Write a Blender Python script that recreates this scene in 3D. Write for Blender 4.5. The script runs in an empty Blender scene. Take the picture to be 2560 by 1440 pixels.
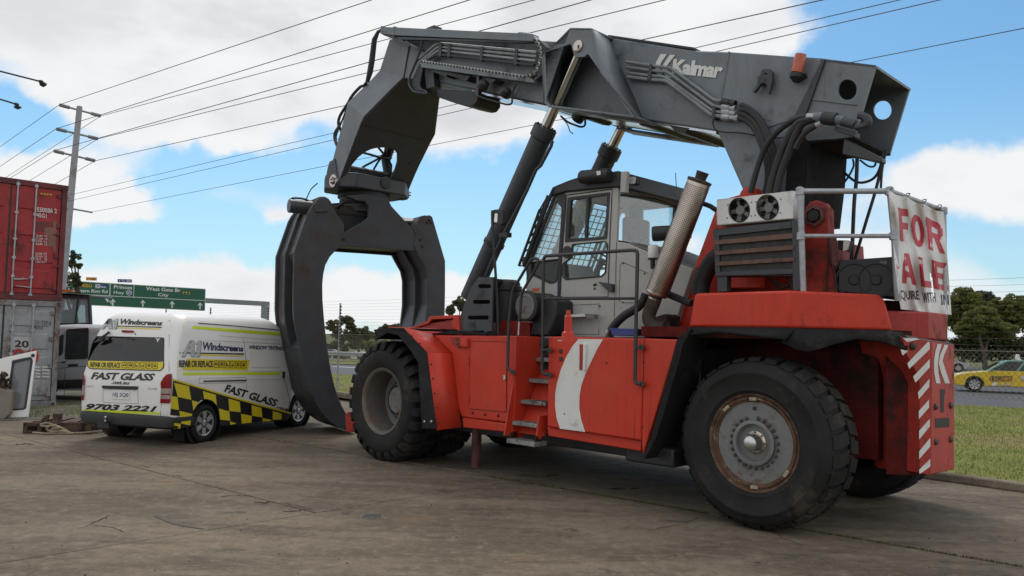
import bpy, bmesh, math, random
import numpy as np
from mathutils import Vector, Matrix
from mathutils.bvhtree import BVHTree
random.seed(7); rng = np.random.default_rng(11)
sc = bpy.context.scene
col = sc.collection
# ------------------------------------------------------------------ camera
F, PITCH, ROLL, EYE = 2003.86, 0.0608, 0.0233, 1.978      # focal length in pixels of a 2560 px wide frame
cp, sp, cr, sr = math.cos(PITCH), math.sin(PITCH), math.cos(ROLL), math.sin(ROLL)
FWD = Vector((0, cp, sp)); UP0 = Vector((0, -sp, cp)); RT0 = Vector((1, 0, 0))
RT = RT0 * cr + UP0 * sr; UP = UP0 * cr - RT0 * sr
EYEP = Vector((0, 0, EYE))
cd = bpy.data.cameras.new('camera'); cam = bpy.data.objects.new('camera', cd); col.objects.link(cam)
cd.sensor_width = 36; cd.lens = 36 * F / 2560; cd.clip_start = .05; cd.clip_end = 6000
cam.matrix_world = Matrix(((RT.x, UP.x, -FWD.x, 0), (RT.y, UP.y, -FWD.y, 0), (RT.z, UP.z, -FWD.z, EYE), (0, 0, 0, 1)))
sc.camera = cam
def ray(x, y): return (RT * ((x - 1280) / F) + UP * (-(y - 720) / F) + FWD)
# ------------------------------------------------------------------ world, sun, exposure
SUN_EL, SUN_AZ = math.radians(54), math.radians(-10)      # azimuth from +Y towards +X
vs = sc.view_settings; vs.view_transform = 'Standard'; vs.look = 'None'; vs.exposure = 0; vs.gamma = 1; vs.use_curve_mapping = False
class NT:
    def __init__(s, tree): s.t = tree; s.n = tree.nodes; s.l = tree.links
    def new(s, typ, **k):
        n = s.n.new(typ)
        for a, v in k.items(): setattr(n, a, v)
        return n
    def put(s, inp, v):
        if isinstance(v, bpy.types.NodeSocket): s.l.new(v, inp)
        elif v is not None: inp.default_value = v
    def math(s, op, a, b=None, c=None, clamp=False):
        n = s.new('ShaderNodeMath', operation=op, use_clamp=clamp)
        for i, v in enumerate((a, b, c)):
            if v is not None: s.put(n.inputs[i], v)
        return n.outputs[0]
    def mix(s, f, a, b, blend='MIX'):
        n = s.new('ShaderNodeMix', data_type='RGBA', blend_type=blend)
        s.put(n.inputs[0], f); s.put(n.inputs[6], a); s.put(n.inputs[7], b)
        return n.outputs[2]
    def noise(s, vec, scale, detail=4, rough=.55, dist=0):
        n = s.new('ShaderNodeTexNoise'); s.put(n.inputs['Vector'], vec); s.put(n.inputs['Scale'], scale)
        n.inputs['Detail'].default_value = detail; n.inputs['Roughness'].default_value = rough; n.inputs['Distortion'].default_value = dist
        return n.outputs['Fac']
    def ramp(s, f, lo, hi, a=0., b=1., smooth=True):
        n = s.new('ShaderNodeMapRange'); n.interpolation_type = 'SMOOTHSTEP' if smooth else 'LINEAR'
        s.put(n.inputs[0], f)
        for i, v in ((1, lo), (2, hi), (3, a), (4, b)): s.put(n.inputs[i], v)
        return n.outputs[0]
    def mapping(s, vec, scale=(1, 1, 1), rot=(0, 0, 0), loc=(0, 0, 0)):
        n = s.new('ShaderNodeMapping'); s.put(n.inputs[0], vec); n.inputs['Scale'].default_value = scale
        n.inputs['Rotation'].default_value = rot; n.inputs['Location'].default_value = loc
        return n.outputs[0]
def c4(c): return (c[0], c[1], c[2], 1)
world = bpy.data.worlds.new('World'); sc.world = world; world.use_nodes = True
W = NT(world.node_tree); W.n.clear()
wo = W.new('ShaderNodeOutputWorld'); bg = W.new('ShaderNodeBackground'); bg.inputs[1].default_value = .1
W.l.new(bg.outputs[0], wo.inputs[0])
sky = W.new('ShaderNodeTexSky', sky_type='NISHITA', sun_disc=False); sky.sun_elevation = SUN_EL; sky.sun_rotation = SUN_AZ
sky.air_density = 1.0; sky.dust_density = .6; sky.ozone_density = 2.2
tc = W.new('ShaderNodeTexCoord').outputs['Generated']
sx = W.new('ShaderNodeSeparateXYZ'); W.l.new(tc, sx.inputs[0])
az0 = W.math('ARCTAN2', sx.outputs[0], sx.outputs[1]); el0 = W.math('ARCSINE', sx.outputs[2])
# domain warp so that cloud edges billow
wn = W.math('SUBTRACT', W.noise(tc, 7, 5, .6), .5); wn2 = W.math('SUBTRACT', W.noise(W.mapping(tc, loc=(7, 3, 1)), 7, 5, .6), .5)
az = W.math('MULTIPLY_ADD', wn, .16, az0); el = W.math('MULTIPLY_ADD', wn2, .10, el0)
def azel(x, y):
    d = ray(x, y).normalized(); return math.atan2(d.x, d.y), math.asin(d.z)
BLOBS = [  # cloud banks (+) and clear gaps (-): where, how wide, how strong
 (350,90,750,150,1.1),(1000,110,450,130,.9),(1500,30,420,70,.9),(1800,60,170,60,.5),(1960,110,120,45,.75),(2330,60,200,26,.6),(2150,230,110,30,.5),(650,250,260,70,.7),(320,330,240,62,1.0),
 (110,460,120,65,1.3),(280,500,105,40,1.2),(1190,330,150,75,1.2),(700,545,55,28,1.1),(450,612,60,22,.6),(900,765,900,42,1.0),
 (620,690,170,45,.7),(930,700,120,45,.9),(1150,715,90,60,.9),(1700,610,50,45,.7),(2470,440,190,75,1.2),(2250,640,130,40,.5),
 (50,310,150,40,-1.3),(640,420,260,45,-1.2),(780,330,90,35,-.7),(600,600,560,75,-1.2),(2270,110,330,120,-1.3),(2050,320,250,120,-1.0),
 (1520,430,230,130,-1.3),(1250,560,220,110,-1.2),(2500,200,220,120,-1.0),(2480,610,160,50,-.8),(420,470,60,40,-.8),(30,370,50,30,-.5)]
field = None
for (x, y, wx, wy, amp) in BLOBS:
    a, e = azel(x, y)
    u = W.math('MULTIPLY', W.math('SUBTRACT', az, a), F / wx); v = W.math('MULTIPLY', W.math('SUBTRACT', el, e), F / wy)
    r2 = W.math('MULTIPLY_ADD', v, v, W.math('MULTIPLY', u, u))
    g = W.math('MULTIPLY', W.math('POWER', 2.718, W.math('MULTIPLY', r2, -1.0)), amp)
    field = g if field is None else W.math('ADD', field, g)
n_big = W.noise(W.mapping(tc, scale=(1, 1, 2.0)), 2.6, 6, .55); n_fine = W.noise(W.mapping(tc, scale=(1, 1, 1.7)), 9, 6, .6)
nz = W.math('MULTIPLY_ADD', W.math('SUBTRACT', n_big, .47), 1.6, W.math('MULTIPLY', W.math('SUBTRACT', n_fine, .5), .9))
cover = W.ramp(sx.outputs[1], .35, .80, .34, .0)          # more cloud added out of view to raise the ambient light
dens = W.math('ADD', W.math('ADD', field, nz), cover)
mask = W.ramp(dens, -.30, .50)
thick = W.ramp(dens, .25, 1.5)
n_sh = W.noise(W.mapping(tc, scale=(1, 1, 2.2), loc=(2.3, 5.1, .4)), 4.5, 5, .55)
shade = W.math('MULTIPLY', W.ramp(n_sh, .40, .66), W.math('MULTIPLY_ADD', thick, .75, .25))
ccol = W.mix(shade, (9.1, 9.15, 9.25, 1), (6.9, 6.95, 7.35, 1))
skyc = W.mix(1.0, sky.outputs[0], (.76, 1.17, 1.29, 1), 'MULTIPLY')
lowhaze = W.ramp(el0, .0, .33, .55, .05)
skyc = W.mix(lowhaze, skyc, (6.0, 7.6, 8.6, 1))
W.l.new(W.mix(mask, skyc, ccol), bg.inputs[0])
sl = bpy.data.lights.new('sun', 'SUN'); sun = bpy.data.objects.new('sun', sl); col.objects.link(sun)
sl.energy = 1.5; sl.angle = math.radians(20); sl.color = (1, .95, .88)
sdir = Vector((math.sin(SUN_AZ) * math.cos(SUN_EL), math.cos(SUN_AZ) * math.cos(SUN_EL), math.sin(SUN_EL)))
sun.rotation_euler = sdir.to_track_quat('Z', 'Y').to_euler(); sun.location = (0, 0, 60)

# ------------------------------------------------------------------ places: world rays, the machine's own axes
MTX, MTY, MYAW = 2.592, 8.577, .7814
mc, ms = math.cos(MYAW), math.sin(MYAW)
MF = Vector((-mc, ms, 0)); ML = Vector((-ms, -mc, 0)); MZ = Vector((0, 0, 1))
def m2w(X, Y, Z): return Vector((MTX, MTY, 0)) + MF * X + ML * Y + MZ * Z
def plane(p0, n, off=0.):
    p0 = Vector(p0); n = Vector(n).normalized()
    if n.dot(EYEP - p0) < 0: n = -n
    def M(x, y, o=0.):
        d = ray(x, y); t = n.dot(p0 + n * (off + o) - EYEP) / n.dot(d); return EYEP + d * t
    M.n = n; return M
def PY(Y): return plane(m2w(0, Y, 0), ML)
def PX(X): return plane(m2w(X, 0, 0), MF)
def PZ(Z): return plane((0, 0, Z), (0, 0, 1))
def PP(a, b): # vertical machine plane through two plan points
    A = m2w(a[0], a[1], 0); Bp = m2w(b[0], b[1], 0); return plane(A, (Bp - A).cross(MZ))
def onto(bvh, back=None):
    def M(x, y, o=0.):
        d = ray(x, y).normalized(); h = bvh.ray_cast(EYEP, d)
        if h[0] is None: return back(x, y, o) if back else None
        n = h[1] if h[1].dot(d) < 0 else -h[1]; return h[0] + n * o
    return M
# ------------------------------------------------------------------ mesh builder (world coordinates in, thing's own coordinates out)
class B:
    def __init__(s): s.v = []; s.f = []
    def add(s, vs_, fs):
        o = len(s.v); s.v += [Vector(p) for p in vs_]; s.f += [tuple(i + o for i in f) for f in fs]; return s
    def prism(s, pts, off):
        off = Vector(off); n = len(pts); pts = [Vector(p) for p in pts]
        fs = [tuple(range(n)), tuple(range(2 * n - 1, n - 1, -1))] + [(i, (i + 1) % n, n + (i + 1) % n, n + i) for i in range(n)]
        return s.add(pts + [p + off for p in pts], fs)
    def loft(s, a, b):
        n = len(a); fs = [tuple(range(n)), tuple(range(2 * n - 1, n - 1, -1))] + [(i, (i + 1) % n, n + (i + 1) % n, n + i) for i in range(n)]
        return s.add(list(a) + list(b), fs)
    def box(s, c, ax, ay, az_):
        c, ax, ay, az_ = Vector(c), Vector(ax), Vector(ay), Vector(az_)
        p = [c - ax - ay - az_, c + ax - ay - az_, c + ax + ay - az_, c - ax + ay - az_]
        return s.prism(p, az_ * 2)
    def mbox(s, X0, X1, Y0, Y1, Z0, Z1):
        return s.prism([m2w(X0, Y0, Z0), m2w(X1, Y0, Z0), m2w(X1, Y1, Z0), m2w(X0, Y1, Z0)], (0, 0, Z1 - Z0))
    def tube(s, pts, r, n=8, closed=False):
        pts = [Vector(p) for p in pts]; m = len(pts)
        if not hasattr(r, '__len__'): r = [r] * m
        t = [(pts[min(i + 1, m - 1)] - pts[max(i - 1, 0)]).normalized() for i in range(m)]
        a = t[0].orthogonal().normalized(); rings = []
        for i in range(m):
            a = (a - t[i] * a.dot(t[i])).normalized(); b = t[i].cross(a)
            rings.append([pts[i] + (a * math.cos(2 * math.pi * k / n) + b * math.sin(2 * math.pi * k / n)) * r[i] for k in range(n)])
        vs_ = [p for q in rings for p in q]
        fs = [(i * n + k, i * n + (k + 1) % n, (i + 1) * n + (k + 1) % n, (i + 1) * n + k) for i in range(m - 1) for k in range(n)]
        fs += [tuple(range(n - 1, -1, -1)), tuple(range((m - 1) * n, m * n))]
        return s.add(vs_, fs)
    def cyl(s, a, b, r0, r1=None, n=20): return s.tube([a, b], [r0, r0 if r1 is None else r1], n)
    def lathe(s, p0, ax, prof, n=32, cap=True):
        ax = Vector(ax).normalized(); a = ax.orthogonal().normalized(); b = ax.cross(a); p0 = Vector(p0)
        vs_ = [p0 + ax * h + (a * math.cos(2 * math.pi * k / n) + b * math.sin(2 * math.pi * k / n)) * max(r, 1e-4) for r, h in prof for k in range(n)]
        m = len(prof); fs = [(i * n + k, i * n + (k + 1) % n, (i + 1) * n + (k + 1) % n, (i + 1) * n + k) for i in range(m - 1) for k in range(n)]
        if cap:
            fs += [tuple(range(n - 1, -1, -1)), tuple(range((m - 1) * n, m * n))]
        return s.add(vs_, fs)
    def build(s, name, mat, root=None, parent=None, bevel=0., sharp=35, smooth=True, seg=2, solid=0, label=None, recalc=True, kind=None):
        me = bpy.data.meshes.new(name); Mi = root.matrix_world.inverted() if root is not None else Matrix()
        bm = bmesh.new(); vv = [bm.verts.new(Mi @ p) for p in s.v]
        for f in s.f:
            try: bm.faces.new([vv[i] for i in f])
            except ValueError: pass
        if recalc: bmesh.ops.recalc_face_normals(bm, faces=bm.faces)
        bm.to_mesh(me); bm.free()
        if mat: me.materials.append(mat)
        if smooth:
            me.shade_smooth(); me.set_sharp_from_angle(angle=math.radians(sharp))
        o = bpy.data.objects.new(name, me); col.objects.link(o)
        p = parent if parent is not None else root
        if p is not None: o.parent = p
        if solid:
            md = o.modifiers.new('Solidify', 'SOLIDIFY'); md.thickness = solid; md.offset = 0
        if bevel:
            md = o.modifiers.new('Bevel', 'BEVEL'); md.width = bevel; md.segments = seg; md.limit_method = 'ANGLE'; md.angle_limit = math.radians(40)
        if label: o['label'] = label
        if kind: o['kind'] = kind
        return o
def thing(name, label, cat, loc=(0, 0, 0), rot=0., group=None):
    o = bpy.data.objects.new(name, None); col.objects.link(o); o.empty_display_size = .2
    o.matrix_world = Matrix.Translation(Vector(loc)) @ Matrix.Rotation(rot, 4, 'Z')
    return tag(o, label, cat, group)
def tag(o, label=None, cat=None, group=None, kind=None):
    if label: o['label'] = label
    if cat: o['category'] = cat
    if group: o['group'] = group
    if kind: o['kind'] = kind
    return o
def spline(pts, n=6):
    pts = [Vector(p) for p in pts]; out = []
    for i in range(len(pts) - 1):
        p0, p1, p2, p3 = pts[max(i - 1, 0)], pts[i], pts[i + 1], pts[min(i + 2, len(pts) - 1)]
        for k in range(n):
            t = k / n
            out.append(.5 * ((2 * p1) + (p2 - p0) * t + (2 * p0 - 5 * p1 + 4 * p2 - p3) * t * t + (3 * p1 - p0 - 3 * p2 + p3) * t ** 3))
    return out + [pts[-1]]
def rnd(pts, r=6, k=3): # pixel polygon with rounded corners
    out = []; n = len(pts)
    for i in range(n):
        p, a, b = Vector(pts[i]).to_2d(), Vector(pts[i - 1]).to_2d(), Vector(pts[(i + 1) % n]).to_2d()
        ra = min(r, (a - p).length * .45); rb = min(r, (b - p).length * .45)
        s_, e_ = p + (a - p).normalized() * ra, p + (b - p).normalized() * rb
        for j in range(k + 1):
            t = j / k; out.append(tuple(s_ * (1 - t) ** 2 + p * 2 * t * (1 - t) + e_ * t * t))
    return out
def pxs(s, ox, oy, pts): return [(ox + x / s, oy + y / s) for x, y in pts]   # crop coordinates to frame pixels
def slab(name, mat, M, pts, off, root, parent=None, **k):
    """plate: outline on a plane, pushed back along off"""
    return B().prism([M(*p) for p in pts], off).build(name, mat, root, parent, **k)
def decal(name, mat, M, pts, root, parent=None, o=.003, cuts=0, label=None):
    bm = bmesh.new(); f = bm.faces.new([bm.verts.new((x, y, 0)) for x, y in pts]); f.normal_update(); bmesh.ops.triangulate(bm, faces=[f])
    if cuts: bmesh.ops.subdivide_edges(bm, edges=bm.edges[:], cuts=cuts, use_grid_fill=True)
    b = B(); bm.verts.index_update()
    b.add([M(v.co.x, v.co.y, o) for v in bm.verts], [tuple(v.index for v in f.verts) for f in bm.faces]); bm.free()
    return b.build(name, mat, root, parent, recalc=False, label=label)
_tx = {}
def text_geo(t, bold=0., shear=0., space=1.):
    key = (t, bold, shear, space)
    if key not in _tx:
        cu = bpy.data.curves.new('text', 'FONT'); cu.body = t; cu.offset = bold; cu.shear = shear; cu.resolution_u = 3; cu.space_character = space; cu.align_x = 'LEFT'
        o = bpy.data.objects.new('text', cu); col.objects.link(o); dg = bpy.context.evaluated_depsgraph_get(); dg.update()
        me = bpy.data.meshes.new_from_object(o.evaluated_get(dg)); V = np.array([v.co[:2] for v in me.vertices]); P = [tuple(p.vertices) for p in me.polygons]
        bpy.data.objects.remove(o); bpy.data.curves.remove(cu); bpy.data.meshes.remove(me)
        lo, hi = V.min(0), V.max(0); _tx[key] = ((V - lo) / (hi - lo), P)
    return _tx[key]
def text(t, mat, M, quad, root, parent=None, o=.004, bold=.02, shear=0., space=1., name='lettering'):
    """lettering fitted in a quad (top left, top right, bottom right, bottom left)"""
    V, P = text_geo(t, bold, shear, space); q = [np.array(p, float) for p in quad]
    pts = [M(*((q[3] * (1 - x) + q[2] * x) * (1 - y) + (q[0] * (1 - x) + q[1] * x) * y), o) for x, y in V]
    return B().add(pts, P).build(name, mat, root, parent, smooth=False, recalc=False)
def pane(name, mat, M, pts, root, parent=None, th=.012, **k):
    a = [M(*p) for p in pts]; return B().prism(a, -M.n * th).build(name, mat, root, parent, **k)
def ringplate(name, mat, M, outer, inner, off, root, parent=None, bevel=0, label=None):
    """frame between two outlines with the same number of points"""
    a = [M(*p) for p in outer]; c = [M(*p) for p in inner]; n = len(a); off = Vector(off)
    vs_ = a + c + [p + off for p in a] + [p + off for p in c]; fs = []
    for i in range(n):
        j = (i + 1) % n
        fs += [(i, j, n + j, n + i), (2 * n + i, 3 * n + i, 3 * n + j, 2 * n + j), (i, 2 * n + i, 2 * n + j, j), (n + i, n + j, 3 * n + j, 3 * n + i)]
    return B().add(vs_, fs).build(name, mat, root, parent, bevel=bevel, label=label)
# ------------------------------------------------------------------ materials
MATS = {}
def paint(name, c, rough=.5, metal=0., var=.15, scale=2.5, dirt=None, damt=.0, dscale=1.6, bump=.0, bscale=60, spec=.5, coat=0., streak=0., emit=None, fade=None, chips=0., wear_highlight=0., wear_highlight_col=None):
    m = bpy.data.materials.new(name); m.use_nodes = True; T = NT(m.node_tree); T.n.clear(); MATS[name] = m
    out = T.new('ShaderNodeOutputMaterial'); p = T.new('ShaderNodeBsdfPrincipled'); T.l.new(p.outputs[0], out.inputs[0])
    co = T.new('ShaderNodeTexCoord').outputs['Object']
    n1 = T.noise(co, scale, 6, .6); n2 = T.noise(co, scale * 9, 4, .6)
    f = T.math('MULTIPLY_ADD', n2, .35, T.math('MULTIPLY', n1, .65))
    lo = tuple(x * (1 - var) for x in c); hi = tuple(min(1, x * (1 + var)) for x in c)
    cc = T.mix(T.ramp(f, .35, .65), c4(lo), c4(hi))
    if fade: cc = T.mix(T.ramp(T.noise(co, scale * .7, 4, .5), .42, .72, 0, .65), cc, c4(fade))
    if streak:
        st = T.noise(T.mapping(co, scale=(9, 9, .7)), 2.0, 4, .6); cc = T.mix(T.ramp(st, .5, .8, 0, streak), cc, c4(tuple(x * .45 for x in c)))
    if damt:
        d = T.ramp(T.math('MULTIPLY_ADD', T.noise(co, dscale * 6, 5, .65), .4, T.math('MULTIPLY', T.noise(co, dscale, 5, .6), .6)), .62 - damt * .28, .74 - damt * .2)
        cc = T.mix(d, cc, c4(dirt or (.05, .042, .035)))
        T.put(p.inputs['Roughness'], T.math('MULTIPLY_ADD', d, .35 if rough < .6 else .1, T.math('MULTIPLY_ADD', n2, .16, rough - .08)))
    else: T.put(p.inputs['Roughness'], T.math('MULTIPLY_ADD', n2, .16, rough - .08, clamp=True))
    if chips:
        ch = T.math('MULTIPLY', T.ramp(T.noise(co, 30, 3, .65), .665, .69), T.ramp(T.noise(co, 1.7, 3, .5), .45, .62, 0, chips)); cc = T.mix(ch, cc, c4(dirt or (.05, .042, .035)))
        sp_ = T.ramp(T.noise(T.mapping(co, scale=(14, 14, .5)), 1.3, 3, .6), .63, .75, 0, chips * .5); cc = T.mix(sp_, cc, c4(tuple(x * .5 for x in (dirt or c))))
    if wear_highlight:  # lightens edges as wear, doubling as painted edge highlights
        bv = T.new('ShaderNodeBevel'); bv.samples = 4; bv.inputs['Radius'].default_value = .018; ge = T.new('ShaderNodeNewGeometry'); dt = T.new('ShaderNodeVectorMath', operation='DOT_PRODUCT')
        T.l.new(bv.outputs[0], dt.inputs[0]); T.l.new(ge.outputs['Normal'], dt.inputs[1])
        ed = T.math('MULTIPLY', T.ramp(dt.outputs['Value'], .80, .985, wear_highlight, 0), T.ramp(T.noise(co, 7, 5, .7), .40, .60)); cc = T.mix(ed, cc, c4(wear_highlight_col or (.30, .29, .28)))
    T.put(p.inputs['Base Color'], cc); p.inputs['Metallic'].default_value = metal; p.inputs['Specular IOR Level'].default_value = spec
    p.inputs['Coat Weight'].default_value = coat; p.inputs['Coat Roughness'].default_value = .12
    if bump:
        b = T.new('ShaderNodeBump'); b.inputs['Strength'].default_value = bump; b.inputs['Distance'].default_value = .01
        T.put(b.inputs['Height'], T.noise(co, bscale, 4, .6)); T.l.new(b.outputs[0], p.inputs['Normal'])
    if emit: p.inputs['Emission Color'].default_value = c4(c); p.inputs['Emission Strength'].default_value = emit
    return m
def glass(name, tint, refl=.9, rough=.02, mixin=0., body=(.02, .02, .02)):
    m = bpy.data.materials.new(name); m.use_nodes = True; T = NT(m.node_tree); T.n.clear(); MATS[name] = m
    out = T.new('ShaderNodeOutputMaterial'); tr = T.new('ShaderNodeBsdfTransparent'); tr.inputs[0].default_value = c4(tint)
    gl = T.new('ShaderNodeBsdfGlossy'); gl.inputs['Roughness'].default_value = rough
    fr = T.new('ShaderNodeFresnel'); fr.inputs[0].default_value = 1.5
    mx = T.new('ShaderNodeMixShader'); T.put(mx.inputs[0], T.math('MULTIPLY', fr.outputs[0], refl)); T.l.new(tr.outputs[0], mx.inputs[1]); T.l.new(gl.outputs[0], mx.inputs[2])
    last = mx
    if mixin:
        df = T.new('ShaderNodeBsdfDiffuse'); df.inputs[0].default_value = c4(body); m2 = T.new('ShaderNodeMixShader'); m2.inputs[0].default_value = mixin
        T.l.new(tr.outputs[0], m2.inputs[1]); T.l.new(df.outputs[0], m2.inputs[2]); T.l.new(m2.outputs[0], mx.inputs[1])
    T.l.new(last.outputs[0], out.inputs[0]); return m
RED = paint('red_paint', (.56, .042, .020), .45, chips=.8, wear_highlight=.7, wear_highlight_col=(.20, .10, .08), var=.08, dirt=(.13, .018, .012), damt=.25, dscale=.9, fade=(.54, .062, .034), bump=.02, streak=.22, spec=.35)
REDD = paint('red_paint_grimy', (.36, .030, .019), .55, chips=.8, var=.2, dirt=(.09, .03, .022), damt=.42, dscale=1.2)
GREY = paint('grey_paint', (.165, .188, .210), .46, chips=.6, wear_highlight=.8, wear_highlight_col=(.34, .34, .34), var=.10, dirt=(.07, .07, .068), damt=.35, dscale=.8, bump=.02, streak=.3)
GREYD = paint('dark_grey_paint', (.042, .048, .056), .45, var=.12, dirt=(.026, .023, .02), damt=.25, dscale=1.3, bump=.05)
CLAW = paint('grapple_steel', (.045, .050, .057), .42, chips=.8, wear_highlight=.9, wear_highlight_col=(.26, .26, .27), var=.18, dirt=(.055, .036, .024), damt=.32, dscale=.5, bump=.06, bscale=30)
BLACK = paint('black_steel', (.022, .023, .026), .5, var=.3, dirt=(.05, .042, .035), damt=.3)
RUBBER = paint('rubber', (.022, .022, .023), .8, var=.25, dirt=(.07, .058, .045), damt=.3, dscale=2, bump=.1, bscale=90, spec=.12)
TYRE = paint('tyre_rubber', (.019, .0185, .018), .8, var=.3, dirt=(.060, .049, .038), damt=.38, dscale=1.6, bump=.25, bscale=50, spec=.3)
HOSE = paint('hose_rubber', (.018, .018, .02), .5, var=.2)
RIM = paint('rim_grey', (.17, .175, .17), .55, var=.12, dirt=(.13, .075, .045), damt=.35, dscale=2.4, bump=.04)
RUST = paint('rusty_steel', (.115, .062, .036), .75, .2, var=.5, scale=9, dirt=(.30, .25, .19), damt=.3, dscale=5, bump=.15)
HUBRED = paint('hub_red', (.12, .045, .038), .7, var=.3, scale=6)
CHROME = paint('chrome_rod', (.62, .60, .57), .13, 1., var=.05)
SILVER = paint('bare_metal', (.55, .55, .54), .35, 1., var=.12)
GALV = paint('galvanised_steel', (.40, .42, .44), .5, .55, var=.18, scale=9, dirt=(.16, .13, .1), damt=.25)
CABW = paint('cab_white', (.42, .412, .38), .45, var=.05, dirt=(.25, .22, .18), damt=.22, dscale=1.0, streak=.18)
ACW = paint('box_white', (.70, .70, .68), .45, var=.07, dirt=(.30, .27, .23), damt=.3, dscale=2)
WHITE = paint('white_print', (.72, .72, .69), .5, var=.06, dirt=(.35, .33, .29), damt=.2)
MUFF = paint('muffler_metal', (.56, .49, .43), .34, 1., var=.12, scale=3, dirt=(.20, .15, .12), damt=.12)
SOOT = paint('sooty_pipe', (.055, .04, .032), .8, .2, var=.4, scale=6)
BROWN = paint('rusty_slat', (.15, .085, .062), .7, .1, var=.25, dirt=(.07, .05, .04), damt=.4, dscale=3)
FIN = paint('radiator_core', (.035, .037, .036), .7, var=.3, scale=14)
AMBER = paint('amber_lens', (.50, .10, .045), .25, var=.1, coat=.3)
GLS = glass('cab_glass', (.93, .96, .96), .38)
GLD = glass('tinted_glass', (.25, .27, .28), .8, mixin=.45, body=(.05, .055, .055))
INT = paint('cab_interior', (.05, .052, .055), .7, var=.2)
INTW = paint('cab_lining', (.36, .36, .35), .8, var=.08)
BLUE = paint('blue_plastic', (.035, .06, .26), .4, var=.1)
LENS = paint('lamp_lens', (.55, .56, .56), .12, var=.1, coat=.6)
YEL = paint('yellow_print', (.80, .62, .05), .45, var=.06)
def muffler_holes():
    T = NT(MUFF.node_tree); p = [n for n in T.n if n.type == 'BSDF_PRINCIPLED'][0]; return p
# ================================================================== SETTING
def at(x, y, depth):
    d = ray(x, y); return EYEP + d * (depth / d.y)
def gnd(x, y, z=0.): return PZ(z)(x, y)
def ground_mat(name, c, c2, scale, bump, rough=.9, fine=60, patch=None):
    m = bpy.data.materials.new(name); m.use_nodes = True; T = NT(m.node_tree); T.n.clear(); MATS[name] = m
    out = T.new('ShaderNodeOutputMaterial'); p = T.new('ShaderNodeBsdfPrincipled'); T.l.new(p.outputs[0], out.inputs[0])
    co = T.new('ShaderNodeTexCoord').outputs['Object']
    n = T.math('MULTIPLY_ADD', T.noise(co, scale, 6, .65), .6, T.math('MULTIPLY', T.noise(co, fine, 4, .7), .4))
    cc = T.mix(T.ramp(n, .38, .62), c4(c), c4(c2))
    if patch: cc = T.mix(T.ramp(T.noise(co, scale * .35, 5, .6), .46, .62, 0, .8), cc, c4(patch))
    T.put(p.inputs['Base Color'], cc); p.inputs['Roughness'].default_value = rough; p.inputs['Specular IOR Level'].default_value = .25
    b = T.new('ShaderNodeBump'); b.inputs['Strength'].default_value = bump; b.inputs['Distance'].default_value = .02
    T.put(b.inputs['Height'], T.noise(co, fine, 5, .7)); T.l.new(b.outputs[0], p.inputs['Normal'])
    return m
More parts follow.
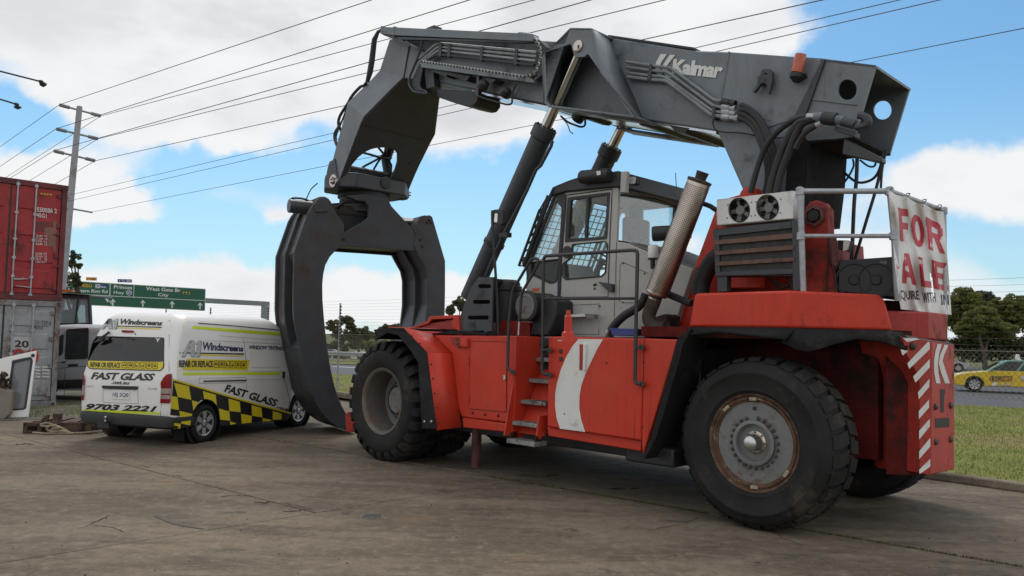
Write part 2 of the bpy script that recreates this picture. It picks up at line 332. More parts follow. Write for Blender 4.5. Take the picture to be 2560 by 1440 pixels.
def concrete():
    m = bpy.data.materials.new('concrete'); m.use_nodes = True; T = NT(m.node_tree); T.n.clear()
    out = T.new('ShaderNodeOutputMaterial'); p = T.new('ShaderNodeBsdfPrincipled'); T.l.new(p.outputs[0], out.inputs[0])
    co = T.new('ShaderNodeTexCoord').outputs['Object']; oi = T.new('ShaderNodeObjectInfo').outputs['Random']
    big = T.noise(T.mapping(co, rot=(0, 0, .8), scale=(.45, 1.2, 1)), .8, 6, .62, .3); mid = T.noise(T.mapping(co, rot=(0, 0, .78), scale=(.45, 1.5, 1)), 2.2, 6, .68, .4); fin = T.noise(co, 26, 5, .75); spk = T.noise(co, 120, 2, .5)
    cc = T.mix(T.ramp(big, .40, .60), (.138, .113, .086, 1), (.212, .174, .131, 1))
    cc = T.mix(T.ramp(mid, .50, .68, 0, .65), cc, (.075, .064, .051, 1))
    cc = T.mix(T.ramp(mid, .26, .44, .5, 0), cc, (.275, .235, .180, 1))
    cc = T.mix(T.ramp(fin, .45, .72, 0, .45), cc, (.092, .08, .066, 1))
    cc = T.mix(T.ramp(spk, .60, .72, 0, .5), cc, (.085, .078, .07, 1))
    cc = T.mix(T.ramp(spk, .28, .36, .35, 0), cc, (.42, .39, .34, 1))
    gr1 = T.noise(co, 7, 6, .72); gr2 = T.noise(T.mapping(co, loc=(5, 1, 0)), 15, 4, .7)
    cc = T.mix(T.ramp(gr1, .46, .66, 0, .36), cc, (.078, .064, .049, 1)); cc = T.mix(T.ramp(gr1, .34, .46, .38, 0), cc, (.30, .255, .195, 1)); cc = T.mix(T.ramp(gr2, .54, .68, 0, .3), cc, (.07, .058, .046, 1)); cc = T.mix(T.ramp(gr2, .33, .42, .3, 0), cc, (.30, .26, .21, 1))
    rust = T.ramp(T.noise(T.mapping(co, loc=(4, 9, 0)), .8, 5, .6), .60, .72, 0, .45); cc = T.mix(rust, cc, (.24, .155, .095, 1))
    oil = T.ramp(T.noise(T.mapping(co, loc=(14, 2, 0)), 1.4, 5, .65), .64, .70, 0, .6); cc = T.mix(oil, cc, (.055, .05, .046, 1))
    vo = T.new('ShaderNodeTexVoronoi', feature='DISTANCE_TO_EDGE'); wv = T.new('ShaderNodeVectorMath', operation='MULTIPLY_ADD')
    nn = T.new('ShaderNodeTexNoise'); T.put(nn.inputs['Vector'], co); nn.inputs['Scale'].default_value = 2.6; nn.inputs['Detail'].default_value = 5
    T.l.new(nn.outputs['Color'], wv.inputs[0]); wv.inputs[1].default_value = (.5, .5, .5); T.l.new(co, wv.inputs[2]); T.l.new(wv.outputs[0], vo.inputs['Vector']); vo.inputs['Scale'].default_value = .55
    ck = T.math('MULTIPLY', T.ramp(vo.outputs['Distance'], .0, .008, 1, 0, False), T.ramp(T.noise(T.mapping(co, loc=(3, 3, 0)), .7, 3, .5), .53, .62))
    cc = T.mix(T.math('MULTIPLY', ck, .4), cc, (.05, .045, .04, 1))
    cc = T.mix(1., cc, T.mix(oi, (.92, .93, .95, 1), (1.06, 1.04, 1.0, 1)), 'MULTIPLY')
    T.put(p.inputs['Base Color'], cc); T.put(p.inputs['Roughness'], T.ramp(mid, .3, .7, .92, .8)); p.inputs['Specular IOR Level'].default_value = .12
    b = T.new('ShaderNodeBump'); b.inputs['Strength'].default_value = .5; b.inputs['Distance'].default_value = .012
    T.put(b.inputs['Height'], T.math('MULTIPLY_ADD', mid, .5, T.math('MULTIPLY_ADD', fin, .35, T.math('MULTIPLY', ck, -.6)))); T.l.new(b.outputs[0], p.inputs['Normal'])
    return m
CONC = concrete()
EARTH = ground_mat('joint_earth', (.035, .03, .022), (.07, .06, .04), 9, .5)
GRASSB = ground_mat('grass_base', (.120, .140, .022), (.185, .190, .040), .8, .4, fine=12, patch=(.20, .165, .065))
FIELD = ground_mat('field', (.07, .08, .022), (.12, .12, .04), .12, .2, fine=3)
ASPH = ground_mat('asphalt', (.070, .074, .082), (.095, .098, .105), .5, .25, .8, fine=40)
GRAV = ground_mat('gravel', (.10, .092, .080), (.19, .175, .155), 3, .8, fine=45, patch=(.075, .085, .035))
KERBM = ground_mat('kerb_concrete', (.19, .16, .12), (.30, .26, .20), 3, .5, fine=35, patch=(.10, .085, .06))
ROADW = ground_mat('road_paint', (.55, .56, .56), (.68, .68, .67), 3, .1)
def sheet(name, pts, z, mat, kind='structure', thick=0.):
    b = B()
    if thick: b.prism([(x, y, z) for x, y in pts], (0, 0, -thick))
    else: b.add([(x, y, z) for x, y in pts], [tuple(range(len(pts)))])
    o = b.build(name, mat, smooth=False); o['kind'] = kind; return o
R_ = 3000
def GZ(x, y): # the land falls away beyond the guard rail on the left
    s_ = lambda a, b_, v: (lambda t: t * t * (3 - 2 * t))(min(1, max(0, (v - a) / (b_ - a))))
    dd = y + .45 * x - 49.5
    return -.12 - 2.6 * s_(0, 85, dd) * (1 - s_(8, 38, x))
b = B(); rr_ = [0] + [4 * 1.16 ** k for k in range(46)]; na = 96; V = [Vector((r * math.sin(2 * math.pi * k / na), r * math.cos(2 * math.pi * k / na), 0)) for r in rr_[1:] for k in range(na)]
V = [Vector((p.x, p.y, GZ(p.x, p.y))) for p in V]; b.add(V, [(i * na + k, i * na + (k + 1) % na, (i + 1) * na + (k + 1) % na, (i + 1) * na + k) for i in range(len(rr_) - 2) for k in range(na)] + [tuple(range(na))])
b.build('ground', FIELD)['kind'] = 'structure'
KD = Vector((-.6606, .7507)); KN = Vector((.7507, .6606)); K0 = Vector((6.34, 12.0))
def kerb_at(t, o=0.): return K0 + KD * t + KN * o
def rl(x, o=0.): # near edge of the road at x, pushed o metres across
    return (x + .415 * o, 37 - (x + 8.4) * .457 + .91 * o)
sheet('verge', [tuple(kerb_at(-26, .1)), tuple(kerb_at(40, .1)), rl(-20.5), rl(0), rl(36)], .10, GRASSB)
road = sheet('road', [rl(-80), rl(-8.4), rl(60), (120, 20), (120, 110), (38, 78), (22, 58), (10, 45.5), (-11.6, 50.9), (-80, 82)], -.02, ASPH)
far = sheet('far_verge', [(-80, 82.1), (-11.6, 51.0), (10, 45.6), (16, 52), (8, 52), (-11.9, 54.6), (-80, 88)], .02, GRASSB)
def mark(a, b_, w=.38):
    a, b_ = Vector(a), Vector(b_); n = Vector((-(b_ - a).y, (b_ - a).x)).normalized() * w / 2
    o = B().add([(p.x, p.y, -.014) for p in (a - n, b_ - n, b_ + n, a + n)], [(0, 1, 2, 3)]).build('lane_marking', ROADW, parent=road, smooth=False)
mark(rl(-40, 1.5), rl(50, 1.5))
for k in range(7): mark(rl(-34 + k * 12 + 3.5, 5.0), rl(-34 + k * 12 + 7.5, 5.0))
for k in range(7): mark(rl(-38 + k * 12, 8.6), rl(-34 + k * 12, 8.6))
# yard: earth under the joints, then each concrete bay
yb = sheet('yard', [tuple(m2w(X, Y, 0).to_2d()) for X, Y in ((-16, -5.6), (34, -5.6), (34, 22), (-16, 22))], -.03, EARTH)
xs = [-20.4, -12.4, -4.4, 3.58, 11.6, 19.6, 27.6]
def jy(X, k): return -.10 + .095 * (X - 3.58) + 3.14 * k
for i in range(len(xs) - 1):
    for k, k2 in (((-2, -1), (-1, 0), (0, 3), (3, 6)) if xs[i + 1] < 3.7 else [(k, k + 1) for k in range(-2, 6)]):
        g = .009 + .004 * rng.random(); e0, e1 = xs[i] + g, xs[i + 1] - g; b = B()
        n = 24; jag = lambda: rng.normal(0, .003)
        ring = [m2w(e0 + (e1 - e0) * t, jy(e0 + (e1 - e0) * t, k) + g + jag(), 0) for t in np.linspace(0, 1, n)] + [m2w(e1 + (e0 - e1) * t, jy(e1 + (e0 - e1) * t, k2) - g + jag(), 0) for t in np.linspace(0, 1, n)]
        dz = rng.normal(0, .0015); ring = [p + Vector((0, 0, dz)) for p in ring]
        b.prism(ring, (0, 0, -.12)); b.build('concrete_slab', CONC, parent=yb, smooth=False, bevel=.006, seg=1)
# kerb stones along the verge
kb = sheet('kerb', [tuple(kerb_at(-26, .005)), tuple(kerb_at(42, .005)), tuple(kerb_at(42, .16)), tuple(kerb_at(-26, .16))], .02, EARTH)
for i in range(34):
    t0 = -24 + i * 1.9; h = .125 + rng.normal(0, .004); a, c = kerb_at(t0 + .008), kerb_at(t0 + 1.892)
    up = Vector((KN.x, KN.y, 0)); p0, p1 = Vector((a.x, a.y, -.05)), Vector((c.x, c.y, -.05))
    pr = [(0, 0), (0.035, h + .03), (.06, h + .05), (.19, h + .05), (.19, 0)]
    B().loft([p0 + up * q + MZ * z for q, z in pr], [p1 + up * q + MZ * z for q, z in pr]).build('kerb_stone', KERBM, parent=kb, bevel=.012)
gp = [gnd(*p).to_2d() for p in ((-260, 1062), (60, 1050), (232, 1043), (330, 1030), (330, 960), (-260, 930))]
sheet('gravel', [tuple(p) for p in gp], .006, GRAV)
# ---- loose plants: grass blades, moss in the joints, litter
GRASSM = ground_mat('grass_blades', (.125, .155, .020), (.205, .215, .040), .8, 0, fine=4, patch=(.22, .185, .075))
MOSS = ground_mat('moss', (.055, .058, .018), (.115, .10, .035), 6, 0, fine=30)
def blades(name, mat, P, h, w, label_kind='stuff'):
    n = len(P); a = rng.uniform(0, 2 * math.pi, n); hh = h * rng.uniform(.5, 1.3, n); lean = rng.normal(0, .35, (n, 2)) * hh[:, None]
    dx, dy = np.cos(a) * w, np.sin(a) * w
    v = np.empty((n, 3, 3)); v[:, 0] = P; v[:, 1] = P; v[:, 2] = P
    v[:, 0, 0] -= dx; v[:, 0, 1] -= dy; v[:, 1, 0] += dx; v[:, 1, 1] += dy; v[:, 2, 0] += lean[:, 0]; v[:, 2, 1] += lean[:, 1]; v[:, 2, 2] += hh
    me = bpy.data.meshes.new(name); me.from_pydata(v.reshape(-1, 3).tolist(), [], np.arange(3 * n).reshape(-1, 3).tolist()); me.materials.append(mat)
    o = bpy.data.objects.new(name, me); col.objects.link(o); o['kind'] = label_kind; return o
def inpoly(P, poly):
    ins = np.zeros(len(P), bool); j = len(poly) - 1
    for i in range(len(poly)):
        (xi, yi), (xj, yj) = poly[i], poly[j]
        ins ^= ((yi > P[:, 1]) != (yj > P[:, 1])) & (P[:, 0] < (xj - xi) * (P[:, 1] - yi) / (yj - yi + 1e-12) + xi); j = i
    return ins
Gs = []
for n, (x0, x1, y0, y1) in ((90000, (6, 24, 8, 27)), (26000, (-9, 0, 19, 38))):
    q = np.c_[rng.uniform(x0, x1, n), rng.uniform(y0, y1, n)]
    ok_ = inpoly(q, [tuple(kerb_at(-20, .22)), tuple(kerb_at(40, .22)), rl(-20.5, -.2), rl(0, -.2), rl(36, -.2)]); Gs.append(q[ok_])
Gs = np.vstack(Gs); blades('grass', GRASSM, np.c_[Gs, np.full(len(Gs), .09)], .05, .007)
ms_ = []
for (a, b_, n, s) in (((1190, 1183), (1230, 1192), 60, .02), ((1237, 1191), (1500, 1237), 500, .016), ((1500, 1237), (1773, 1283), 900, .018), ((1800, 1290), (2560, 1414), 900, .016), ((600, 1092), (900, 1133), 160, .012)):
    for t in rng.uniform(0, 1, n):
        X = mX = None; g = gnd(a[0] + (b_[0] - a[0]) * t, a[1] + (b_[1] - a[1]) * t)
        v = Vector((g.x - MTX, g.y - MTY, 0)); X = v.dot(MF); w = m2w(X, jy(X, 0) + rng.normal(0, s), 0); ms_.append((w.x, w.y, -.004))
blades('moss', MOSS, np.array(ms_), .022, .006)
gz = []
while len(gz) < 900:
    x, y = rng.uniform(60, 240), rng.uniform(1010, 1046); g = gnd(x, y); gz.append((g.x, g.y, .005))
blades('weeds', GRASSM, np.array(gz), .06, .008)
# pebbles and crumbs on the concrete
pb = B()
for i in range(80):
    g = gnd(rng.uniform(-50, 2600), 1115 + 330 * rng.random() ** .8); r = rng.uniform(.003, .010)
    pb.lathe(g + Vector((0, 0, .001)), (rng.normal(0, .2), rng.normal(0, .2), 1), [(r * .6, 0), (r, r * .4), (r * .5, r * .9)], 5)
o = pb.build('pebbles', EARTH, smooth=False); o['kind'] = 'stuff'
# drain cover
dr = thing('drain_cover', 'round iron drain cover set in the concrete yard', 'drain cover', gnd(930, 1291))
IRON = paint('cast_iron', (.055, .055, .057), .6, .4, var=.3, scale=20, bump=.3)
B().lathe(gnd(930, 1291), MZ, [(.125, -.01), (.125, .004), (.115, .006), (.112, .003)], 32).build('frame', KERBM, dr)
b = B().lathe(gnd(930, 1291), MZ, [(.108, -.01), (.108, .005), (.10, .007)], 32)
for k in range(-3, 4): b.mbox(0, 0, 0, 0, 0, 0) if 0 else b.box(gnd(930, 1291) + Vector((k * .025, 0, .008)), (.005, 0, 0), (0, .07, 0), (0, 0, .002))
b.build('lid', IRON, dr)
# cracks and a dark skid stain are thin relief pieces of the slab surface
CRK = paint('crack_dark', (.055, .047, .038), .95, var=.2, spec=.05)
def crack(pts, w):
    P = [gnd(*p) + MZ * .0025 for p in pts]; b = B()
    L = []; 
    for i, p in enumerate(P):
        t = (P[min(i + 1, len(P) - 1)] - P[max(i - 1, 0)]); n = Vector((-t.y, t.x, 0)).normalized(); ww = w * rng.uniform(.3, 1.2) * (.2 if i in (0, len(P) - 1) else 1); L += [p - n * ww, p + n * ww]
    b.add(L, [(2 * i, 2 * i + 1, 2 * i + 3, 2 * i + 2) for i in range(len(P) - 1)]); b.build('crack', CRK, parent=yb, smooth=False)
def jit(pts, n=5, s=1.6):
    out = []
    for (a, b_) in zip(pts[:-1], pts[1:]): out += [(a[0] + (b_[0] - a[0]) * k / n + rng.normal(0, s), a[1] + (b_[1] - a[1]) * k / n + rng.normal(0, s * .45)) for k in range(n)]
    return out + [pts[-1]]
for pts, w in (([(552, 1241), (590, 1238), (628, 1240)], .012), ([(636, 1255), (662, 1257), (688, 1254)], .02), ([(698, 1278), (730, 1279), (768, 1272)], .012), ([(235, 1148), (262, 1150), (287, 1151)], .01), ([(340, 1164), (372, 1168), (380, 1165)], .008), ([(430, 1187), (458, 1193)], .008), ([(700, 1256), (735, 1262), (790, 1278)], .006), ([(190, 1322), (225, 1312), (270, 1290), (300, 1282)], .006), ([(225, 1312), (280, 1318), (315, 1332)], .005), ([(1640, 1322), (1700, 1312), (1760, 1290)], .006), ([(1900, 1310), (1960, 1345), (2010, 1365)], .005), ([(40, 1112), (62, 1110), (88, 1111)], .03), ([(120, 1108), (140, 1107)], .02), ([(1885, 1405), (1903, 1410)], .012)):
    crack(jit(pts), w)
OILM = paint('oil_stain', (.022, .02, .018), .85, var=.3, scale=8)
def stain(pts, m, n=18):
    P = [gnd(*p) + MZ * .003 for p in pts]; B().add(P, [tuple(range(len(P)))]).build('stain', m, parent=yb, smooth=False)
def blob(cx, cy, rx, ry, n=18): return [(cx + rx * (1 + .3 * math.sin(3 * a + cx) + .15 * math.sin(7 * a)) * math.cos(a), cy + ry * (1 + .25 * math.sin(2 * a + cy)) * math.sin(a)) for a in np.linspace(0, 2 * math.pi, n, endpoint=False)]
for q in ((1365, 1187, 24, 5), (1325, 1181, 8, 1.5), (1545, 1222, 22, 2.5), (1585, 1222, 12, 2)): stain(blob(*q), OILM)
stain([(384, 1289), (400, 1288), (430, 1302), (470, 1315), (512, 1321), (505, 1323), (450, 1315), (415, 1304), (390, 1292)], paint('skid_mark', (.075, .066, .056), .8, var=.2))
# ------------------------------------------------------------------ vegetation
LEAFS = {}
def leafmat(name, c, c2):
    m = bpy.data.materials.new(name); m.use_nodes = True; T = NT(m.node_tree); T.n.clear()
    out = T.new('ShaderNodeOutputMaterial'); p = T.new('ShaderNodeBsdfPrincipled'); co = T.new('ShaderNodeTexCoord').outputs['Object']
    T.put(p.inputs['Base Color'], T.mix(T.ramp(T.math('MULTIPLY_ADD', T.noise(co, 1.2, 3, .5), .5, T.math('MULTIPLY', T.noise(co, 9, 2, .5), .5)), .36, .64), c4(c), c4(c2)))
    p.inputs['Roughness'].default_value = .65; p.inputs['Specular IOR Level'].default_value = .3
    tr = T.new('ShaderNodeBsdfTranslucent'); tr.inputs[0].default_value = c4(tuple(x * 1.2 for x in c2)); mx = T.new('ShaderNodeMixShader'); mx.inputs[0].default_value = .22
    T.l.new(p.outputs[0], mx.inputs[1]); T.l.new(tr.outputs[0], mx.inputs[2]); T.l.new(mx.outputs[0], out.inputs[0]); return m
L_PINE = leafmat('pine_needles', (.085, .100, .022), (.190, .205, .048)); L_GUM = leafmat('gum_leaves', (.042, .054, .026), (.11, .12, .055)); L_BUSH = leafmat('hedge_leaves', (.028, .042, .014), (.07, .09, .028)); L_DRY = leafmat('olive_leaves', (.055, .055, .022), (.13, .12, .05))
BARK = paint('bark', (.075, .06, .048), .9, var=.3, scale=6, bump=.4, bscale=12)
def leaves(clusters, n_per, size, flat=.5):
    V = []
    for (c, r) in clusters:
        n = n_per; d = rng.normal(0, 1, (n, 3)); d /= np.linalg.norm(d, axis=1)[:, None]; rad = rng.uniform(.55, 1., n) ** .5
        P = np.array(c) + d * rad[:, None] * np.array(r)
        nrm = d * .7 + rng.normal(0, .6, (n, 3)); nrm /= np.linalg.norm(nrm, axis=1)[:, None]
        t = np.cross(nrm, rng.normal(0, 1, (n, 3))); t /= np.linalg.norm(t, axis=1)[:, None]; bt = np.cross(nrm, t)
        s = size * rng.uniform(.6, 1.4, n)[:, None]
        V.append(np.stack([P - t * s, P + bt * s * flat, P + t * s, P - bt * s * flat], 1))
    return np.concatenate(V)
def tree(name, label, cat, px, depth, zb, lobes, mat, clusters=26, n_per=70, leaf=.16, cr_=.35, trunk=.22, group=None, limbs=True):
    """lobes: (pixel centre x, y, half width px, half height px, depth offset)"""
    base = at(px, 900, depth); base.z = zb; k = depth / F
    t = thing(name, label, cat, base, 0, group); cl = []; tips = []
    for (x, y, hw, hh, dd) in lobes:
        c = at(x, y, depth + dd); kk = (depth + dd) / F; rx, rz = hw * kk, hh * kk; tips.append(c)
        for _ in range(clusters):
            d = rng.normal(0, 1, 3); d /= np.linalg.norm(d); rr = rng.uniform(.3, .92)
            d2 = Vector((d[0] * rx * rr, d[1] * rx * rr, d[2] * rz * rr)); q = cr_ * rng.uniform(.6, 1.25)
            cl.append((tuple(c + d2), (rx * q, rx * q, max(rz, rx * .5) * q * .75)))
    V = leaves(cl, n_per, leaf).reshape(-1, 3) - np.array(base)
    me = bpy.data.meshes.new('crown'); me.from_pydata(V.tolist(), [], np.arange(len(V)).reshape(-1, 4).tolist()); me.materials.append(mat)
    o = bpy.data.objects.new('crown', me); col.objects.link(o); o.parent = t
    if limbs:
        b = B(); zt = sum(c.z for c in tips) / len(tips); fork = base + Vector((0, 0, (zt - zb) * .45))
        b.tube(spline([base - MZ * .2, base + (fork - base) * .5 + Vector((.1, 0, 0)), fork], 4), [trunk * (1 - .04 * i) for i in range(9)], 8)
        for c in tips:
            m_ = (fork + c) / 2 + Vector((rng.normal(0, .2), rng.normal(0, .2), -.1)); b.tube(spline([fork - MZ * .1, m_, c], 4), [trunk * .6 * (1 - .09 * i) for i in range(9)], 6)
        b.build('trunk', BARK, t)
    return t
D = 72
tree('pine_tree', 'domed pine tree right beside the banner edge', 'tree', 2405, D, 0, [(2408, 752, 46, 36, 0), (2390, 785, 50, 45, 2), (2436, 765, 36, 34, 3), (2420, 805, 40, 34, 3)], L_PINE, 70, 130, .10, .24, group='pine trees beyond the road')
tree('pine_tree', 'low broad pine tree in front of the taller pines above the taxi bonnet', 'tree', 2460, D - 6, 0, [(2455, 798, 44, 32, 0), (2428, 822, 42, 26, 1), (2490, 822, 50, 28, 1), (2460, 835, 60, 22, 2)], L_PINE, 70, 130, .10, .24, group='pine trees beyond the road')
tree('pine_tree', 'rounded pine tree standing tallest behind the yellow taxi', 'tree', 2510, D, 0, [(2508, 768, 38, 30, 0), (2520, 800, 48, 38, 0), (2500, 815, 40, 30, 2), (2535, 785, 36, 34, 3)], L_PINE, 70, 130, .10, .24, group='pine trees beyond the road')
tree('pine_tree', 'pine tree cut off by the right edge of the photo', 'tree', 2570, D - 2, 0, [(2555, 760, 40, 28, 0), (2575, 790, 55, 45, 0), (2640, 775, 70, 50, 3)], L_PINE, 70, 130, .10, .24, group='pine trees beyond the road')
tree('gum_tree', 'thin bluish gum tree poking up between the domed pines', 'tree', 2462, D + 14, 0, [(2458, 738, 24, 18, 0), (2470, 758, 18, 18, 0)], leafmat('gum_blue', (.05, .07, .05), (.10, .125, .09)), 20, 60, .14, .34)
for i, (x, w, h_, d_) in enumerate(((2400, 40, 34, 0), (2455, 48, 38, 3), (2520, 44, 36, 1), (2580, 50, 40, 4))):
    tree('roadside_shrub', ('dark shrub under the pines next to the red counterweight', 'dark shrub under the pines behind the taxi bonnet', 'dark shrub under the pines behind the taxi roof sign', 'dark shrub under the pines at the right edge of the photo')[i], 'shrub', x, D - 3 + d_, -.1, [(x, 868, w, h_, 0)], L_BUSH, 30, 90, .13, .34, group='dark shrubs under the pines', trunk=.08)
tree('gum_tree', 'open gum tree with airy crown seen through the grapple', 'tree', 850, 120, -2, [(838, 815, 22, 20, 0), (868, 800, 22, 12, 2), (880, 815, 14, 14, 2), (852, 838, 26, 18, 0)], L_DRY, 16, 50, .22, .34, group='far trees seen through the grapple')
tree('gum_tree', 'flat topped dark gum tree beside the front tyre', 'tree', 895, 125, -2, [(905, 832, 26, 16, 0), (880, 842, 26, 14, 2), (915, 840, 14, 12, 2)], L_GUM, 22, 60, .22, .36, group='far trees seen through the grapple')
tree('gum_tree', 'dark treetop just above the black front mudguard', 'tree', 965, 130, -2, [(960, 822, 16, 10, 0), (985, 818, 18, 10, 1), (1010, 830, 20, 14, 1), (940, 840, 14, 12, 0)], L_GUM, 16, 50, .22, .36)
tree('gum_tree', 'bushy gum tree standing between the grapple and the slotted bracket', 'tree', 1140, 100, -1, [(1150, 757, 22, 18, 0), (1128, 775, 16, 14, 0), (1165, 770, 20, 16, 1)], L_GUM, 26, 60, .17, .34)
tree('gum_tree', 'tall dark gum tree behind the leaning power pole', 'tree', 178, 62, 0, [(186, 640, 14, 14, 0), (176, 660, 18, 16, 1), (196, 664, 9, 9, 0), (188, 690, 16, 14, 0), (194, 708, 12, 10, 0), (165, 690, 16, 40, 1), (185, 735, 20, 22, 0)], L_GUM, 16, 34, .10, .36)
for i, (x, y, hw, hh, lb) in enumerate(((845, 876, 26, 22, 'rounded dark hedge bush behind the left parked car'), (935, 866, 36, 22, 'light green hedge bush above the front tyre'), (890, 858, 24, 14, 'small bush behind the white hatchback'), (985, 868, 40, 22, 'dark hedge bush behind the front mudguard'), (805, 872, 40, 22, 'dark hedge bush behind the foot of the grapple arm'))):
    tree('hedge_bush', lb, 'bush', x, 150, -1.6, [(x, y, hw, hh, 0)], L_BUSH if i != 1 else L_PINE, 34, 80, .24, .34, limbs=False)
# ------------------------------------------------------------------ security fence along the kerb
WIRE = paint('fence_wire', (.20, .185, .155), .6, .3, var=.2)
def fp(t, z): p = kerb_at(t, .45); return Vector((p.x, p.y, z))
fence = thing('security_fence', 'chain link security fence with electric wires above along the grass verge', 'fence', fp(0, .1))
FT = [-14.5, -9, -3.45, 2.05, 7.6, 13.1, 18.6, 24.1, 29.8, 35.5]
PL = paint('insulator_black', (.02, .02, .02), .5)
for t in FT:
    B().tube([fp(t, 0), fp(t, 2.95)], .03, 8).build('post', GALV, fence)
    b = B()
    for k in range(13):
        z = 1.55 + k * .107; b.lathe(fp(t, z) - Vector((KD.x, KD.y, 0)) * .045, (0, 0, 1), [(.012, -.03), (.034, -.01), (.034, .01), (.012, .03)], 6)
    b.build('insulator_strip', PL, fence)
for k in range(11):
    z = 2.03 + k * .098
    b = B()
    for a, c in zip(FT[:-1], FT[1:]): b.tube([fp(a, z), fp((a + c) / 2, z - .012), fp(c, z)], .0022, 4)
    b.build('wire', WIRE, fence)
B().tube([fp(FT[0], 1.93), fp(FT[-1], 1.93)], .008, 5).build('top_rail', WIRE, fence)
def mesh_fence(t0, t1, z0, z1, p=.085):
    b = B(); n = int((t1 - t0) / p) + 2; H = z1 - z0
    V, Fc = [], []; r = .0032
    for i in range(n * 1):
        for sgn in (1, -1):
            a0 = t0 + i * p; m_ = int(H / (p * .62))
            pts = [fp(a0 + sgn * (j % 2) * p * .5, z0 + j * p * .62 * .95) + Vector((KN.x, KN.y, 0)) * (.006 * sgn) for j in range(m_ + 1)]
            for q in range(len(pts) - 1):
                d = (pts[q + 1] - pts[q]).normalized(); s1 = d.cross(Vector((KN.x, KN.y, 0))).normalized() * r; s2 = Vector((KN.x, KN.y, 0)) * r; o = len(V)
                for pt in (pts[q], pts[q + 1]): V += [pt + s1, pt + s2 - s1 * .5, pt - s2 - s1 * .5]
                Fc += [(o, o + 1, o + 4, o + 3), (o + 1, o + 2, o + 5, o + 4), (o + 2, o, o + 3, o + 5)]
    me = bpy.data.meshes.new('chain_link_mesh'); Mi = fence.matrix_world.inverted(); me.from_pydata([(Mi @ v) for v in V], [], Fc); me.materials.append(WIRE)
    o = bpy.data.objects.new('chain_link_mesh', me); col.objects.link(o); o.parent = fence; o['kind'] = 'stuff'
mesh_fence(-9, 3.5, 1.22, 2.05); mesh_fence(13, 22, 1.0, 1.95)
# guard rail on the far side of the road
gr = thing('guard_rail', 'grey steel guard rail along the far side of the road', 'guard rail', (-12, 54.2, 0))
g0, g1 = Vector((-34, 64.3, 0)), Vector((-2, 49.9, 0)); gd = (g1 - g0).normalized(); gn = Vector((gd.y, -gd.x, 0))
prf = [(0, .42), (.05, .47), (.05, .53), (0, .57), (.05, .61), (.05, .67), (0, .72), (-.015, .72), (-.015, .42)]
B().loft([g0 + gn * a + MZ * z for a, z in prf], [g1 + gn * a + MZ * z for a, z in prf]).build('beam', GALV, gr, smooth=False)
for k in range(9): B().box(g0 + gd * k * 4 - gn * .08 + MZ * .35, gd * .05, gn * .06, MZ * .37).build('post', GALV, gr, smooth=False)
# ================================================================== THE LOG HANDLER
CY = -1.65
H = thing('log_handler', 'red and grey heavy log handler with raised boom and hanging grapple', 'log handler')
H.matrix_world = Matrix(((MF.x, ML.x, 0, 0), (MF.y, ML.y, 0, 0), (0, 0, 1, 0), (0, 0, 0, 1))); H.matrix_world.translation = m2w(0, CY, 0)
bpy.context.view_layer.update()
C0M = m2w(0, CY, 0)
def mir(p): p = Vector(p); return p - ML * (2 * (p - C0M).dot(ML))
def Bmir(b): q = B(); q.add([mir(p) for p in b.v], b.f); return q
def both(b, name, mat, parent=None, **k):
    o = b.build(name, mat, H, parent, **k); Bmir(b).build(name, mat, H, parent, **k); return o
def holeplate(outer, holes, M, off):
    """plate with openings: outlines in the plane, given depth"""
    bm = bmesh.new(); loops = []; off = Vector(off)
    for L in [outer] + holes:
        vs_ = [bm.verts.new((x, -y, 0)) for x, y in L]; loops.append(vs_)
        for i in range(len(vs_)): bm.edges.new((vs_[i], vs_[(i + 1) % len(vs_)]))
    bmesh.ops.triangle_fill(bm, use_beauty=True, use_dissolve=False, edges=bm.edges[:])
    bm.verts.index_update(); b = B(); P = [M(v.co.x, -v.co.y) for v in bm.verts]; n = len(P)
    fs = [tuple(v.index for v in f.verts) for f in bm.faces]; fs += [tuple(i + n for i in reversed(f)) for f in fs]
    for L in loops: fs += [(L[i].index, L[(i + 1) % len(L)].index, L[(i + 1) % len(L)].index + n, L[i].index + n) for i in range(len(L))]
    bm.free(); return b.add(P + [p + off for p in P], fs)
def circ(x, y, rx, ry=None, n=24, rot=0.):
    ry = ry or rx; out = []
    for k in range(n):
        a = 2 * math.pi * k / n; u, v = rx * math.cos(a), ry * math.sin(a); out.append((x + u * math.cos(rot) - v * math.sin(rot), y + u * math.sin(rot) + v * math.cos(rot)))
    return out
IN = -ML
# ---- chassis -------------------------------------------------------
P12 = PY(.12)
def side(pts, Y, d): return B().prism([PY(Y)(*p) for p in pts], IN * d)
front_panel = side([(1082, 837), (1289, 840), (1285, 962), (1268, 1057), (1154, 1043), (1144, 1015), (1129, 884)], .12, .5).build('side_panel', RED, H, bevel=.02)
B().prism([P12(*p) for p in ((1155, 1044), (1267, 1059), (1266, 1080), (1158, 1069))], IN * .4).build('sill', RED, H, bevel=.012)
rp = side([(1371, 841), (1608, 846), (1603, 1102), (1367, 1067)], .12, .55).build('side_panel', RED, H, bevel=.02)
B().prism([PY(.06)(*p) for p in ((1367, 1067), (1603, 1101), (1602, 1128), (1370, 1090))], IN * .45).build('sill', RED, H, bevel=.012)
B().prism([P12(*p) for p in ((1610, 846), (1694, 849), (1691, 866), (1606, 1140), (1604, 1102))], IN * .5).build('side_panel', RED, H, bevel=.015)
B().mbox(3.4, 5.6, -2.35, -.95, 1.9, 2.32).build('frame', BLACK, H)
B().mbox(4.95, 7.1, -.80, -.74, 1.3, 2.04).build('arch_plate', BLACK, H)
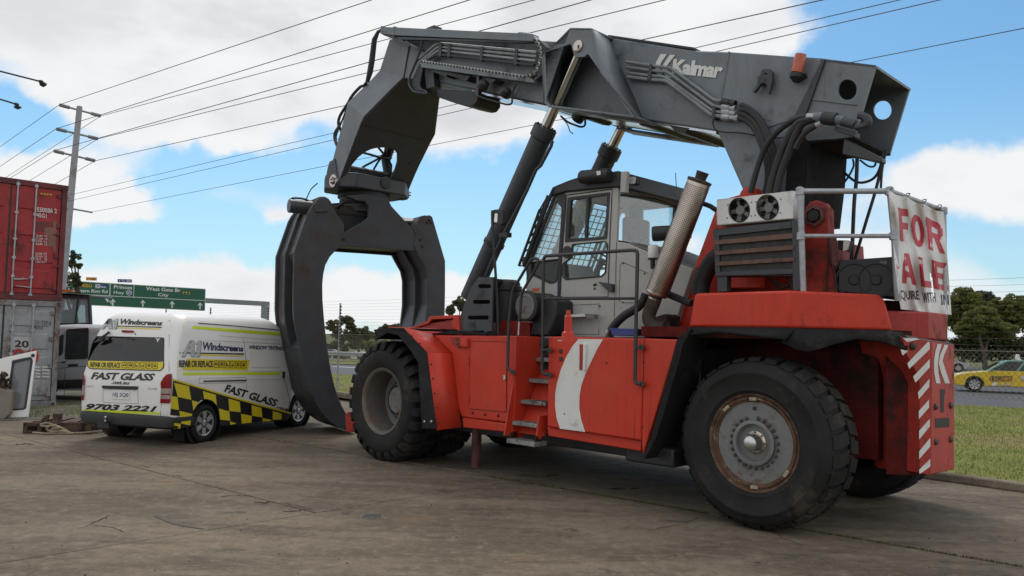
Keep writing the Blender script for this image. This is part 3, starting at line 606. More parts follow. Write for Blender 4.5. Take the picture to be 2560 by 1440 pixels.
fpb = B().prism([PY(.12)(*p) for p in ((1082, 837), (1289, 840), (1268, 1057), (1154, 1043), (1129, 884))], IN * .5); Bmir(fpb).build('side_panel', RED, H, bevel=.02)
Bmir(B().prism([PY(.12)(*p) for p in ((1371, 841), (1694, 849), (1606, 1140), (1367, 1067))], IN * .5)).build('side_panel', RED, H, bevel=.02)
B().mbox(1.45, 5.6, -3.0, -.36, 1.86, 1.97).build('deck', BLACK, H)
# belly between the wheels, lowered and widened to block light underneath
B().mbox(.9, 5.3, -3.2, -.42, .50, 1.9).build('frame', BLACK, H, bevel=.02)
B().mbox(1.05, 1.75, -.7, -.1, .50, .72).build('tank', BLACK, H, bevel=.03)
B().mbox(5.3, 7.3, -2.3, -1.0, .75, 1.95).build('frame', REDD, H, bevel=.02)
B().cyl(m2w(6.126, -3.3, .925), m2w(6.126, 0, .925), .3, n=20).build('drive_axle', BLACK, H)
B().cyl(m2w(0, -2.9, .9), m2w(0, -.4, .9), .2, n=16).build('steer_axle', BLACK, H)
B().tube([gnd(1190, 1168) , gnd(1190, 1168) + MZ * .75], .075, 14).build('stand_post', HUBRED, H)
# door, lock, latch box, bolts on the front panel
DR = decal('door', RED, P12, rnd([(1176, 853), (1267, 855), (1266, 1030), (1171, 1021)], 6), H, o=.008)
b = B(); q = rnd([(1176, 853), (1267, 855), (1266, 1030), (1171, 1021)], 6)
b.tube([P12(*p, .004) for p in q + [q[0]]], .006, 5); b.build('door_seal', paint('seam_dark', (.09, .012, .01), .7), H, DR)
for y0 in (893, 985): B().tube([P12(1173, y0, .012), P12(1172, y0 + 22, .012)], .012, 6).build('hinge', REDD, H, DR)
B().prism([P12(*p, .03) for p in rnd([(1257, 938), (1262, 937), (1263, 950), (1258, 951)], 2)], IN * .03).build('lock', SILVER, H, DR, bevel=.004)
b = B().prism([P12(*p, .002) for p in ((1127, 843), (1164, 845), (1166, 866), (1140, 868), (1130, 860))], IN * .02); b.build('latch_recess_shade', REDD, H, front_panel)  # flat darker red piece painting in the shade of the recess
B().prism([P12(*p, .06) for p in ((1149, 845), (1166, 846), (1167, 868), (1150, 866))], IN * .06).build('latch_box', RED, H, front_panel, bevel=.008)
B().tube(spline([P12(1141, 862, .03), P12(1148, 856, .05), P12(1150, 866, .05), P12(1145, 869, .03)], 4), .012, 6).build('latch', RUST, H, front_panel)
BOLTD = paint('bolt_dark', (.08, .03, .025), .6, .3)
def bolts(name, M, pts, r, mat, parent, o=.0):
    base = None
    for p in pts:
        c = M(*p); b = B().lathe(c, M.n, [(r, -.004), (r, r * .5), (r * .5, r * .9)], 8); b.build(name, mat, H, parent)
bolts('bolt', P12, [(1182, 1032), (1213, 1036), (1246, 1039)], .02, BOLTD, front_panel)
# ---- front mudguard strip, rubber flap, hood
PO, PI = PY(.45), P12
out_ = [(1008, 820), (1068, 881), (1092, 1076)]; in_ = [(1082, 837), (1129, 884), (1153, 1068)]
a = [PO(*p) for p in out_]; c = [PI(*p) for p in in_]
b = B()
for i in (0, 1): b.add([a[i], c[i], c[i + 1], a[i + 1]], [(0, 1, 2, 3)])
t0 = PO(1008, 820); t1 = PO(975, 818)
b.add([a[0], c[0], c[0] + IN * .6, a[0] + MF * .38 + IN * 1.1, a[0] + MF * .38], [(0, 1, 2, 3, 4)])
fg = b.build('mudguard', RED, H, solid=.03)
bolts('bolt', PO, [(1030, 840), (1049, 859), (1066, 879), (1078, 911), (1082, 946), (1086, 983), (1091, 1019), (1096, 1056)], .014, BOLTD, fg)
PF = PY(.50)
rub = B(); up = [(935, 824), (974, 819), (1008, 820), (1066, 880), (1092, 1071)]; lo = [(941, 848), (968, 832), (996, 838), (1028, 878), (1045, 905), (1055, 1071)]
ring = [PY(.46)(*p) for p in up] + [PY(.53)(*p) for p in reversed(lo)]
rub.prism(ring, IN * .025); fl = rub.build('rubber_flap', RUBBER, H)
b = B().prism([PY(.47)(935, 824), PY(.47)(1008, 820), PY(.47)(1008, 820) + IN * 1.3, PY(.47)(935, 824) + IN * 1.3], -MZ * .03); b.build('rubber_flap', RUBBER, H)
B().prism([PY(.46)(935, 824), PY(.46)(935, 824) + IN * 1.3, PY(.46)(941, 848) + IN * 1.3, PY(.46)(941, 848)], MF * -.025).build('rubber_flap', RUBBER, H)
bolts('bolt', PF, [(1062, 1054), (1079, 1054)], .022, SILVER, fl)
b = B().prism([PY(-.62)(*p) for p in ((1022, 820), (1052, 809), (1066, 803), (1073, 791), (1144, 787), (1144, 796), (1080, 799), (1070, 810), (1050, 816), (1030, 822))], IN * 2.0); b.build('front_hood', RED, H, bevel=.01)
B().prism([PY(-.66)(*p) for p in ((1070, 810), (1144, 797), (1144, 832), (1040, 826))], IN * 1.9).build('front_hood', REDD, H)
B().prism([PY(-.55)(*p) for p in ((1129, 818), (1131, 800), (1137, 791), (1146, 788), (1150, 830))], IN * .1).build('lug_plate', RED, H, bevel=.01)
B().prism([P12(*p, .01) for p in ((1078, 834), (1128, 827), (1148, 826), (1240, 836))], IN * .5).build('rubber_mat', RUBBER, H)
B().prism([PY(-.1)(*p) for p in ((862, 1040), (868, 1030), (900, 1030), (900, 1079), (866, 1081))], IN * .8).build('bumper', REDD, H, bevel=.01)
# ---- steps
Xl, Xr = 3.44, 2.98
wall = B().prism([m2w(Xl + .0, .10, 1.98), m2w(Xl, .10, .98), m2w(Xl, .16, .62), m2w(Xl, -.1, .62), m2w(Xl, -.75, 1.98)], MF * .03); wall.build('step_side', RED, H)
B().prism([m2w(Xl, -.66, 2.0), m2w(Xr, -.66, 2.0), m2w(Xr, .02, .68), m2w(Xl, .02, .68)], IN * .03).build('step_back', RED, H)
B().prism([m2w(Xr - .01, .122, .95), m2w(Xr - .02, .17, .70), m2w(Xr - .02, .10, .64), m2w(Xr - .01, -.1, .95)], MF * .02).build('step_side', RED, H)
B().prism([m2w(Xl + .03, .125, 1.30), m2w(Xl + .03, .26, .66), m2w(Xl + .03, -.1, .62), m2w(Xl + .03, -.1, 1.30)], MF * .02).build('step_side', RED, H)
TREAD = paint('step_grating', (.30, .30, .29), .55, .5, var=.25, scale=12, dirt=(.10, .085, .06), damt=.5, dscale=3)
for (x0, y0, h_), Yf in (((1325, 841, 7), -.42), ((1311, 893, 9), -.28), ((1299, 945, 10), -.15), ((1284, 998, 12), -.0), ((1265, 1051, 11), .16)):
    z = PY(Yf)(x0, y0).z
    o = B().mbox(Xr + .0, Xl - .004, Yf - .22, Yf, z - .05, z).build('step', TREAD, H, bevel=.006)
    b = B()
    for k in range(7): b.mbox(Xr + .03 + k * .06, Xr + .065 + k * .06, Yf - .19, Yf - .03, z + .001, z + .006)
    b.build('grip_bar', TREAD, H, o)
z = PY(.20)(1258, 1094).z
o = B().mbox(Xr - .02, Xl + .03, -.03, .22, z - .06, z).build('step', TREAD, H, bevel=.006)
b = B()
for k in range(8): b.mbox(Xr + .02 + k * .055, Xr + .05 + k * .055, .0, .19, z + .001, z + .006)
b.build('grip_bar', TREAD, H, o)
for X in (Xr - .0, Xl): B().prism([m2w(X, .05, .70), m2w(X, .16, .70), m2w(X, .18, z - .05), m2w(X, .02, z - .05)], MF * .025).build('step_strap', RUBBER, H)
# ---- white swoosh, pocket handle, sockets
SW = pxs(4.236, 1140, 820, [(1297, 117), (1556, 120), (1500, 215), (1430, 360), (1365, 500), (1330, 600), (1308, 720), (1306, 850), (1325, 960), (1368, 1102), (1100, 1066), (1065, 950), (1050, 830), (1050, 700), (1068, 590), (1110, 440), (1170, 300), (1235, 190)])
sw = decal('stripe', WHITE, P12, SW, H, rp, o=.004)
B().prism([P12(*p, .006) for p in pxs(4.236, 1140, 820, [(1308, 172), (1345, 172), (1340, 448), (1306, 446)])], IN * .004).build('handle_recess_shade', REDD, H, rp)  # flat darker red plate stands for the shaded handle slot
B().prism([P12(*p, .035) for p in pxs(4.236, 1140, 820, [(1345, 165), (1372, 165), (1366, 452), (1340, 450)])], IN * .03).build('pull_handle', WHITE, H, rp, bevel=.004)
b = B().prism([P12(*p, .006) for p in pxs(4.236, 1140, 820, [(1075, 128), (1140, 130), (1140, 138), (1075, 136)])], IN * .004); b.build('label_plate', ACW, H, rp)
for y in (245, 328):
    cpt = (1140 + 1110 / 4.236, 820 + y / 4.236); o = B().lathe(P12(*cpt), ML, [(.030, -.002), (.030, .008), (.018, .008), (.018, -.002)], 16).build('socket', BLACK, H, rp)
    B().lathe(P12(*cpt), ML, [(.017, -.002), (.014, .012)], 10).build('socket_cap', RUST, H, o)
bolts('bolt', P12, [(1140 + x / 4.236, 820 + y / 4.236) for x, y in ((1150, 910), (1596, 368), (1990, 362), (1978, 1045))], .011, BOLTD, rp)
# ---- handrails
RAILM = paint('rail_black', (.030, .031, .034), .45, var=.2)
def pipe(name, M, pts, r, mat, parent=None, n=4, sm=True, k=8):
    P = [M(*p) if callable(M) else M for p in pts]; return B().tube(spline(P, n) if sm else P, r, k).build(name, mat, H, parent)
def bent(pts, r=10): # straight runs with rounded corners
    out = [pts[0]]
    for i in range(1, len(pts) - 1):
        p, a_, b_ = Vector(pts[i]), Vector(pts[i - 1]), Vector(pts[i + 1]); ra = min(r, (a_ - p).length * .45); rb = min(r, (b_ - p).length * .45)
        s_, e_ = p + (a_ - p).normalized() * ra, p + (b_ - p).normalized() * rb
        out += [tuple(s_ * (1 - t) ** 2 + p * 2 * t * (1 - t) + e_ * t * t) for t in (0, .25, .5, .75, 1)]
    return out + [pts[-1]]
PR = PY(.20)
pipe('grab_rail', PR, bent([(1282, 931), (1269, 922), (1272, 810), (1281, 727), (1328, 648), (1344, 645), (1346, 660), (1304, 733), (1298, 804)], 9), .021, RAILM, sm=False)
B().cyl(PR(1298, 804), PR(1296, 838), .012).build('rail_pin', SILVER, H)
B().cyl(P12(1283, 931), PR(1283, 931) + ML * .01, .032).build('rail_foot', RAILM, H)
r0 = pipe('handrail', PR, bent([(1372, 937), (1355, 934), (1359, 641), (1376, 639), (1583, 625), (1594, 628), (1587, 957), (1603, 961)], 11), .023, RAILM, sm=False)
pipe('handrail', PR, [(1358, 747), (1591, 746)], .018, RAILM, sm=False)
for p in ((1373, 875), (1373, 937), (1603, 868), (1603, 960)): B().cyl(P12(*p), PR(*p) + ML * .0, .034).build('rail_foot', RAILM, H)
B().cyl(PR(1357, 875), PR(1373, 875), .015).build('rail_foot', RAILM, H); B().cyl(PR(1588, 868), PR(1603, 868), .015).build('rail_foot', RAILM, H)
# ---- bracket plate, mirror, drums on the deck in front of the cab
P0 = PY(.0)
holes = [rnd(pxs(6, 1080, 640, h_), 4) for h_ in ([(690, 425), (885, 420), (885, 482), (690, 484)], [(615, 660), (870, 655), (870, 718), (610, 718)], [(535, 895), (865, 890), (865, 955), (532, 955)])]
holeplate(pxs(6, 1080, 640, [(700, 315), (915, 315), (895, 1125), (780, 1145), (780, 1120), (600, 1120), (600, 1140), (470, 1130), (460, 770), (600, 460)]), holes, P0, IN * .03).build('step_plate', GREYD, H)
B().prism([PY(-.03)(*p) for p in pxs(6, 1080, 640, [(700, 315), (700, 360), (480, 790), (470, 1130), (440, 1120), (430, 880), (560, 500)])], IN * .5).build('shroud', BLACK, H)
PM = PY(-.08)
mr = B().prism([PM(*p) for p in rnd([(1228, 528), (1236, 523), (1252, 524), (1257, 533), (1256, 560), (1250, 564), (1231, 560)], 4)], IN * .09).build('mirror', BLACK, H, bevel=.008)
B().prism([PM(*p, .003) for p in rnd([(1237, 533), (1244, 534), (1243, 556), (1235, 555)], 2)], IN * .004).build('mirror_glass', CHROME, H, mr)
pipe('mirror_pole', PM, [(1231, 526), (1231, 560), (1236, 640), (1241, 720), (1246, 835)], .02, BLACK)
d0 = B().lathe(PY(-.35)(1313, 765), ML, [(.02, -.72), (.19, -.72), (.205, -.70), (.205, -.05), (.225, -.04), (.225, -.012), (.205, -.0), (.19, .0)], 36).build('air_cleaner', BLACK, H)
B().lathe(PY(-.35)(1313, 765), ML, [(.185, -.01), (.185, .012), (.14, .016), (.13, .008), (.03, .008), (.025, .02)], 36).build('lid', RIM, H, d0)
dd_ = PY(-.75)(1262, 775); B().lathe(dd_, MZ, [(.24, -.2), (.24, .28), (.26, .30), (.26, .36), (.235, .37), (.225, .42), (.18, .46), (.05, .47)], 30).build('air_filter', BLACK, H)
B().prism([PY(-.5)(*p) for p in pxs(6, 1080, 640, [(1560, 600), (1730, 590), (1870, 680), (1870, 890), (1740, 1190), (1470, 1190), (1500, 980)])], IN * .6).build('battery_box', BLACK, H, bevel=.02)
B().prism([PY(-.55)(*p) for p in ((1236, 838), (1242, 800), (1325, 806), (1325, 842))], IN * .4).build('deck_frame', REDD, H)
# ---- wheels
def wheel(X, Y, s, R, front, hidden=False):
    """Y: outer rim plane; s: +1 facing the near side"""
    c = m2w(X, Y, R); ax = ML * s; n = 44
    if front: prof = [(.50, -.40), (.40, -.40)]
    if front:
        w = B().lathe(c, ax, [(.47, -.42), (.47, -.40), (.22, -.40), (.21, -.30), (.19, -.28), (.0, -.28)], 40).build('wheel', RIM, H)
        B().lathe(c, ax, [(.51, -.52), (.505, -.012), (.522, .006), (.517, .012), (.485, .0), (.468, -.02), (.460, -.06), (.452, -.40), (.47, -.52)], 56, cap=False).build('rim', paint('rim_dusty', (.125, .115, .10), .6, .1, var=.2, dirt=(.15, .09, .055), damt=.5, dscale=4) if 'rim_dusty' not in MATS else MATS['rim_dusty'], H, w)
        me = None
        for k in range(30 if not hidden else 0):
            a = 2 * math.pi * k / 30; d = MZ * math.cos(a) + MF * math.sin(a)
            o = B().lathe(c + d * .25 - ax * .40, ax, [(.019, 0), (.019, .05), (.010, .052), (.010, .10)], 8).build('nut', SILVER, H, w)
            B().lathe(c + d * .215 - ax * .40, ax, [(.012, 0), (.012, .07)], 6).build('nut', RIM, H, w) if k % 2 == 0 else None
    else:
        w = B().lathe(c, ax, [(.43, -.06), (.43, -.035), (.285, -.03), (.24, -.03), (.238, .0), (.225, .006), (.20, .006), (.195, -.01), (.185, -.07), (.12, -.10), (.115, -.04), (.095, -.035), (.09, .0), (.080, .05), (.075, .075), (.055, .092), (.0, .098)], 48)
        w = B().lathe(c, ax, [(.43, -.06), (.43, -.035), (.285, -.03), (.24, -.03), (.238, .0), (.225, .006), (.20, .006), (.195, -.01), (.185, -.07)], 48).build('wheel', RIM, H)
        B().lathe(c, ax, [(.19, -.075), (.12, -.10), (.03, -.10)], 32).build('hub', HUBRED, H, w)
        B().lathe(c, ax, [(.125, -.10), (.12, -.05), (.105, -.045), (.10, -.04)], 32).build('hub_flange', MUFF, H, w)
        B().lathe(c, ax, [(.095, -.05), (.088, .0), (.080, .05), (.075, .075), (.055, .092), (.02, .098)], 32).build('hub_cap', SILVER, H, w)
        B().lathe(c, ax, [(.51, -.5), (.505, -.02), (.522, .004), (.515, .012), (.50, .004), (.49, -.015), (.478, -.02), (.475, -.006), (.462, -.004), (.455, -.022), (.435, -.03), (.42, -.06), (.43, -.5)], 64, cap=False).build('rim', RUST, H, w)
        for k in range(24):
            if k == 0: continue
            a = 2 * math.pi * k / 24 - .08; d = MZ * math.cos(a) - MF * math.sin(a)
            B().lathe(c + d * .265 - ax * .032, ax, [(.022, 0), (.022, .018), (.014, .022), (.012, .04)], 8).build('nut', BOLTN, H, w)
        for k in range(8):
            a = 2 * math.pi * k / 8; d = MZ * math.cos(a) - MF * math.sin(a); B().lathe(c + d * .11 - ax * .046, ax, [(.010, 0), (.010, .016)], 6).build('nut', BOLTN, H, w)
        for a in (.0, -.75, 2.2, 3.1):
            d = MZ * math.cos(a) + MF * -math.sin(a); t = d.cross(ax); B().box(c + d * .462 + ax * .004, t * .04, d * .018, ax * .014).build('rim_clip', CLIP, H, w, bevel=.006)
        B().lathe(c + MZ * .36 - ax * .034, ax, [(.024, 0), (.024, .004)], 16).build('valve_hole', BLACK, H, w)
    Wd = .56
    half = [(.512, .0), (.56, .028), (.64, .052), (.73, .06), (.80, .045), (.85, .012), (.885, -.03), (R - .02, -.09), (R - .01, -.16)]
    if front: half = [(.512, .0), (.56, .025), (.64, .048), (.73, .052), (.775, .035), (.81, .0), (.835, -.05), (.845, -.12), (.85, -.2)]
    if not front: half = [(.512, .0), (.545, .026), (.555, .036), (.57, .036), (.58, .034), (.64, .052), (.725, .062), (.735, .070), (.75, .068), (.755, .060), (.80, .045), (.85, .008), (.868, -.04), (R - .04, -.10), (R - .035, -.16)]
    prof = half + [(r, -Wd - h) for r, h in reversed(half)]
    b = B().lathe(c, ax, prof, 88, cap=False)
    N = 26 if front else 30
    for side_ in (0, 1):
        for k in range(N):
            a0 = 2 * math.pi * (k + .5 * side_) / N; wa = (.56 if front else .72) * math.pi / N
            sg = (lambda h: h) if side_ == 0 else (lambda h: -Wd - h)
            if front: sec = [(.80, .036, 1.0), (.845, .028, 1.0), (.90, .0, 1.0), (R + .012, -.05, .95), (R + .016, -.16, .9), (R + .014, -.30, .85), (.86, -.30, .85), (.84, -.05, 1.0), (.79, .02, 1.0)]
            else: sec = [(.865, .002, 1.0), (.90, -.035, 1.0), (R - .006, -.085, 1.0), (R, -.16, 1.0), (R + .002, -.26, 1.0), (R - .02, -.26, 1.0), (R - .05, -.09, 1.0), (.85, -.03, 1.0)]
            L, Rr = [], []
            for (r, h, f) in sec:
                tw = (-.06 * (h + .0)) * 3
                for lst, s2 in ((L, -1), (Rr, 1)):
                    a = a0 + tw + s2 * wa * f; lst.append(c + ax * sg(h) + (MZ * math.cos(a) + MF * math.sin(a)) * r)
            b.loft(L, Rr)
    b.build('tyre', TYRE, H, w, sharp=40)
    return w
BOLTN = paint('nut_steel', (.10, .095, .085), .5, .5, var=.3, scale=20); CLIP = paint('clip_rust', (.36, .30, .22), .8, var=.4, scale=20)
wheel(0, 0, 1, .915, False); wheel(0, -3.30, -1, .915, False)
wheel(6.126, .345, 1, .925, True); wheel(6.126, -.36, 1, .925, True, True); wheel(6.126, -3.645, -1, .925, True, True); wheel(6.126, -2.94, -1, .925, True, True)
# ---- rear fender block, rubber skirt, arch, counterweight
PA, PB = PP((.73, 0), (-.39, -.03)), PP((-.39, -.03), (-1.02, -.80))
ftop = [PA(1737, 733), PA(1974, 726), PB(2198, 736), PB(2213, 752)]; fbot = [PB(2233, 826), PA(1974, 820), PA(1721, 817)]
back = m2w(.1, -1.5, 0)
blk = B(); front = [PA(1737, 733), PA(1974, 726), PA(1974, 820), PA(1721, 817)]; fr2 = [PA(1974, 726), PB(2198, 736), PB(2213, 752), PB(2233, 826), PA(1974, 820)]
vs_ = front + [PB(2198, 736), PB(2213, 752), PB(2233, 826)]; n = len(vs_); bk = [p + IN * .9 if i < 4 else Vector((*(p + IN * .6 + MF * .35).to_2d(), p.z)) for i, p in enumerate(vs_)]
blk.add(vs_ + bk, [(0, 1, 2, 3), (1, 4, 5, 6, 2), (0, 7, 8, 1), (1, 8, 11, 4), (4, 11, 12, 5), (5, 12, 13, 6), (0, 3, 10, 7), (3, 2, 9, 10), (2, 6, 13, 9), (7, 10, 9, 8), (8, 9, 13, 12, 11)])
fb = blk.build('fender', RED, H, bevel=.03, seg=3); Bmir(blk).build('fender', RED, H, bevel=.03)
# skirt rubber
PS, PSB = PP((.80, .04), (-.42, .02)), PP((-.42, .02), (-1.06, -.78))
def sk(pts_a, pts_b): # strip between upper and lower outlines
    b = B(); n = len(pts_a); b.add(pts_a + pts_b, [(i, i + 1, n + i + 1, n + i) for i in range(n - 1)]); return b.build('rubber_skirt', RUBBER, H, solid=.02)
def SM(x, y, o=0.): return PS(x, y, o) if x < 1980 else PSB(x, y, o)
sk([SM(*p, .0) for p in ((1722, 820), (1800, 819), (1880, 820), (1986, 822))], [SM(*p, .10) for p in ((1716, 838), (1795, 830), (1890, 840), (1964, 849))])
sk([SM(*p, -.01) for p in ((1950, 822), (1986, 823), (2060, 824), (2140, 825), (2200, 826), (2255, 831), (2273, 853))], [SM(*p, .06) for p in ((1955, 856), (1992, 874), (2022, 880), (2086, 861), (2140, 847), (2205, 855), (2266, 876))])
B().prism([P12(*p, .03) for p in ((1693, 846), (1716, 828), (1726, 823), (1722, 836), (1706, 862), (1697, 905), (1640, 1095), (1611, 1148), (1607, 1143), (1628, 1092))], IN * .5).build('arch_rubber', RUBBER, H)
# wheel well behind the rear wheel, its roof extended to shade it
WELL = paint('well_red_shaded', (.10, .012, .010), .8, var=.3, dirt=(.02, .014, .012), damt=.8, dscale=1, spec=.15)  # grimy red darkened further to hold the shade inside the arch
B().mbox(-.9, 1.45, -2.25, -1.05, .75, 2.45).build('wheel_well', WELL, H)
B().prism([m2w(1.5, -.06, 2.02), m2w(-.42, -.06, 2.02), m2w(-1.06, -.86, 2.02), m2w(-1.2, -1.2, 2.02), m2w(1.5, -1.2, 2.02)], MZ * .12).build('wheel_well', WELL, H)
B().mbox(1.40, 1.48, -1.1, -.1, .75, 2.05).build('wheel_well', WELL, H)
B().prism([m2w(-1.0, -1.0, .62), m2w(-1.27, -1.22, .62), m2w(-1.27, -2.1, .62), m2w(-1.0, -2.3, .62)], MZ * 1.45).build('wheel_well', WELL, H)
NP = [(-1.08, -.80), (-1.363, -1.28)]
PN, PK = PP(NP[1], (-1.22, -.88)), PP((-1.363, -1.28), (-1.363, -2.02))
# chevron plate (with the arch cut) and nose plate
chev = [(2257, 845), (2331, 853), (2327, 1187), (2299, 1182), (2300, 962), (2292, 930), (2266, 884)]
cp_ = B().prism([PN(*p) for p in chev], (MF * .5 + IN * .12)).build('counterweight', REDD, H)
nose = B(); kf = [(2331, 853), (2386, 861), (2386, 1174), (2327, 1187)]
nose.prism([PK(*p) for p in kf], MF * .55); REDK = paint('red_paint_worn', (.46, .055, .045), .5, var=.12, dirt=(.12, .03, .025), damt=.3); ns = nose.build('counterweight', REDK, H, bevel=.012)
b = B(); b.loft([PK(2331, 853), PK(2386, 861), PN(2257, 845)] , [PK(2331, 853) + MF * .45 + MZ * .16, PK(2386, 861) + MF * .45 + MZ * .16, PN(2257, 845) + MF * .3 + MZ * .16]); b.build('counterweight_top', paint('dusty_top', (.17, .14, .13), .8, var=.3), H)
B().prism([m2w(-.95, -.9, 2.05), m2w(-1.32, -1.35, 2.05), m2w(-1.32, -2.0, 2.05), m2w(-.95, -2.4, 2.05), m2w(.3, -2.6, 2.05), m2w(.3, -.7, 2.05)], MZ * .3).build('rear_deck', REDD, H, bevel=.02)
for s_ in ([(2258, 846), (2268, 855), (2300, 848), (2286, 845)],): decal('chevron', WHITE, PN, s_, H, cp_, o=.005)
CH = pxs(3.129, 2180, 780, [(225, 292), (283, 305), (240, 340), (232, 320)]), pxs(3.129, 2180, 780, [(276, 402), (440, 230), (452, 240), (452, 290), (292, 445)]), pxs(3.129, 2180, 780, [(322, 505), (452, 368), (452, 432), (340, 553)]), pxs(3.129, 2180, 780, [(360, 628), (450, 522), (448, 585), (366, 682)]), pxs(3.129, 2180, 780, [(366, 775), (446, 685), (446, 748), (367, 838)]), pxs(3.129, 2180, 780, [(368, 930), (452, 835), (452, 895), (369, 998)]), pxs(3.129, 2180, 780, [(369, 1090), (455, 985), (457, 1050), (369, 1152)]), pxs(3.129, 2180, 780, [(369, 1235), (456, 1148), (456, 1210), (372, 1268)])
for s_ in CH: decal('chevron', WHITE, PN, s_, H, cp_, o=.005)
LOGO = ([(513, 250), (545, 252), (525, 330), (516, 400), (520, 480), (537, 558), (502, 558), (486, 470), (484, 390), (495, 310)], [(568, 256), (598, 258), (566, 330), (552, 382), (570, 440), (610, 558), (572, 558), (538, 470), (521, 395), (535, 330)])
for s_ in LOGO: decal('emblem', WHITE, PK, pxs(3.129, 2180, 780, s_), H, ns, o=.005)
for s_ in ([(538, 603), (566, 603), (564, 785), (538, 785)], [(495, 832), (606, 826), (604, 900), (496, 906)]): B().prism([PK(*p, .001) for p in pxs(3.129, 2180, 780, s_)], MF * .012).build('tow_slot', BLACK, H, ns); decal('tow_slot', BLACK, PK, pxs(3.129, 2180, 780, s_), H, ns, o=.004)
for p in ((492, 740), (609, 730), (495, 1015), (608, 995)): bolts('bolt', PK, pxs(3.129, 2180, 780, [p]), .036, BOLTN, ns)
bolts('bolt', PN, [(2280, 866)], .04, BLACK, cp_)
# ---- deck equipment: boom tower, condenser, radiator, railing
PT = PY(-.95)
B().prism([PT(*p) for p in ((1880, 478), (1823, 494), (1788, 527), (1673, 840), (1770, 840), (1800, 720), (1900, 720), (1905, 560))], IN * .12).build('tower_brace', RED, H, bevel=.01)
Bmir(B().prism([PT(*p) for p in ((1880, 478), (1823, 494), (1788, 527), (1673, 840), (1770, 840), (1800, 720), (1900, 720), (1905, 560))], IN * .12)).build('tower_brace', RED, H)
tw = B().prism([PY(-.92)(*p) for p in ((2011, 545), (2013, 520), (2024, 505), (2040, 500), (2058, 506), (2070, 522), (2072, 590), (2094, 735), (2008, 735))], IN * .16); tw.build('tower_plate', REDD, H, bevel=.01)
B().lathe(PY(-.92)(2037, 540), ML, [(.13, -.02), (.13, .03), (.09, .04), (.085, .0)], 6).build('pivot_cap', HUBRED, H)
B().lathe(PY(-.92)(2037, 540), ML, [(.07, .0), (.065, .05)], 16).build('pivot_pin', BLACK, H)
B().prism([PY(-1.25)(*p) for p in ((1760, 840), (1800, 600), (2090, 600), (2100, 740))], IN * .8).build('tower_core', REDD, H)
B().lathe(PY(-1.0)(1876, 492), ML, [(.12, -.1), (.12, .05), (.05, .06)], 20).build('boom_foot', RED, H)
PQ = PY(-.40)
ac = holeplate([(1793, 500), (1982, 478), (1983, 545), (1793, 562)], [circ(1848, 525, 26, 30, rot=-.1), circ(1919, 518, 27.5, 31, rot=-.1)], PQ, IN * .015).build('condenser', ACW, H)
w0, w1 = PQ(1793, 500), PQ(1983, 478); hb = PQ(1793, 562).z
b = B(); dep = IN * .26
b.add([w0, w1, w1 + dep, w0 + dep], [(0, 1, 2, 3)]); lo_ = [Vector((p.x, p.y, hb)) for p in (w0, w1, w1 + dep, w0 + dep)]
b.add([w1, w1 + dep, lo_[2], lo_[1]], [(0, 1, 2, 3)]); b.add([w0, w0 + dep, lo_[3], lo_[0]], [(0, 1, 2, 3)]); b.add(lo_, [(0, 1, 2, 3)]); b.add([w0 + dep, w1 + dep, lo_[2], lo_[3]], [(0, 1, 2, 3)])
b.build('housing', ACW, H, ac, solid=.01)
for (x, y, rx, ry) in ((1848, 525, 26, 30), (1919, 518, 27.5, 31)):
    c = PQ(x, y); r = (PQ(x + rx, y) - PQ(x - rx, y)).length / 2
    fn = B().lathe(c + IN * .03, ML, [(.0, .012), (r * .40, .012), (r * .42, 0), (r * .40, -.02)], 20).build('fan_hub', RIM, H, ac)
    for k in range(5):
        a = 2 * math.pi * k / 5 + .35; d = MZ * math.cos(a) + MF * math.sin(a); t = d.cross(ML); B().prism([c + IN * .05 + d * r * .38 - t * r * .16, c + IN * .05 + d * r * .95 - t * r * .20, c + IN * .03 + d * r * .95 + t * r * .16, c + IN * .03 + d * r * .38 + t * r * .12], IN * .006).build('fan_blade', RIM, H, ac)
    B().lathe(c + IN * .10, ML, [(r * 1.05, 0), (r * 1.05, .002)], 20).build('fan_grille', BLACK, H, ac)
    b = B(); q = circ(x, y, rx, ry, rot=-.1); b.tube([PQ(*p, .002) for p in q + [q[0]]], .006, 5); b.build('fan_ring', BLACK, H, ac)
bolts('screw', PQ, [(1820, 512), (1818, 545), (1879, 506), (1878, 540), (1890, 505), (1888, 538), (1952, 498), (1951, 532)], .008, BLACK, ac)
PRD = PY(-.42)
rd = B().prism([PRD(*p) for p in ((1786, 572), (1978, 553), (1982, 690), (1790, 690))], IN * .25).build('radiator', FIN, H)
for pts in ([(1782, 575), (1978, 554), (1979, 570), (1783, 591)], [(1791, 680), (1982, 672), (1983, 685), (1792, 690)]): B().prism([PRD(*p, .03) for p in pts], IN * .03).build('radiator_frame', GREYD, H, rd, bevel=.004)
for pts in ([(1783, 575), (1797, 574), (1800, 690), (1788, 690)], [(1979, 553), (1999, 552), (2002, 726), (1982, 726)]): B().prism([PRD(*p, .025) for p in pts], IN * .1).build('radiator_frame', GREYD, H, rd, bevel=.004)
B().prism([PRD(*p) for p in ((1793, 690), (1817, 688), (1817, 728), (1794, 729))], IN * .1).build('radiator_leg', GREYD, H, rd)
for pts in ([(1786, 601), (1982, 583), (1983, 596), (1786, 612)], [(1787, 628), (1984, 613), (1984, 624), (1787, 638)], [(1788, 655), (1986, 643), (1986, 653), (1788, 665)]):
    q = [PRD(*p, .035) for p in pts]; B().prism(q, IN * .02).build('slat', BROWN, H, rd, bevel=.003)
bolts('bolt', PRD, [(1796, 577), (1827, 577), (1863, 574), (1900, 572), (1972, 564)], .010, GALV, rd)
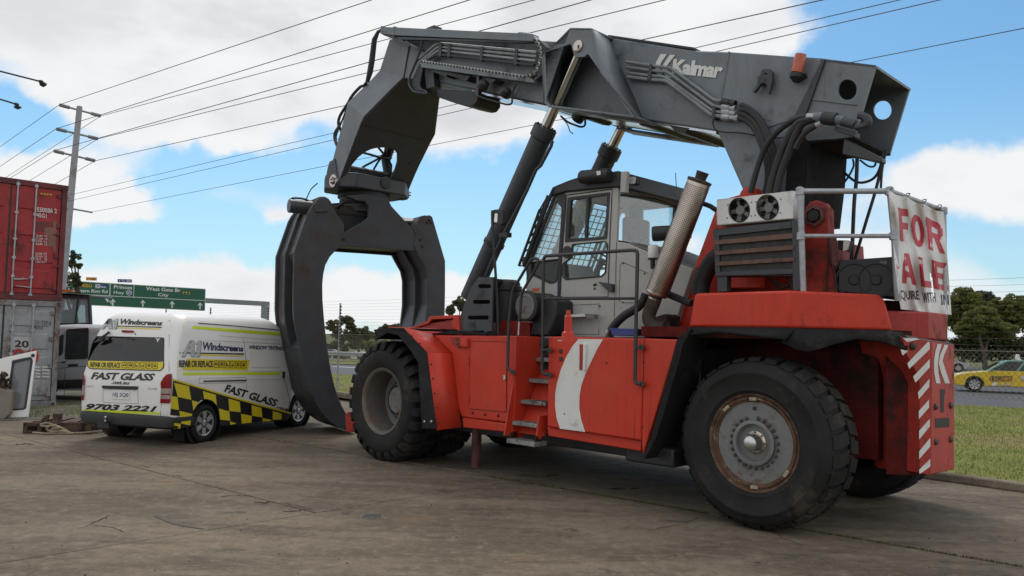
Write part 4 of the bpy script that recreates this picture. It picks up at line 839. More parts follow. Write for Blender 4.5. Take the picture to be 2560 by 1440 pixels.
pipe('intake_hose', PY(-.75), [(1800, 640), (1785, 650), (1768, 675), (1755, 705), (1750, 738)], .11, HOSE, k=14)
# railing: near rail runs along the chamfer, rear rail across
A_, Bc, Cc = m2w(-.373, -.30, 3.61), m2w(-1.10, -.85, 3.61), m2w(-1.14, -2.50, 3.61)
rl_ = B().tube([A_, Bc], .030, 12).build('guard_rail', GALV, H)
B().tube([Bc, Cc], .030, 12).build('guard_rail', GALV, H)
P_AB = PP((-.373, -.30), (-1.10, -.85))
B().tube([P_AB(2002, 590), P_AB(2232, 590)], .024, 10).build('guard_rail', GALV, H)
B().tube([A_ + MZ * .01, m2w(-.40, -.33, 2.50)], .032, 12).build('rail_post', GALV, H)
B().tube([P_AB(2225, 478), P_AB(2236, 590), P_AB(2241, 700), P_AB(2245, 752)], .034, 12).build('rail_post', GALV, H)
B().tube([Cc, Cc - MZ * 1.3], .032, 12).build('rail_post', GALV, H)
for p in (A_, Bc, Cc, P_AB(2002, 590), P_AB(2234, 590)): B().lathe(p, MZ, [(.01, -.05), (.044, -.04), (.044, .035), (.02, .048)], 12).build('rail_joint', GALV, H)
# dark cooler box behind the railing, work light
PCB = PP((-.55, -.95), (-1.05, -1.10))
cb = B().prism([PCB(*p) for p in ((2094, 651), (2240, 641), (2242, 745), (2094, 730))], IN * 1.1 + MF * .1).build('oil_cooler', paint('cooler_black', (.014, .016, .02), .4), H, bevel=.015)
for x in (2135, 2190): B().lathe(PCB(x, 700), PCB.n, [(.19, .0), (.19, .012), (.175, .012), (.17, .0)], 28, cap=False).build('fan_shroud', BLACK, H, cb); B().lathe(PCB(x, 700), PCB.n, [(.06, 0), (.05, .02)], 14).build('fan_hub', BLACK, H, cb)
B().prism([PCB(*p, .004) for p in ((2199, 652), (2217, 652), (2217, 661), (2200, 662))], IN * .003).build('label_plate', RIM, H, cb)
B().prism([PY(-1.0)(*p) for p in ((2094, 600), (2122, 601), (2116, 628), (2096, 624))], IN * .15).build('work_light', BLACK, H, bevel=.01)
B().prism([PY(-.99)(*p) for p in rnd([(2109, 602), (2124, 603), (2119, 625), (2107, 627)], 3)], IN * .02).build('work_light_lens', ACW, H)
B().tube([PY(-.93)(2079, 590), PY(-.93)(2086, 660), PY(-.93)(2095, 665)], .05, 10).build('lift_valve', HUBRED, H)
pipe('loose_hose', PY(-.90), [(2080, 660), (2088, 690), (2092, 728)], .012, HOSE); pipe('loose_hose', PY(-.90), [(2072, 600), (2070, 660), (2066, 728)], .01, HOSE)
for q in ([(1960, 690), (1975, 700), (1980, 722)], [(1940, 705), (1965, 715), (1990, 700)], [(1925, 695), (1950, 722), (1975, 712)]): pipe('loose_hose', PY(-.8), q, .014, HOSE)
# ---- boom ----------------------------------------------------------
PBm = PY(-1.10)
boom = B().prism([PBm(*p) for p in ((1436, 80), (1520, 92), (1735, 126), (1822, 129), (2012, 143), (1985, 300), (2019, 352), (2014, 430), (2000, 548), (1905, 548), (1858, 478), (1792, 327), (1600, 298), (1400, 267), (1372, 262))], IN * 1.10).build('boom', GREY, H, bevel=.02)
OPN = [(2008, 143), (2055, 146), (2190, 163), (2137, 341), (2100, 346), (2030, 350), (2019, 352), (1978, 300)]
hole = [circ(2118, 224, 24, 26)]
ep = holeplate(OPN, hole, PBm, IN * .035); ep.build('end_plate', GREY, H, boom); Bmir(ep).build('end_plate', GREY, H, boom)
GRS_SHADE = paint('greasy_shade_steel', (.022, .023, .025), .85, var=.3, dirt=(.014, .012, .010), damt=.5, spec=.12)  # black grease colour doubling as shade on the boom's rear faces
B().prism([PBm(*p, .004) for p in ((1988, 306), (2019, 352), (2014, 430), (2001, 545), (1962, 500), (1968, 400), (1980, 330))], IN * .01).build('grease_shade_plate', GRS_SHADE, H, boom)
q = [PBm(*p) - MF * .006 for p in ((2020, 352), (2015, 430), (2001, 547))]; B().add(q + [p + IN * 1.1 for p in q], [(0, 1, 4, 3), (1, 2, 5, 4)]).build('rear_plate', GRS_SHADE, H, boom, solid=.008, smooth=False)
q = [PBm(2019, 353), PBm(2137, 342), PBm(2137, 342) + IN * 1.1, PBm(2019, 353) + IN * 1.1]; B().prism(q, -MZ * .02).build('bottom_plate', GRS_SHADE, H, boom)
tpl = [PBm(2008, 143), PBm(2190, 163)]; B().prism([tpl[0], tpl[1], tpl[1] + IN * 1.1, tpl[0] + IN * 1.1], -MZ * .03).build('end_top', GREY, H, boom)
B().prism([PBm(*p, .035) for p in ((2056, 149), (2062, 149), (1998, 330), (1982, 312), (1986, 290))], IN * .04).build('stiffener', GREYD, H, boom)
B().prism([PBm(*p, .004) for p in ((1823, 130), (2052, 147), (1985, 305), (1975, 320), (1800, 262))], IN * .01).build('doubler_plate', GREY, H, boom, bevel=.004)
B().tube([PBm(1823, 129, .008), PBm(1800, 258, .008)], .012, 6).build('weld_seam', GREY, H, boom)
B().tube([PBm(2028, 248, .006), PBm(2142, 262, .006)], .010, 6).build('weld_seam', GREY, H, boom)
B().prism([PBm(*p, .02) for p in ((1918, 308), (1990, 283), (1984, 296), (1920, 318))], IN * .02).build('stiffener', GREY, H, boom)
# polished undersides
def strip(name, M, a, c, w, z, mat, par):
    p0, p1 = M(*a), M(*c); B().prism([p0, p1, p1 + IN * w, p0 + IN * w], -MZ * z).build(name, mat, H, par)
WEAR = paint('polished_wear_plate', (.55, .60, .66), .22, .85, var=.12)
strip('wear_plate', PY(-1.14), (1376, 264), (1790, 328), 1.02, .035, WEAR, boom)
strip('wear_plate', PY(-1.24), (1180, 226), (1374, 266), .82, .035, WEAR, boom)
for pts in ([(1590, 295), (1640, 303), (1618, 316), (1600, 313)], [(1672, 312), (1722, 320), (1712, 334), (1690, 330)]): B().prism([PY(-1.13)(*p) for p in pts], IN * 1.04).build('wear_block', BLACK, H, boom)
# tank, lifting eye, beacon on the near side
hk = holeplate(pxs(4, 1780, 120, [(405, 440), (470, 330), (490, 230), (515, 210), (580, 212), (602, 240), (600, 330), (570, 462), (552, 455), (552, 370), (520, 345), (490, 350), (425, 445)]), [rnd(pxs(4, 1780, 120, [(525, 248), (555, 250), (545, 298), (515, 295)]), 2)], plane(m2w(0, -1.10, 0), ML, .10), IN * .05).build('boom_rest_hook', GREYD, H, boom)
B().box(PBm(1910, 200, .05), MF * .06, MZ * .05, ML * .05).build('hook_base', GREYD, H, hk)
def lat2(M, a, c, rp, rq, n=24, mat=None, name='', par=None):
    A2, C2 = M(*a), M(*c); k = (C2 - A2); return B().lathe(A2, k, [(r, h * k.length) for r, h in zip(rp, rq)], n).build(name, mat, H, par)
PBe = PY(-.98)
bc = lat2(PBe, (1992, 182), (2003, 134), (.055, .068, .068, .062, .03), (0, .02, .9, .97, 1.0), 24, AMBER, 'beacon', boom)
lat2(PBe, (1988, 206), (1992, 181), (.02, .075, .075, .04), (0, .5, .9, 1.), 20, BLACK, 'beacon_base', bc)
B().prism([PY(-1.06)(*p) for p in ((1976, 180), (2014, 184), (2016, 192), (1990, 206), (1978, 192))], IN * .05).build('beacon_bracket', BLACK, H, bc)
pipe('beacon_cable', PY(-1.04), [(1986, 188), (1980, 198), (1984, 205), (1998, 206)], .006, HOSE, bc)
# triangular cylinder brackets on both sides
PWn = PY(-.60)
wout = [(1357, 142), (1425, 72), (1478, 73), (1484, 82), (1502, 180), (1590, 290), (1582, 292), (1470, 134), (1460, 142), (1437, 143), (1427, 109), (1363, 131), (1366, 252), (1376, 264), (1372, 268), (1360, 256)]
wp_ = B().prism([PWn(*p) for p in wout], IN * .045)
wg = wp_.build('lift_bracket', GREY, H, boom); Bmir(wp_).build('lift_bracket', GREY, H, boom)
A1, A2_, A3 = PWn(1481, 76), PWn(1502, 180), PWn(1590, 291); E1, E2, E3 = PBm(1522, 94), PBm(1560, 190), PBm(1606, 297)
b = B().add([A1, A2_, A3, E3, E2, E1], [(0, 1, 4, 5), (1, 2, 3, 4)]); both(b, 'lift_bracket', GREY, boom, solid=.03)
F1, F2 = PWn(1425, 72), PWn(1478, 73); b = B().add([F1, F2, F2 + IN * .52, F1 + IN * .52], [(0, 1, 2, 3)]); both(b, 'lift_bracket', GREY, boom, solid=.03)
F3 = PWn(1357, 142); F4 = PWn(1360, 256); b = B().add([F1, F3, F4, F4 + IN * .55, F3 + IN * .55, F1 + IN * .55], [(0, 1, 4, 5), (1, 2, 3, 4)]); both(b, 'lift_bracket', GREY, boom, solid=.03)
F5 = PWn(1374, 265); F6 = PWn(1590, 293); b = B().add([F5, F6, F6 + IN * .5, F5 + IN * .5], [(0, 1, 2, 3)]); both(b, 'lift_bracket', GREY, boom, solid=.03)
B().prism([ PBm(1520, 92), PBm(1735, 124), PBm(1735, 124) + IN * 1.06, PBm(1520, 92) + IN * 1.06], MZ * .03).build('top_rib', BLACK, H, boom)
B().lathe(PWn(1446, 116), ML, [(.085, -.3), (.085, .02), (.07, .03), (.03, .03)], 24).build('pin_boss', MUFF, H, wg)
B().prism([PWn(*p, .035) for p in ((1444, 112), (1448, 112), (1447, 121), (1443, 121))], IN * .01).build('pin_keeper', BLACK, H, wg)
# lift cylinders
PCy = PY(-.84)
def cylset(fn):
    top, mid, bot = PCy(1454, 118), PCy(1371, 334), PCy(1174, 745)
    ax = (bot - top).normalized()
    mid = top + ax * (mid - top).dot(ax)
    rod = fn(B().cyl(top, mid, .083, n=28)).build('piston_rod', CHROME, H)
    lc = fn(B().lathe(mid - ax * .06, ax, [(.10, 0), (.178, .0), (.183, .02), (.183, .18), (.157, .20), (.157, .3)], 28)).build('lift_cylinder', GREYD, H)
    fn(B().cyl(mid, bot, .155, n=32)).build('barrel', GREYD, H, lc)
    fn(B().lathe(top + ML * .0, ML, [(.06, -.10), (.12, -.09), (.12, .09), (.06, .10)], 24)).build('rod_eye', GREYD, H, lc)
    fn(B().lathe(mid + ax * 1.9, ax, [(.172, 0), (.172, .06)], 24)).build('clamp_band', BLACK, H, lc)
    for k in range(10):
        a = 2 * math.pi * k / 10; u = ax.orthogonal().normalized(); v = ax.cross(u); fn(B().lathe(mid - ax * .06 + (u * math.cos(a) + v * math.sin(a)) * .145, -ax, [(.014, 0), (.014, .02)], 6)).build('bolt', BLACK, H, lc)
    return lc
lc = cylset(lambda b: b); cylset(Bmir)
pipe('cylinder_pipe', PY(-.66), [(1381, 352), (1378, 365), (1352, 414), (1340, 425), (1316, 480), (1254, 595), (1241, 625), (1214, 690)], .025, GREYD, lc, sm=False)
B().box(PY(-.66)(1263, 588), MF * .09, MZ * .035, ML * .05).build('pipe_clamp', BLACK, H, lc)
# inner boom section
PIn = PY(-1.20)
ib = B().prism([PIn(*p) for p in ((1000, 84), (1040, 84), (1442, 106), (1400, 272), (1372, 262), (1180, 222), (1060, 200), (1010, 196))], IN * .90).build('inner_boom', GREY, H, bevel=.02)
PTr = PY(-.92)
tr = B().prism([PTr(*p) for p in ((952, 67), (985, 68), (1330, 84), (1331, 103), (985, 88), (952, 84))], IN * .16).build('chain_tray', GREY, H, ib, bevel=.006)
B().prism([PTr(*p, -.02) for p in ((960, 86), (985, 90), (1040, 118), (1042, 124), (1020, 112), (958, 88))], IN * .25).build('tray_bracket', GREYD, H, ib)
B().prism([PTr(*p, -.02) for p in ((985, 92), (1331, 104), (1310, 106), (985, 98))], IN * .1).build('tray_bracket', GREYD, H, ib)
B().prism([PTr(*p, .004) for p in ((983, 66), (988, 66), (984, 88), (980, 88))], IN * .2).build('tray_band', GREY, H, tr); B().prism([PTr(*p, .004) for p in ((952, 65), (957, 65), (955, 86), (951, 84))], IN * .2).build('tray_band', GREY, H, tr)
PLt = PY(-.95)
lt = B().prism([PLt(*p) for p in ((1052, 158), (1056, 155), (1330, 196), (1334, 203), (1334, 207), (1052, 168))], IN * .2).build('chain_tray', GREY, H, ib, bevel=.004)
CHN = paint('drag_chain', (.50, .50, .47), .55, .3, var=.25, scale=20, dirt=(.12, .11, .10), damt=.4)
cpath = spline([PLt(*p) for p in ((1288, 84), (1315, 85), (1330, 92), (1345, 112), (1350, 135), (1345, 160), (1335, 180), (1320, 190), (1305, 191), (1250, 183), (1150, 168), (1055, 154))], 9)
acc = 0; last = cpath[0]; links = []
for p, q in zip(cpath[:-1], cpath[1:]):
    L = (q - p).length; s_ = 0
    while acc + (L - s_) >= .085:
        s_ += .085 - acc; acc = 0; links.append((p + (q - p) * (s_ / L), (q - p).normalized()))
    acc += L - s_
for c, t in links:
    u = t.cross(ML).normalized(); o = B().box(c + IN * .06, t * .036, u * .030, ML * .06).build('chain_link', CHN, H, ib, bevel=.012, seg=1)
    B().lathe(c, ML, [(.018, 0), (.018, .012), (.008, .012), (.008, .004)], 8).build('link_pin', BLACK, H, ib) if len(links) < 120 else None
B().prism([PLt(*p, -.02) for p in ((1330, 92), (1348, 100), (1366, 118), (1362, 180), (1340, 200), (1348, 160), (1350, 130), (1343, 108))], IN * .3).build('chain_guide', BLACK, H, ib)
PPp = PY(-1.08)
for k, pts in enumerate(([(1040, 159), (1038, 156), (1088, 111), (1098, 108), (1120, 110), (1342, 131)], [(1052, 155), (1092, 119), (1102, 117), (1122, 119), (1342, 141)], [(1060, 153), (1093, 128), (1104, 126), (1122, 128), (1340, 152)], [(1068, 150), (1092, 137), (1122, 138), (1336, 163)])):
    pipe('pipe', PPp, bent(pts, 7), .021 if k < 3 else .026, GALV if k < 3 else GREYD, ib, sm=False)
for x, y0, y1 in ((1101, 108, 140), (1123, 108, 142), (1204, 115, 152), (1290, 122, 162)): B().prism([PPp(x - 4, y0, .03), PPp(x + 4, y0, .03), PPp(x + 1, y1, .03), PPp(x - 6, y1, .03)], IN * .08).build('pipe_clamp', GREYD, H, ib, bevel=.006)
for pts in ([(1075, 172), (1118, 180), (1116, 192), (1078, 178)], [(1120, 180), (1175, 190), (1166, 202), (1110, 184)], [(1215, 195), (1240, 198), (1230, 208), (1208, 200)]): B().prism([PLt(*p, -.05) for p in pts], IN * .2).build('tray_bracket', BLACK, H, ib)
# hose carrier loop and bottom box under the boom head
PLp = PY(-.98)
B().tube([PLp(*p) for p in bent([(1058, 94), (1046, 140), (1023, 195), (1022, 212), (1034, 230), (1068, 234)], 8)], .022, 8).build('hose_guard', GREYD, H, ib)
B().tube([PLp(*p) for p in bent([(1057, 170), (1048, 212), (1052, 224), (1066, 228), (1068, 234)], 6)], .020, 8).build('hose_guard', GREYD, H, ib)
B().prism([PLp(*p, -.03) for p in ((1048, 160), (1056, 165), (1048, 215), (1060, 228), (1034, 226), (1026, 208))], IN * .2).build('hose_box', BLACK, H, ib)
B().prism([PY(-1.06)(*p) for p in ((1060, 166), (1082, 170), (1086, 216), (1066, 222))], IN * .15).build('hose_box', GREYD, H, ib)
hb_ = B().prism([PY(-1.12)(*p) for p in rnd([(1090, 222), (1192, 228), (1194, 250), (1184, 264), (1172, 266), (1140, 259), (1094, 243)], 4)], IN * .55).build('head_box', BLACK, H, ib, bevel=.01, smooth=False)
B().prism([PY(-1.0)(*p) for p in ((1192, 183), (1198, 184), (1195, 240), (1189, 240))], IN * .08).build('lamp_bracket', GREYD, H, ib)
def lamp(c, axis, r, name='work_lamp', par=None):
    o = B().lathe(c, axis, [(r * .3, -.12), (r * .8, -.09), (r, -.02), (r, .02), (r * .9, .025)], 20).build(name, BLACK, H, par)
    B().lathe(c, axis, [(r * .88, .02), (r * .6, .035), (.0, .04)], 20).build('lens', LENS, H, o); return o
for x, y, Y in ((1206, 216, -1.0), (1262, 235, -1.0), (1444, 296, -1.3)):
    lamp(PY(Y)(x, y), MF * .9 - MZ * .6 - ML * .2, .10, par=ib)
pipe('lamp_bracket', PY(-1.0), bent([(1195, 240), (1218, 248), (1268, 262), (1280, 260), (1281, 232), (1290, 210)], 6), .016, BLACK, ib, sm=False)
pipe('lamp_bracket', PY(-1.3), bent([(1402, 290), (1420, 306), (1452, 318), (1463, 315), (1463, 292)], 6), .016, BLACK, ib, sm=False)
pipe('lamp_cable', PY(-1.3), [(1405, 295), (1418, 310), (1425, 328), (1432, 334)], .008, HOSE, ib)
B().prism([PY(-1.4)(*p) for p in ((1440, 282), (1485, 288), (1472, 298), (1456, 296))], IN * .5).build('wear_block', BLACK, H, ib)
B().box(PIn(1085, 76), MF * .12, ML * .1, MZ * .05).build('hook_lug', GREYD, H, ib, bevel=.02)
# gooseneck head: two side plates and the wide rear plate with its arch
def hp(x, y, Y): return PY(Y)(x, y)
YT, YM, YB = -1.20, -.79, -.82
Fp = [hp(977, 100, YT), hp(952, 178, YT), hp(927, 205, -1.10), hp(872, 258, YM), hp(866, 284, YM), hp(843, 369, YB), hp(820, 455, YB)]
Rp = [hp(1030, 84, YT), hp(1010, 194, YT), hp(985, 218, -1.10), hp(912, 292, YM), hp(903, 310, YM), hp(874, 388, YB), hp(843, 469, YB)]
b = B(); b.add(Fp + Rp, [(i, i + 1, 8 + i, 7 + i) for i in range(6)]); gk = b.build('gooseneck', GREY, H, solid=.05, smooth=False)
Bmir(b).build('side_plate', GREY, H, gk, solid=.05, smooth=False)
up_ = B(); Rm = [mir(p) for p in Rp]; Fm = [mir(p) for p in Fp]
up_.add(Rp[:5] + Rm[:5], [(i, i + 1, 6 + i, 5 + i) for i in range(4)]); up_.build('back_plate', GREYD, H, gk, solid=.04, smooth=False)
uf = B(); uf.add(Fp[:5] + Fm[:5], [(i, i + 1, 6 + i, 5 + i) for i in range(4)]); uf.build('front_plate', GREY, H, gk, solid=.04, sharp=20)
A0, A1_, A2b, A3_ = Rp[4], Rm[4], Rm[6], Rp[6]; nn = (A1_ - A0).cross(A3_ - A0).normalized(); PAr = plane(A0, nn)
def topx(P): # world to frame pixels
    d = Vector(P) - EYEP; z = d.dot(FWD); return (1280 + F * d.dot(RT) / z, 720 - F * d.dot(UP) / z)
arch = [(868, 446), (872, 424), (881, 411), (895, 394), (911, 381), (928, 373), (945, 369), (968, 369), (985, 373), (994, 385), (994, 405), (988, 425), (980, 440), (974, 452)]
outl = [topx(A3_)] + [topx(A0), topx(A1_), topx(A2b)] + list(reversed(arch))
B().prism([PAr(*p) for p in outl], -PAr.n * .04).build('back_plate', GREYD, H, gk)
for e_ in (0, 1):
    f_ = (lambda q: q) if e_ == 0 else Bmir
    pl = f_(B().lathe(hp(832, 452, -.74), ML, [(.02, .03), (.05, .03), (.075, .0), (.13, .0), (.13, -.1)], 24)).build('yoke_pin', MUFF, H, gk)
    for k in range(6):
        a = k * math.pi / 3; f_(B().lathe(hp(832, 452, -.71) + (MZ * math.cos(a) + MF * math.sin(a)) * .06, ML, [(.016, -.01), (.016, .02)], 6)).build('bolt', GREYD, H, pl)
lug = B().prism([hp(x, y, -.77) for x, y in pxs(4.5, 760, 300, [(245, 640), (262, 545), (285, 465), (320, 450), (345, 430), (370, 640), (390, 700), (370, 760), (320, 772), (245, 765)])], IN * .12); both(lug, 'yoke_lug', GREYD, gk, bevel=.01)
zy0, zy1 = 4.86, 5.16
yk = B(); yr = [m2w(9.82, -.78, zy0), m2w(9.35, -.78, zy0), m2w(9.1, -1.05, zy0), m2w(9.1, -2.25, zy0), m2w(9.35, -2.56, zy0), m2w(9.95, -2.56, zy0), m2w(10.2, -2.2, zy0), m2w(10.2, -1.0, zy0)]
yk.prism(yr, MZ * (zy1 - zy0)); yk_ = yk.build('yoke', GREYD, H, bevel=.03)
B().lathe(m2w(9.7, -1.65, 4.60), MZ, [(.46, 0), (.50, .06), (.50, .16), (.54, .17), (.54, .27)], 40).build('slew_ring', BLACK, H, yk_)
B().lathe(PX(9.09)(965, 457), -MF, [(.13, -.01), (.13, .012), (.11, .016), (.03, .016)], 24).build('swivel_cap', BLACK, H, yk_)
B().cyl(m2w(9.6, -2.1, 5.28), m2w(9.6, -1.15, 5.28), .12, n=16).build('slew_motor', BLACK, H, yk_)
B().tube([m2w(9.7, -2.3, 5.2), m2w(9.8, -2.25, 5.7), m2w(9.5, -2.2, 6.1)], .10, 12).build('damper', BLACK, H, yk_)
for q in range(4):
    y0 = -1.0 - .37 * q; B().tube(spline([m2w(9.7, y0, 5.2), m2w(9.6 + rng.normal(0, .1), y0 - .15, 5.55 + rng.normal(0, .08)), m2w(9.5, -1.95 + rng.normal(0, .1), 5.7 + .1 * q), m2w(9.7, -2.0, 6.4)], 5), .024, 6).build('hose', HOSE, H, yk_)
# hoses and arm on the front of the head
B().tube([hp(*p, -1.1) for p in ((955, 74), (945, 80), (936, 100), (930, 150), (925, 180), (918, 206))], [.03, .035, .055, .06, .06, .04], 8).build('hose_arm', BLACK, H, gk)
B().tube(spline([hp(*p, -1.0) for p in ((916, 206), (910, 214), (900, 218), (880, 240), (870, 258), (850, 290), (846, 310), (852, 325))], 5), .030, 8).build('hose', HOSE, H, gk)
for k in range(3): B().tube(spline([hp(*p, -.95 - .06 * k) for p in ((878, 240 + 4 * k), (856, 300), (843 - 3 * k, 330), (840 - 2 * k, 350), (846, 375))], 5), .020, 6).build('hose', HOSE, H, gk)
B().prism([hp(*p, -.9) for p in ((842, 362), (850, 362), (846, 378), (840, 378))], IN * .1).build('coupling', GALV, H, gk)
# ---- grapple, hanging and turned
GA = math.radians(31); GV = Vector((math.cos(GA), math.sin(GA), 0)); GN = Vector((math.sin(GA), -math.cos(GA), 0)); GC = m2w(9.7, CY, 0)
TH = .68
PG = plane(GC + GN * TH, GN); BKW = -GN
cr4 = lambda pts: pxs(2, 660, 440, pts)
neck = B().lathe(GC + MZ * 4.45, MZ, [(.50, .0), (.47, .1), (.45, .22)], 36).build('grapple', CLAW, H)
headpts = cr4([(410, 98), (520, 90), (622, 112), (640, 150), (750, 270), (776, 300), (772, 376), (620, 364), (385, 348), (362, 312), (400, 282), (500, 226), (524, 205), (527, 150), (505, 125), (470, 122)])
for d0_, t_ in ((.02, .10), (2 * TH - .14, .10)): B().prism([PG(*p) + BKW * d0_ for p in headpts], BKW * t_).build('head_plate', CLAW, H, neck, bevel=.01)
B().prism([PG(*p) + BKW * .12 for p in cr4([(520, 120), (610, 125), (640, 170), (735, 290), (760, 360), (400, 335), (395, 300), (520, 235), (545, 200)])], BKW * (2 * TH - .26)).build('head_core', CLAW, H, neck)
bolts('bolt', PG, cr4([(400, 315), (792, 352), (782, 318)]), .028, BLACK, neck)
oL = [(262, 122), (232, 160), (215, 190), (150, 378), (147, 520), (145, 662), (150, 720), (162, 790), (178, 860), (196, 940), (214, 1010), (236, 1080), (262, 1140), (296, 1192), (335, 1232), (380, 1262), (420, 1277), (455, 1283)]
iL = [(455, 1262), (445, 1235), (412, 1190), (386, 1140), (364, 1085), (346, 1020), (330, 940), (318, 860), (308, 780), (300, 700), (294, 620), (293, 540), (298, 490), (308, 445), (330, 404), (385, 345), (380, 310), (400, 285), (400, 240), (372, 200), (345, 160), (338, 132), (325, 114), (305, 102), (282, 102)]
oR = [(830, 195), (842, 203), (907, 425), (907, 560), (905, 690), (885, 830), (850, 960), (780, 1080), (690, 1160), (610, 1200), (560, 1210)]
iR = [(560, 1170), (640, 1110), (720, 1020), (775, 900), (805, 760), (818, 640), (818, 510), (808, 460), (775, 400), (750, 350), (760, 300), (745, 262), (770, 225), (790, 198)]
for o_, i_, s_ in ((oL, iL, 1), (oR, iR, -1)):
    pts = cr4(o_ + i_)
    for d_ in (0, TH - .035, 2 * TH - .07): B().prism([PG(*p) + BKW * d_ for p in pts], BKW * .07).build('grapple_arm', CLAW, H, neck, bevel=.016, smooth=False)
    for bay, (d0_, d1_) in enumerate(((.07, TH - .035), (TH + .035, 2 * TH - .07))):
        w_ = []
        for (x, y) in o_:
            p = PG(*cr4([(x, y)])[0]); k = 1 if y < 640 else max(0, 1 - (y - 640) / 200); hol = .22 if bay == 0 and 520 <= y <= 800 else 0
            w_.append(p + BKW * d0_ + GV * (s_ * (.015 + .06 * k + hol)))
        for (x, y) in i_:
            p = PG(*cr4([(x, y)])[0]); k = 1 if 300 < y < 700 else 0
            w_.append(p + BKW * d0_ - GV * (s_ * (.012 + .08 * k)))
        B().prism(w_, BKW * (d1_ - d0_)).build('arm_web', CLAW, H, neck, smooth=False)
B().prism([PG(*p) + BKW * .35 for p in cr4([(320, 130), (400, 150), (520, 150), (545, 230), (400, 330), (330, 300)])], BKW * .7).build('arm_pivot', BLACK, H, neck)
# clamp cylinder across the arms
c0, c1 = PG(738, 507), PG(930, 528); q = BKW * .45; ax = (c1 - c0).normalized()
cb_ = B().cyl(c0 + q, c1 + q, .135, n=28).build('clamp_cylinder', CLAW, H, neck, bevel=.01)
r0_, r1_ = PG(935, 533) + BKW * .45, PG(1052, 549) + BKW * .45; B().cyl(r0_, r1_, .08, n=20).build('clamp_rod', CHROME, H, neck)
B().lathe(c0 + q + ax * .55, ax, [(.15, 0), (.17, .02), (.17, .16), (.15, .18)], 24).build('trunnion', CLAW, H, cb_)
B().tube(spline([PG(742, 492) + q, PG(752, 487) + q, PG(775, 489) + q, PG(792, 496) + q], 5), .022, 6).build('hose', HOSE, H, neck)
B().tube(spline([PG(783, 490) + q, PG(795, 465) + q, PG(812, 449) + q], 5), .012, 6).build('hose', HOSE, H, neck)
B().prism([PG(*p, .03) for p in cr4([(255, 180), (262, 120), (285, 102), (318, 108), (330, 150), (322, 178), (285, 182)])], BKW * .05).build('boss_plate', CLAW, H, neck, bevel=.012)
B().tube(spline([PG(870, 498) + q * .2, PG(862, 505), PG(858, 520) + q, PG(880, 540) + q], 5), .03, 6).build('hose', HOSE, H, neck)
bolts('bolt', PG, [(1073, 549), (1078, 556), (1068, 556)], .03, BLACK, neck)
# ---- lettering and pipes on the boom side
text('Kalmar', WHITE, PBm, [(1684, 147), (1812, 157), (1800, 196), (1679, 184)], H, boom, o=.012, bold=.045, shear=.0, space=.93)
for s_ in ([(1478, 310), (1528, 313), (1488, 372), (1470, 410), (1476, 440), (1500, 498), (1452, 482), (1432, 432), (1440, 380)], [(1555, 316), (1597, 320), (1540, 392), (1524, 420), (1545, 455), (1578, 506), (1522, 502), (1490, 432), (1500, 396)]): decal('emblem', WHITE, PBm, pxs(3.273, 1200, 40, s_), H, boom, o=.012)
PPb = plane(m2w(0, -1.10, 0), ML, .07); k5 = lambda pts: pxs(3.273, 1200, 40, pts)
PIPE = paint('hydraulic_pipe', (.20, .22, .235), .42, .35, var=.2)
for k, pts in enumerate(([(1195, 375), (1400, 405), (1555, 425), (1580, 440), (1905, 680), (1930, 692), (1995, 697)], [(1200, 420), (1400, 446), (1525, 457), (1550, 468), (1900, 728), (1930, 742), (2000, 748)], [(1205, 465), (1370, 486), (1500, 497), (1525, 507), (1890, 768), (1920, 782), (2000, 790)], [(1210, 500), (1380, 520), (1520, 530), (1545, 545), (1880, 800), (1910, 815), (2000, 825)])):
    pipe('pipe', PPb, bent(k5(pts), 5), .022 if k < 3 else .027, PIPE, boom, sm=False)
for q in ([(1385, 390), (1405, 392), (1395, 525), (1365, 522)], [(1905, 735), (1925, 735), (1915, 850), (1890, 840)]): B().prism([PPb(*p, .035) for p in k5(q)], IN * .1).build('pipe_clamp', GREYD, H, boom, bevel=.006)
for k, y in enumerate((700, 745, 785, 825)):
    a, c = PPb(*k5([(1975, y)])[0]), PPb(*k5([(2055 + 20 * k, y + 14)])[0]); B().lathe(a, c - a, [(.03, 0), (.045, .02), (.045, .12), (.034, .13), (.034, .2), (.045, .21), (.045, (c - a).length)], 10).build('hose_coupling', GALV if k else BLACK, H, boom)
PHo = PY(-.98); k7 = lambda pts: pxs(4, 1780, 120, pts)
for r, pts, mt in ((.030, [(290, 565), (380, 610), (470, 700), (550, 830), (610, 1000), (640, 1180)], HOSE), (.034, [(290, 610), (380, 640), (470, 730), (540, 880), (590, 1050), (620, 1250), (600, 1440)], HOSE), (.034, [(280, 655), (360, 690), (450, 780), (510, 920), (560, 1100), (575, 1250), (560, 1440)], HOSE), (.034, [(270, 700), (340, 725), (420, 800), (490, 950), (545, 1150), (555, 1300), (530, 1450)], HOSE)):
    pipe('hose', PHo, k7(pts), r, mt, boom, k=8)
PHq = PY(-.86)
for r, pts in ((.036, [(955, 685), (880, 700), (780, 740), (640, 850), (540, 980), (480, 1120), (430, 1280), (385, 1450)]), (.05, [(1000, 715), (880, 745), (800, 830), (730, 960), (670, 1110), (610, 1300), (570, 1470)]), (.032, [(1045, 775), (1000, 800), (930, 850), (870, 930), (830, 1010)]), (.045, [(1050, 700), (900, 760), (820, 900), (760, 1060), (690, 1250), (640, 1450)])): pipe('hose', PHq, k7(pts), r, HOSE, boom, k=10)
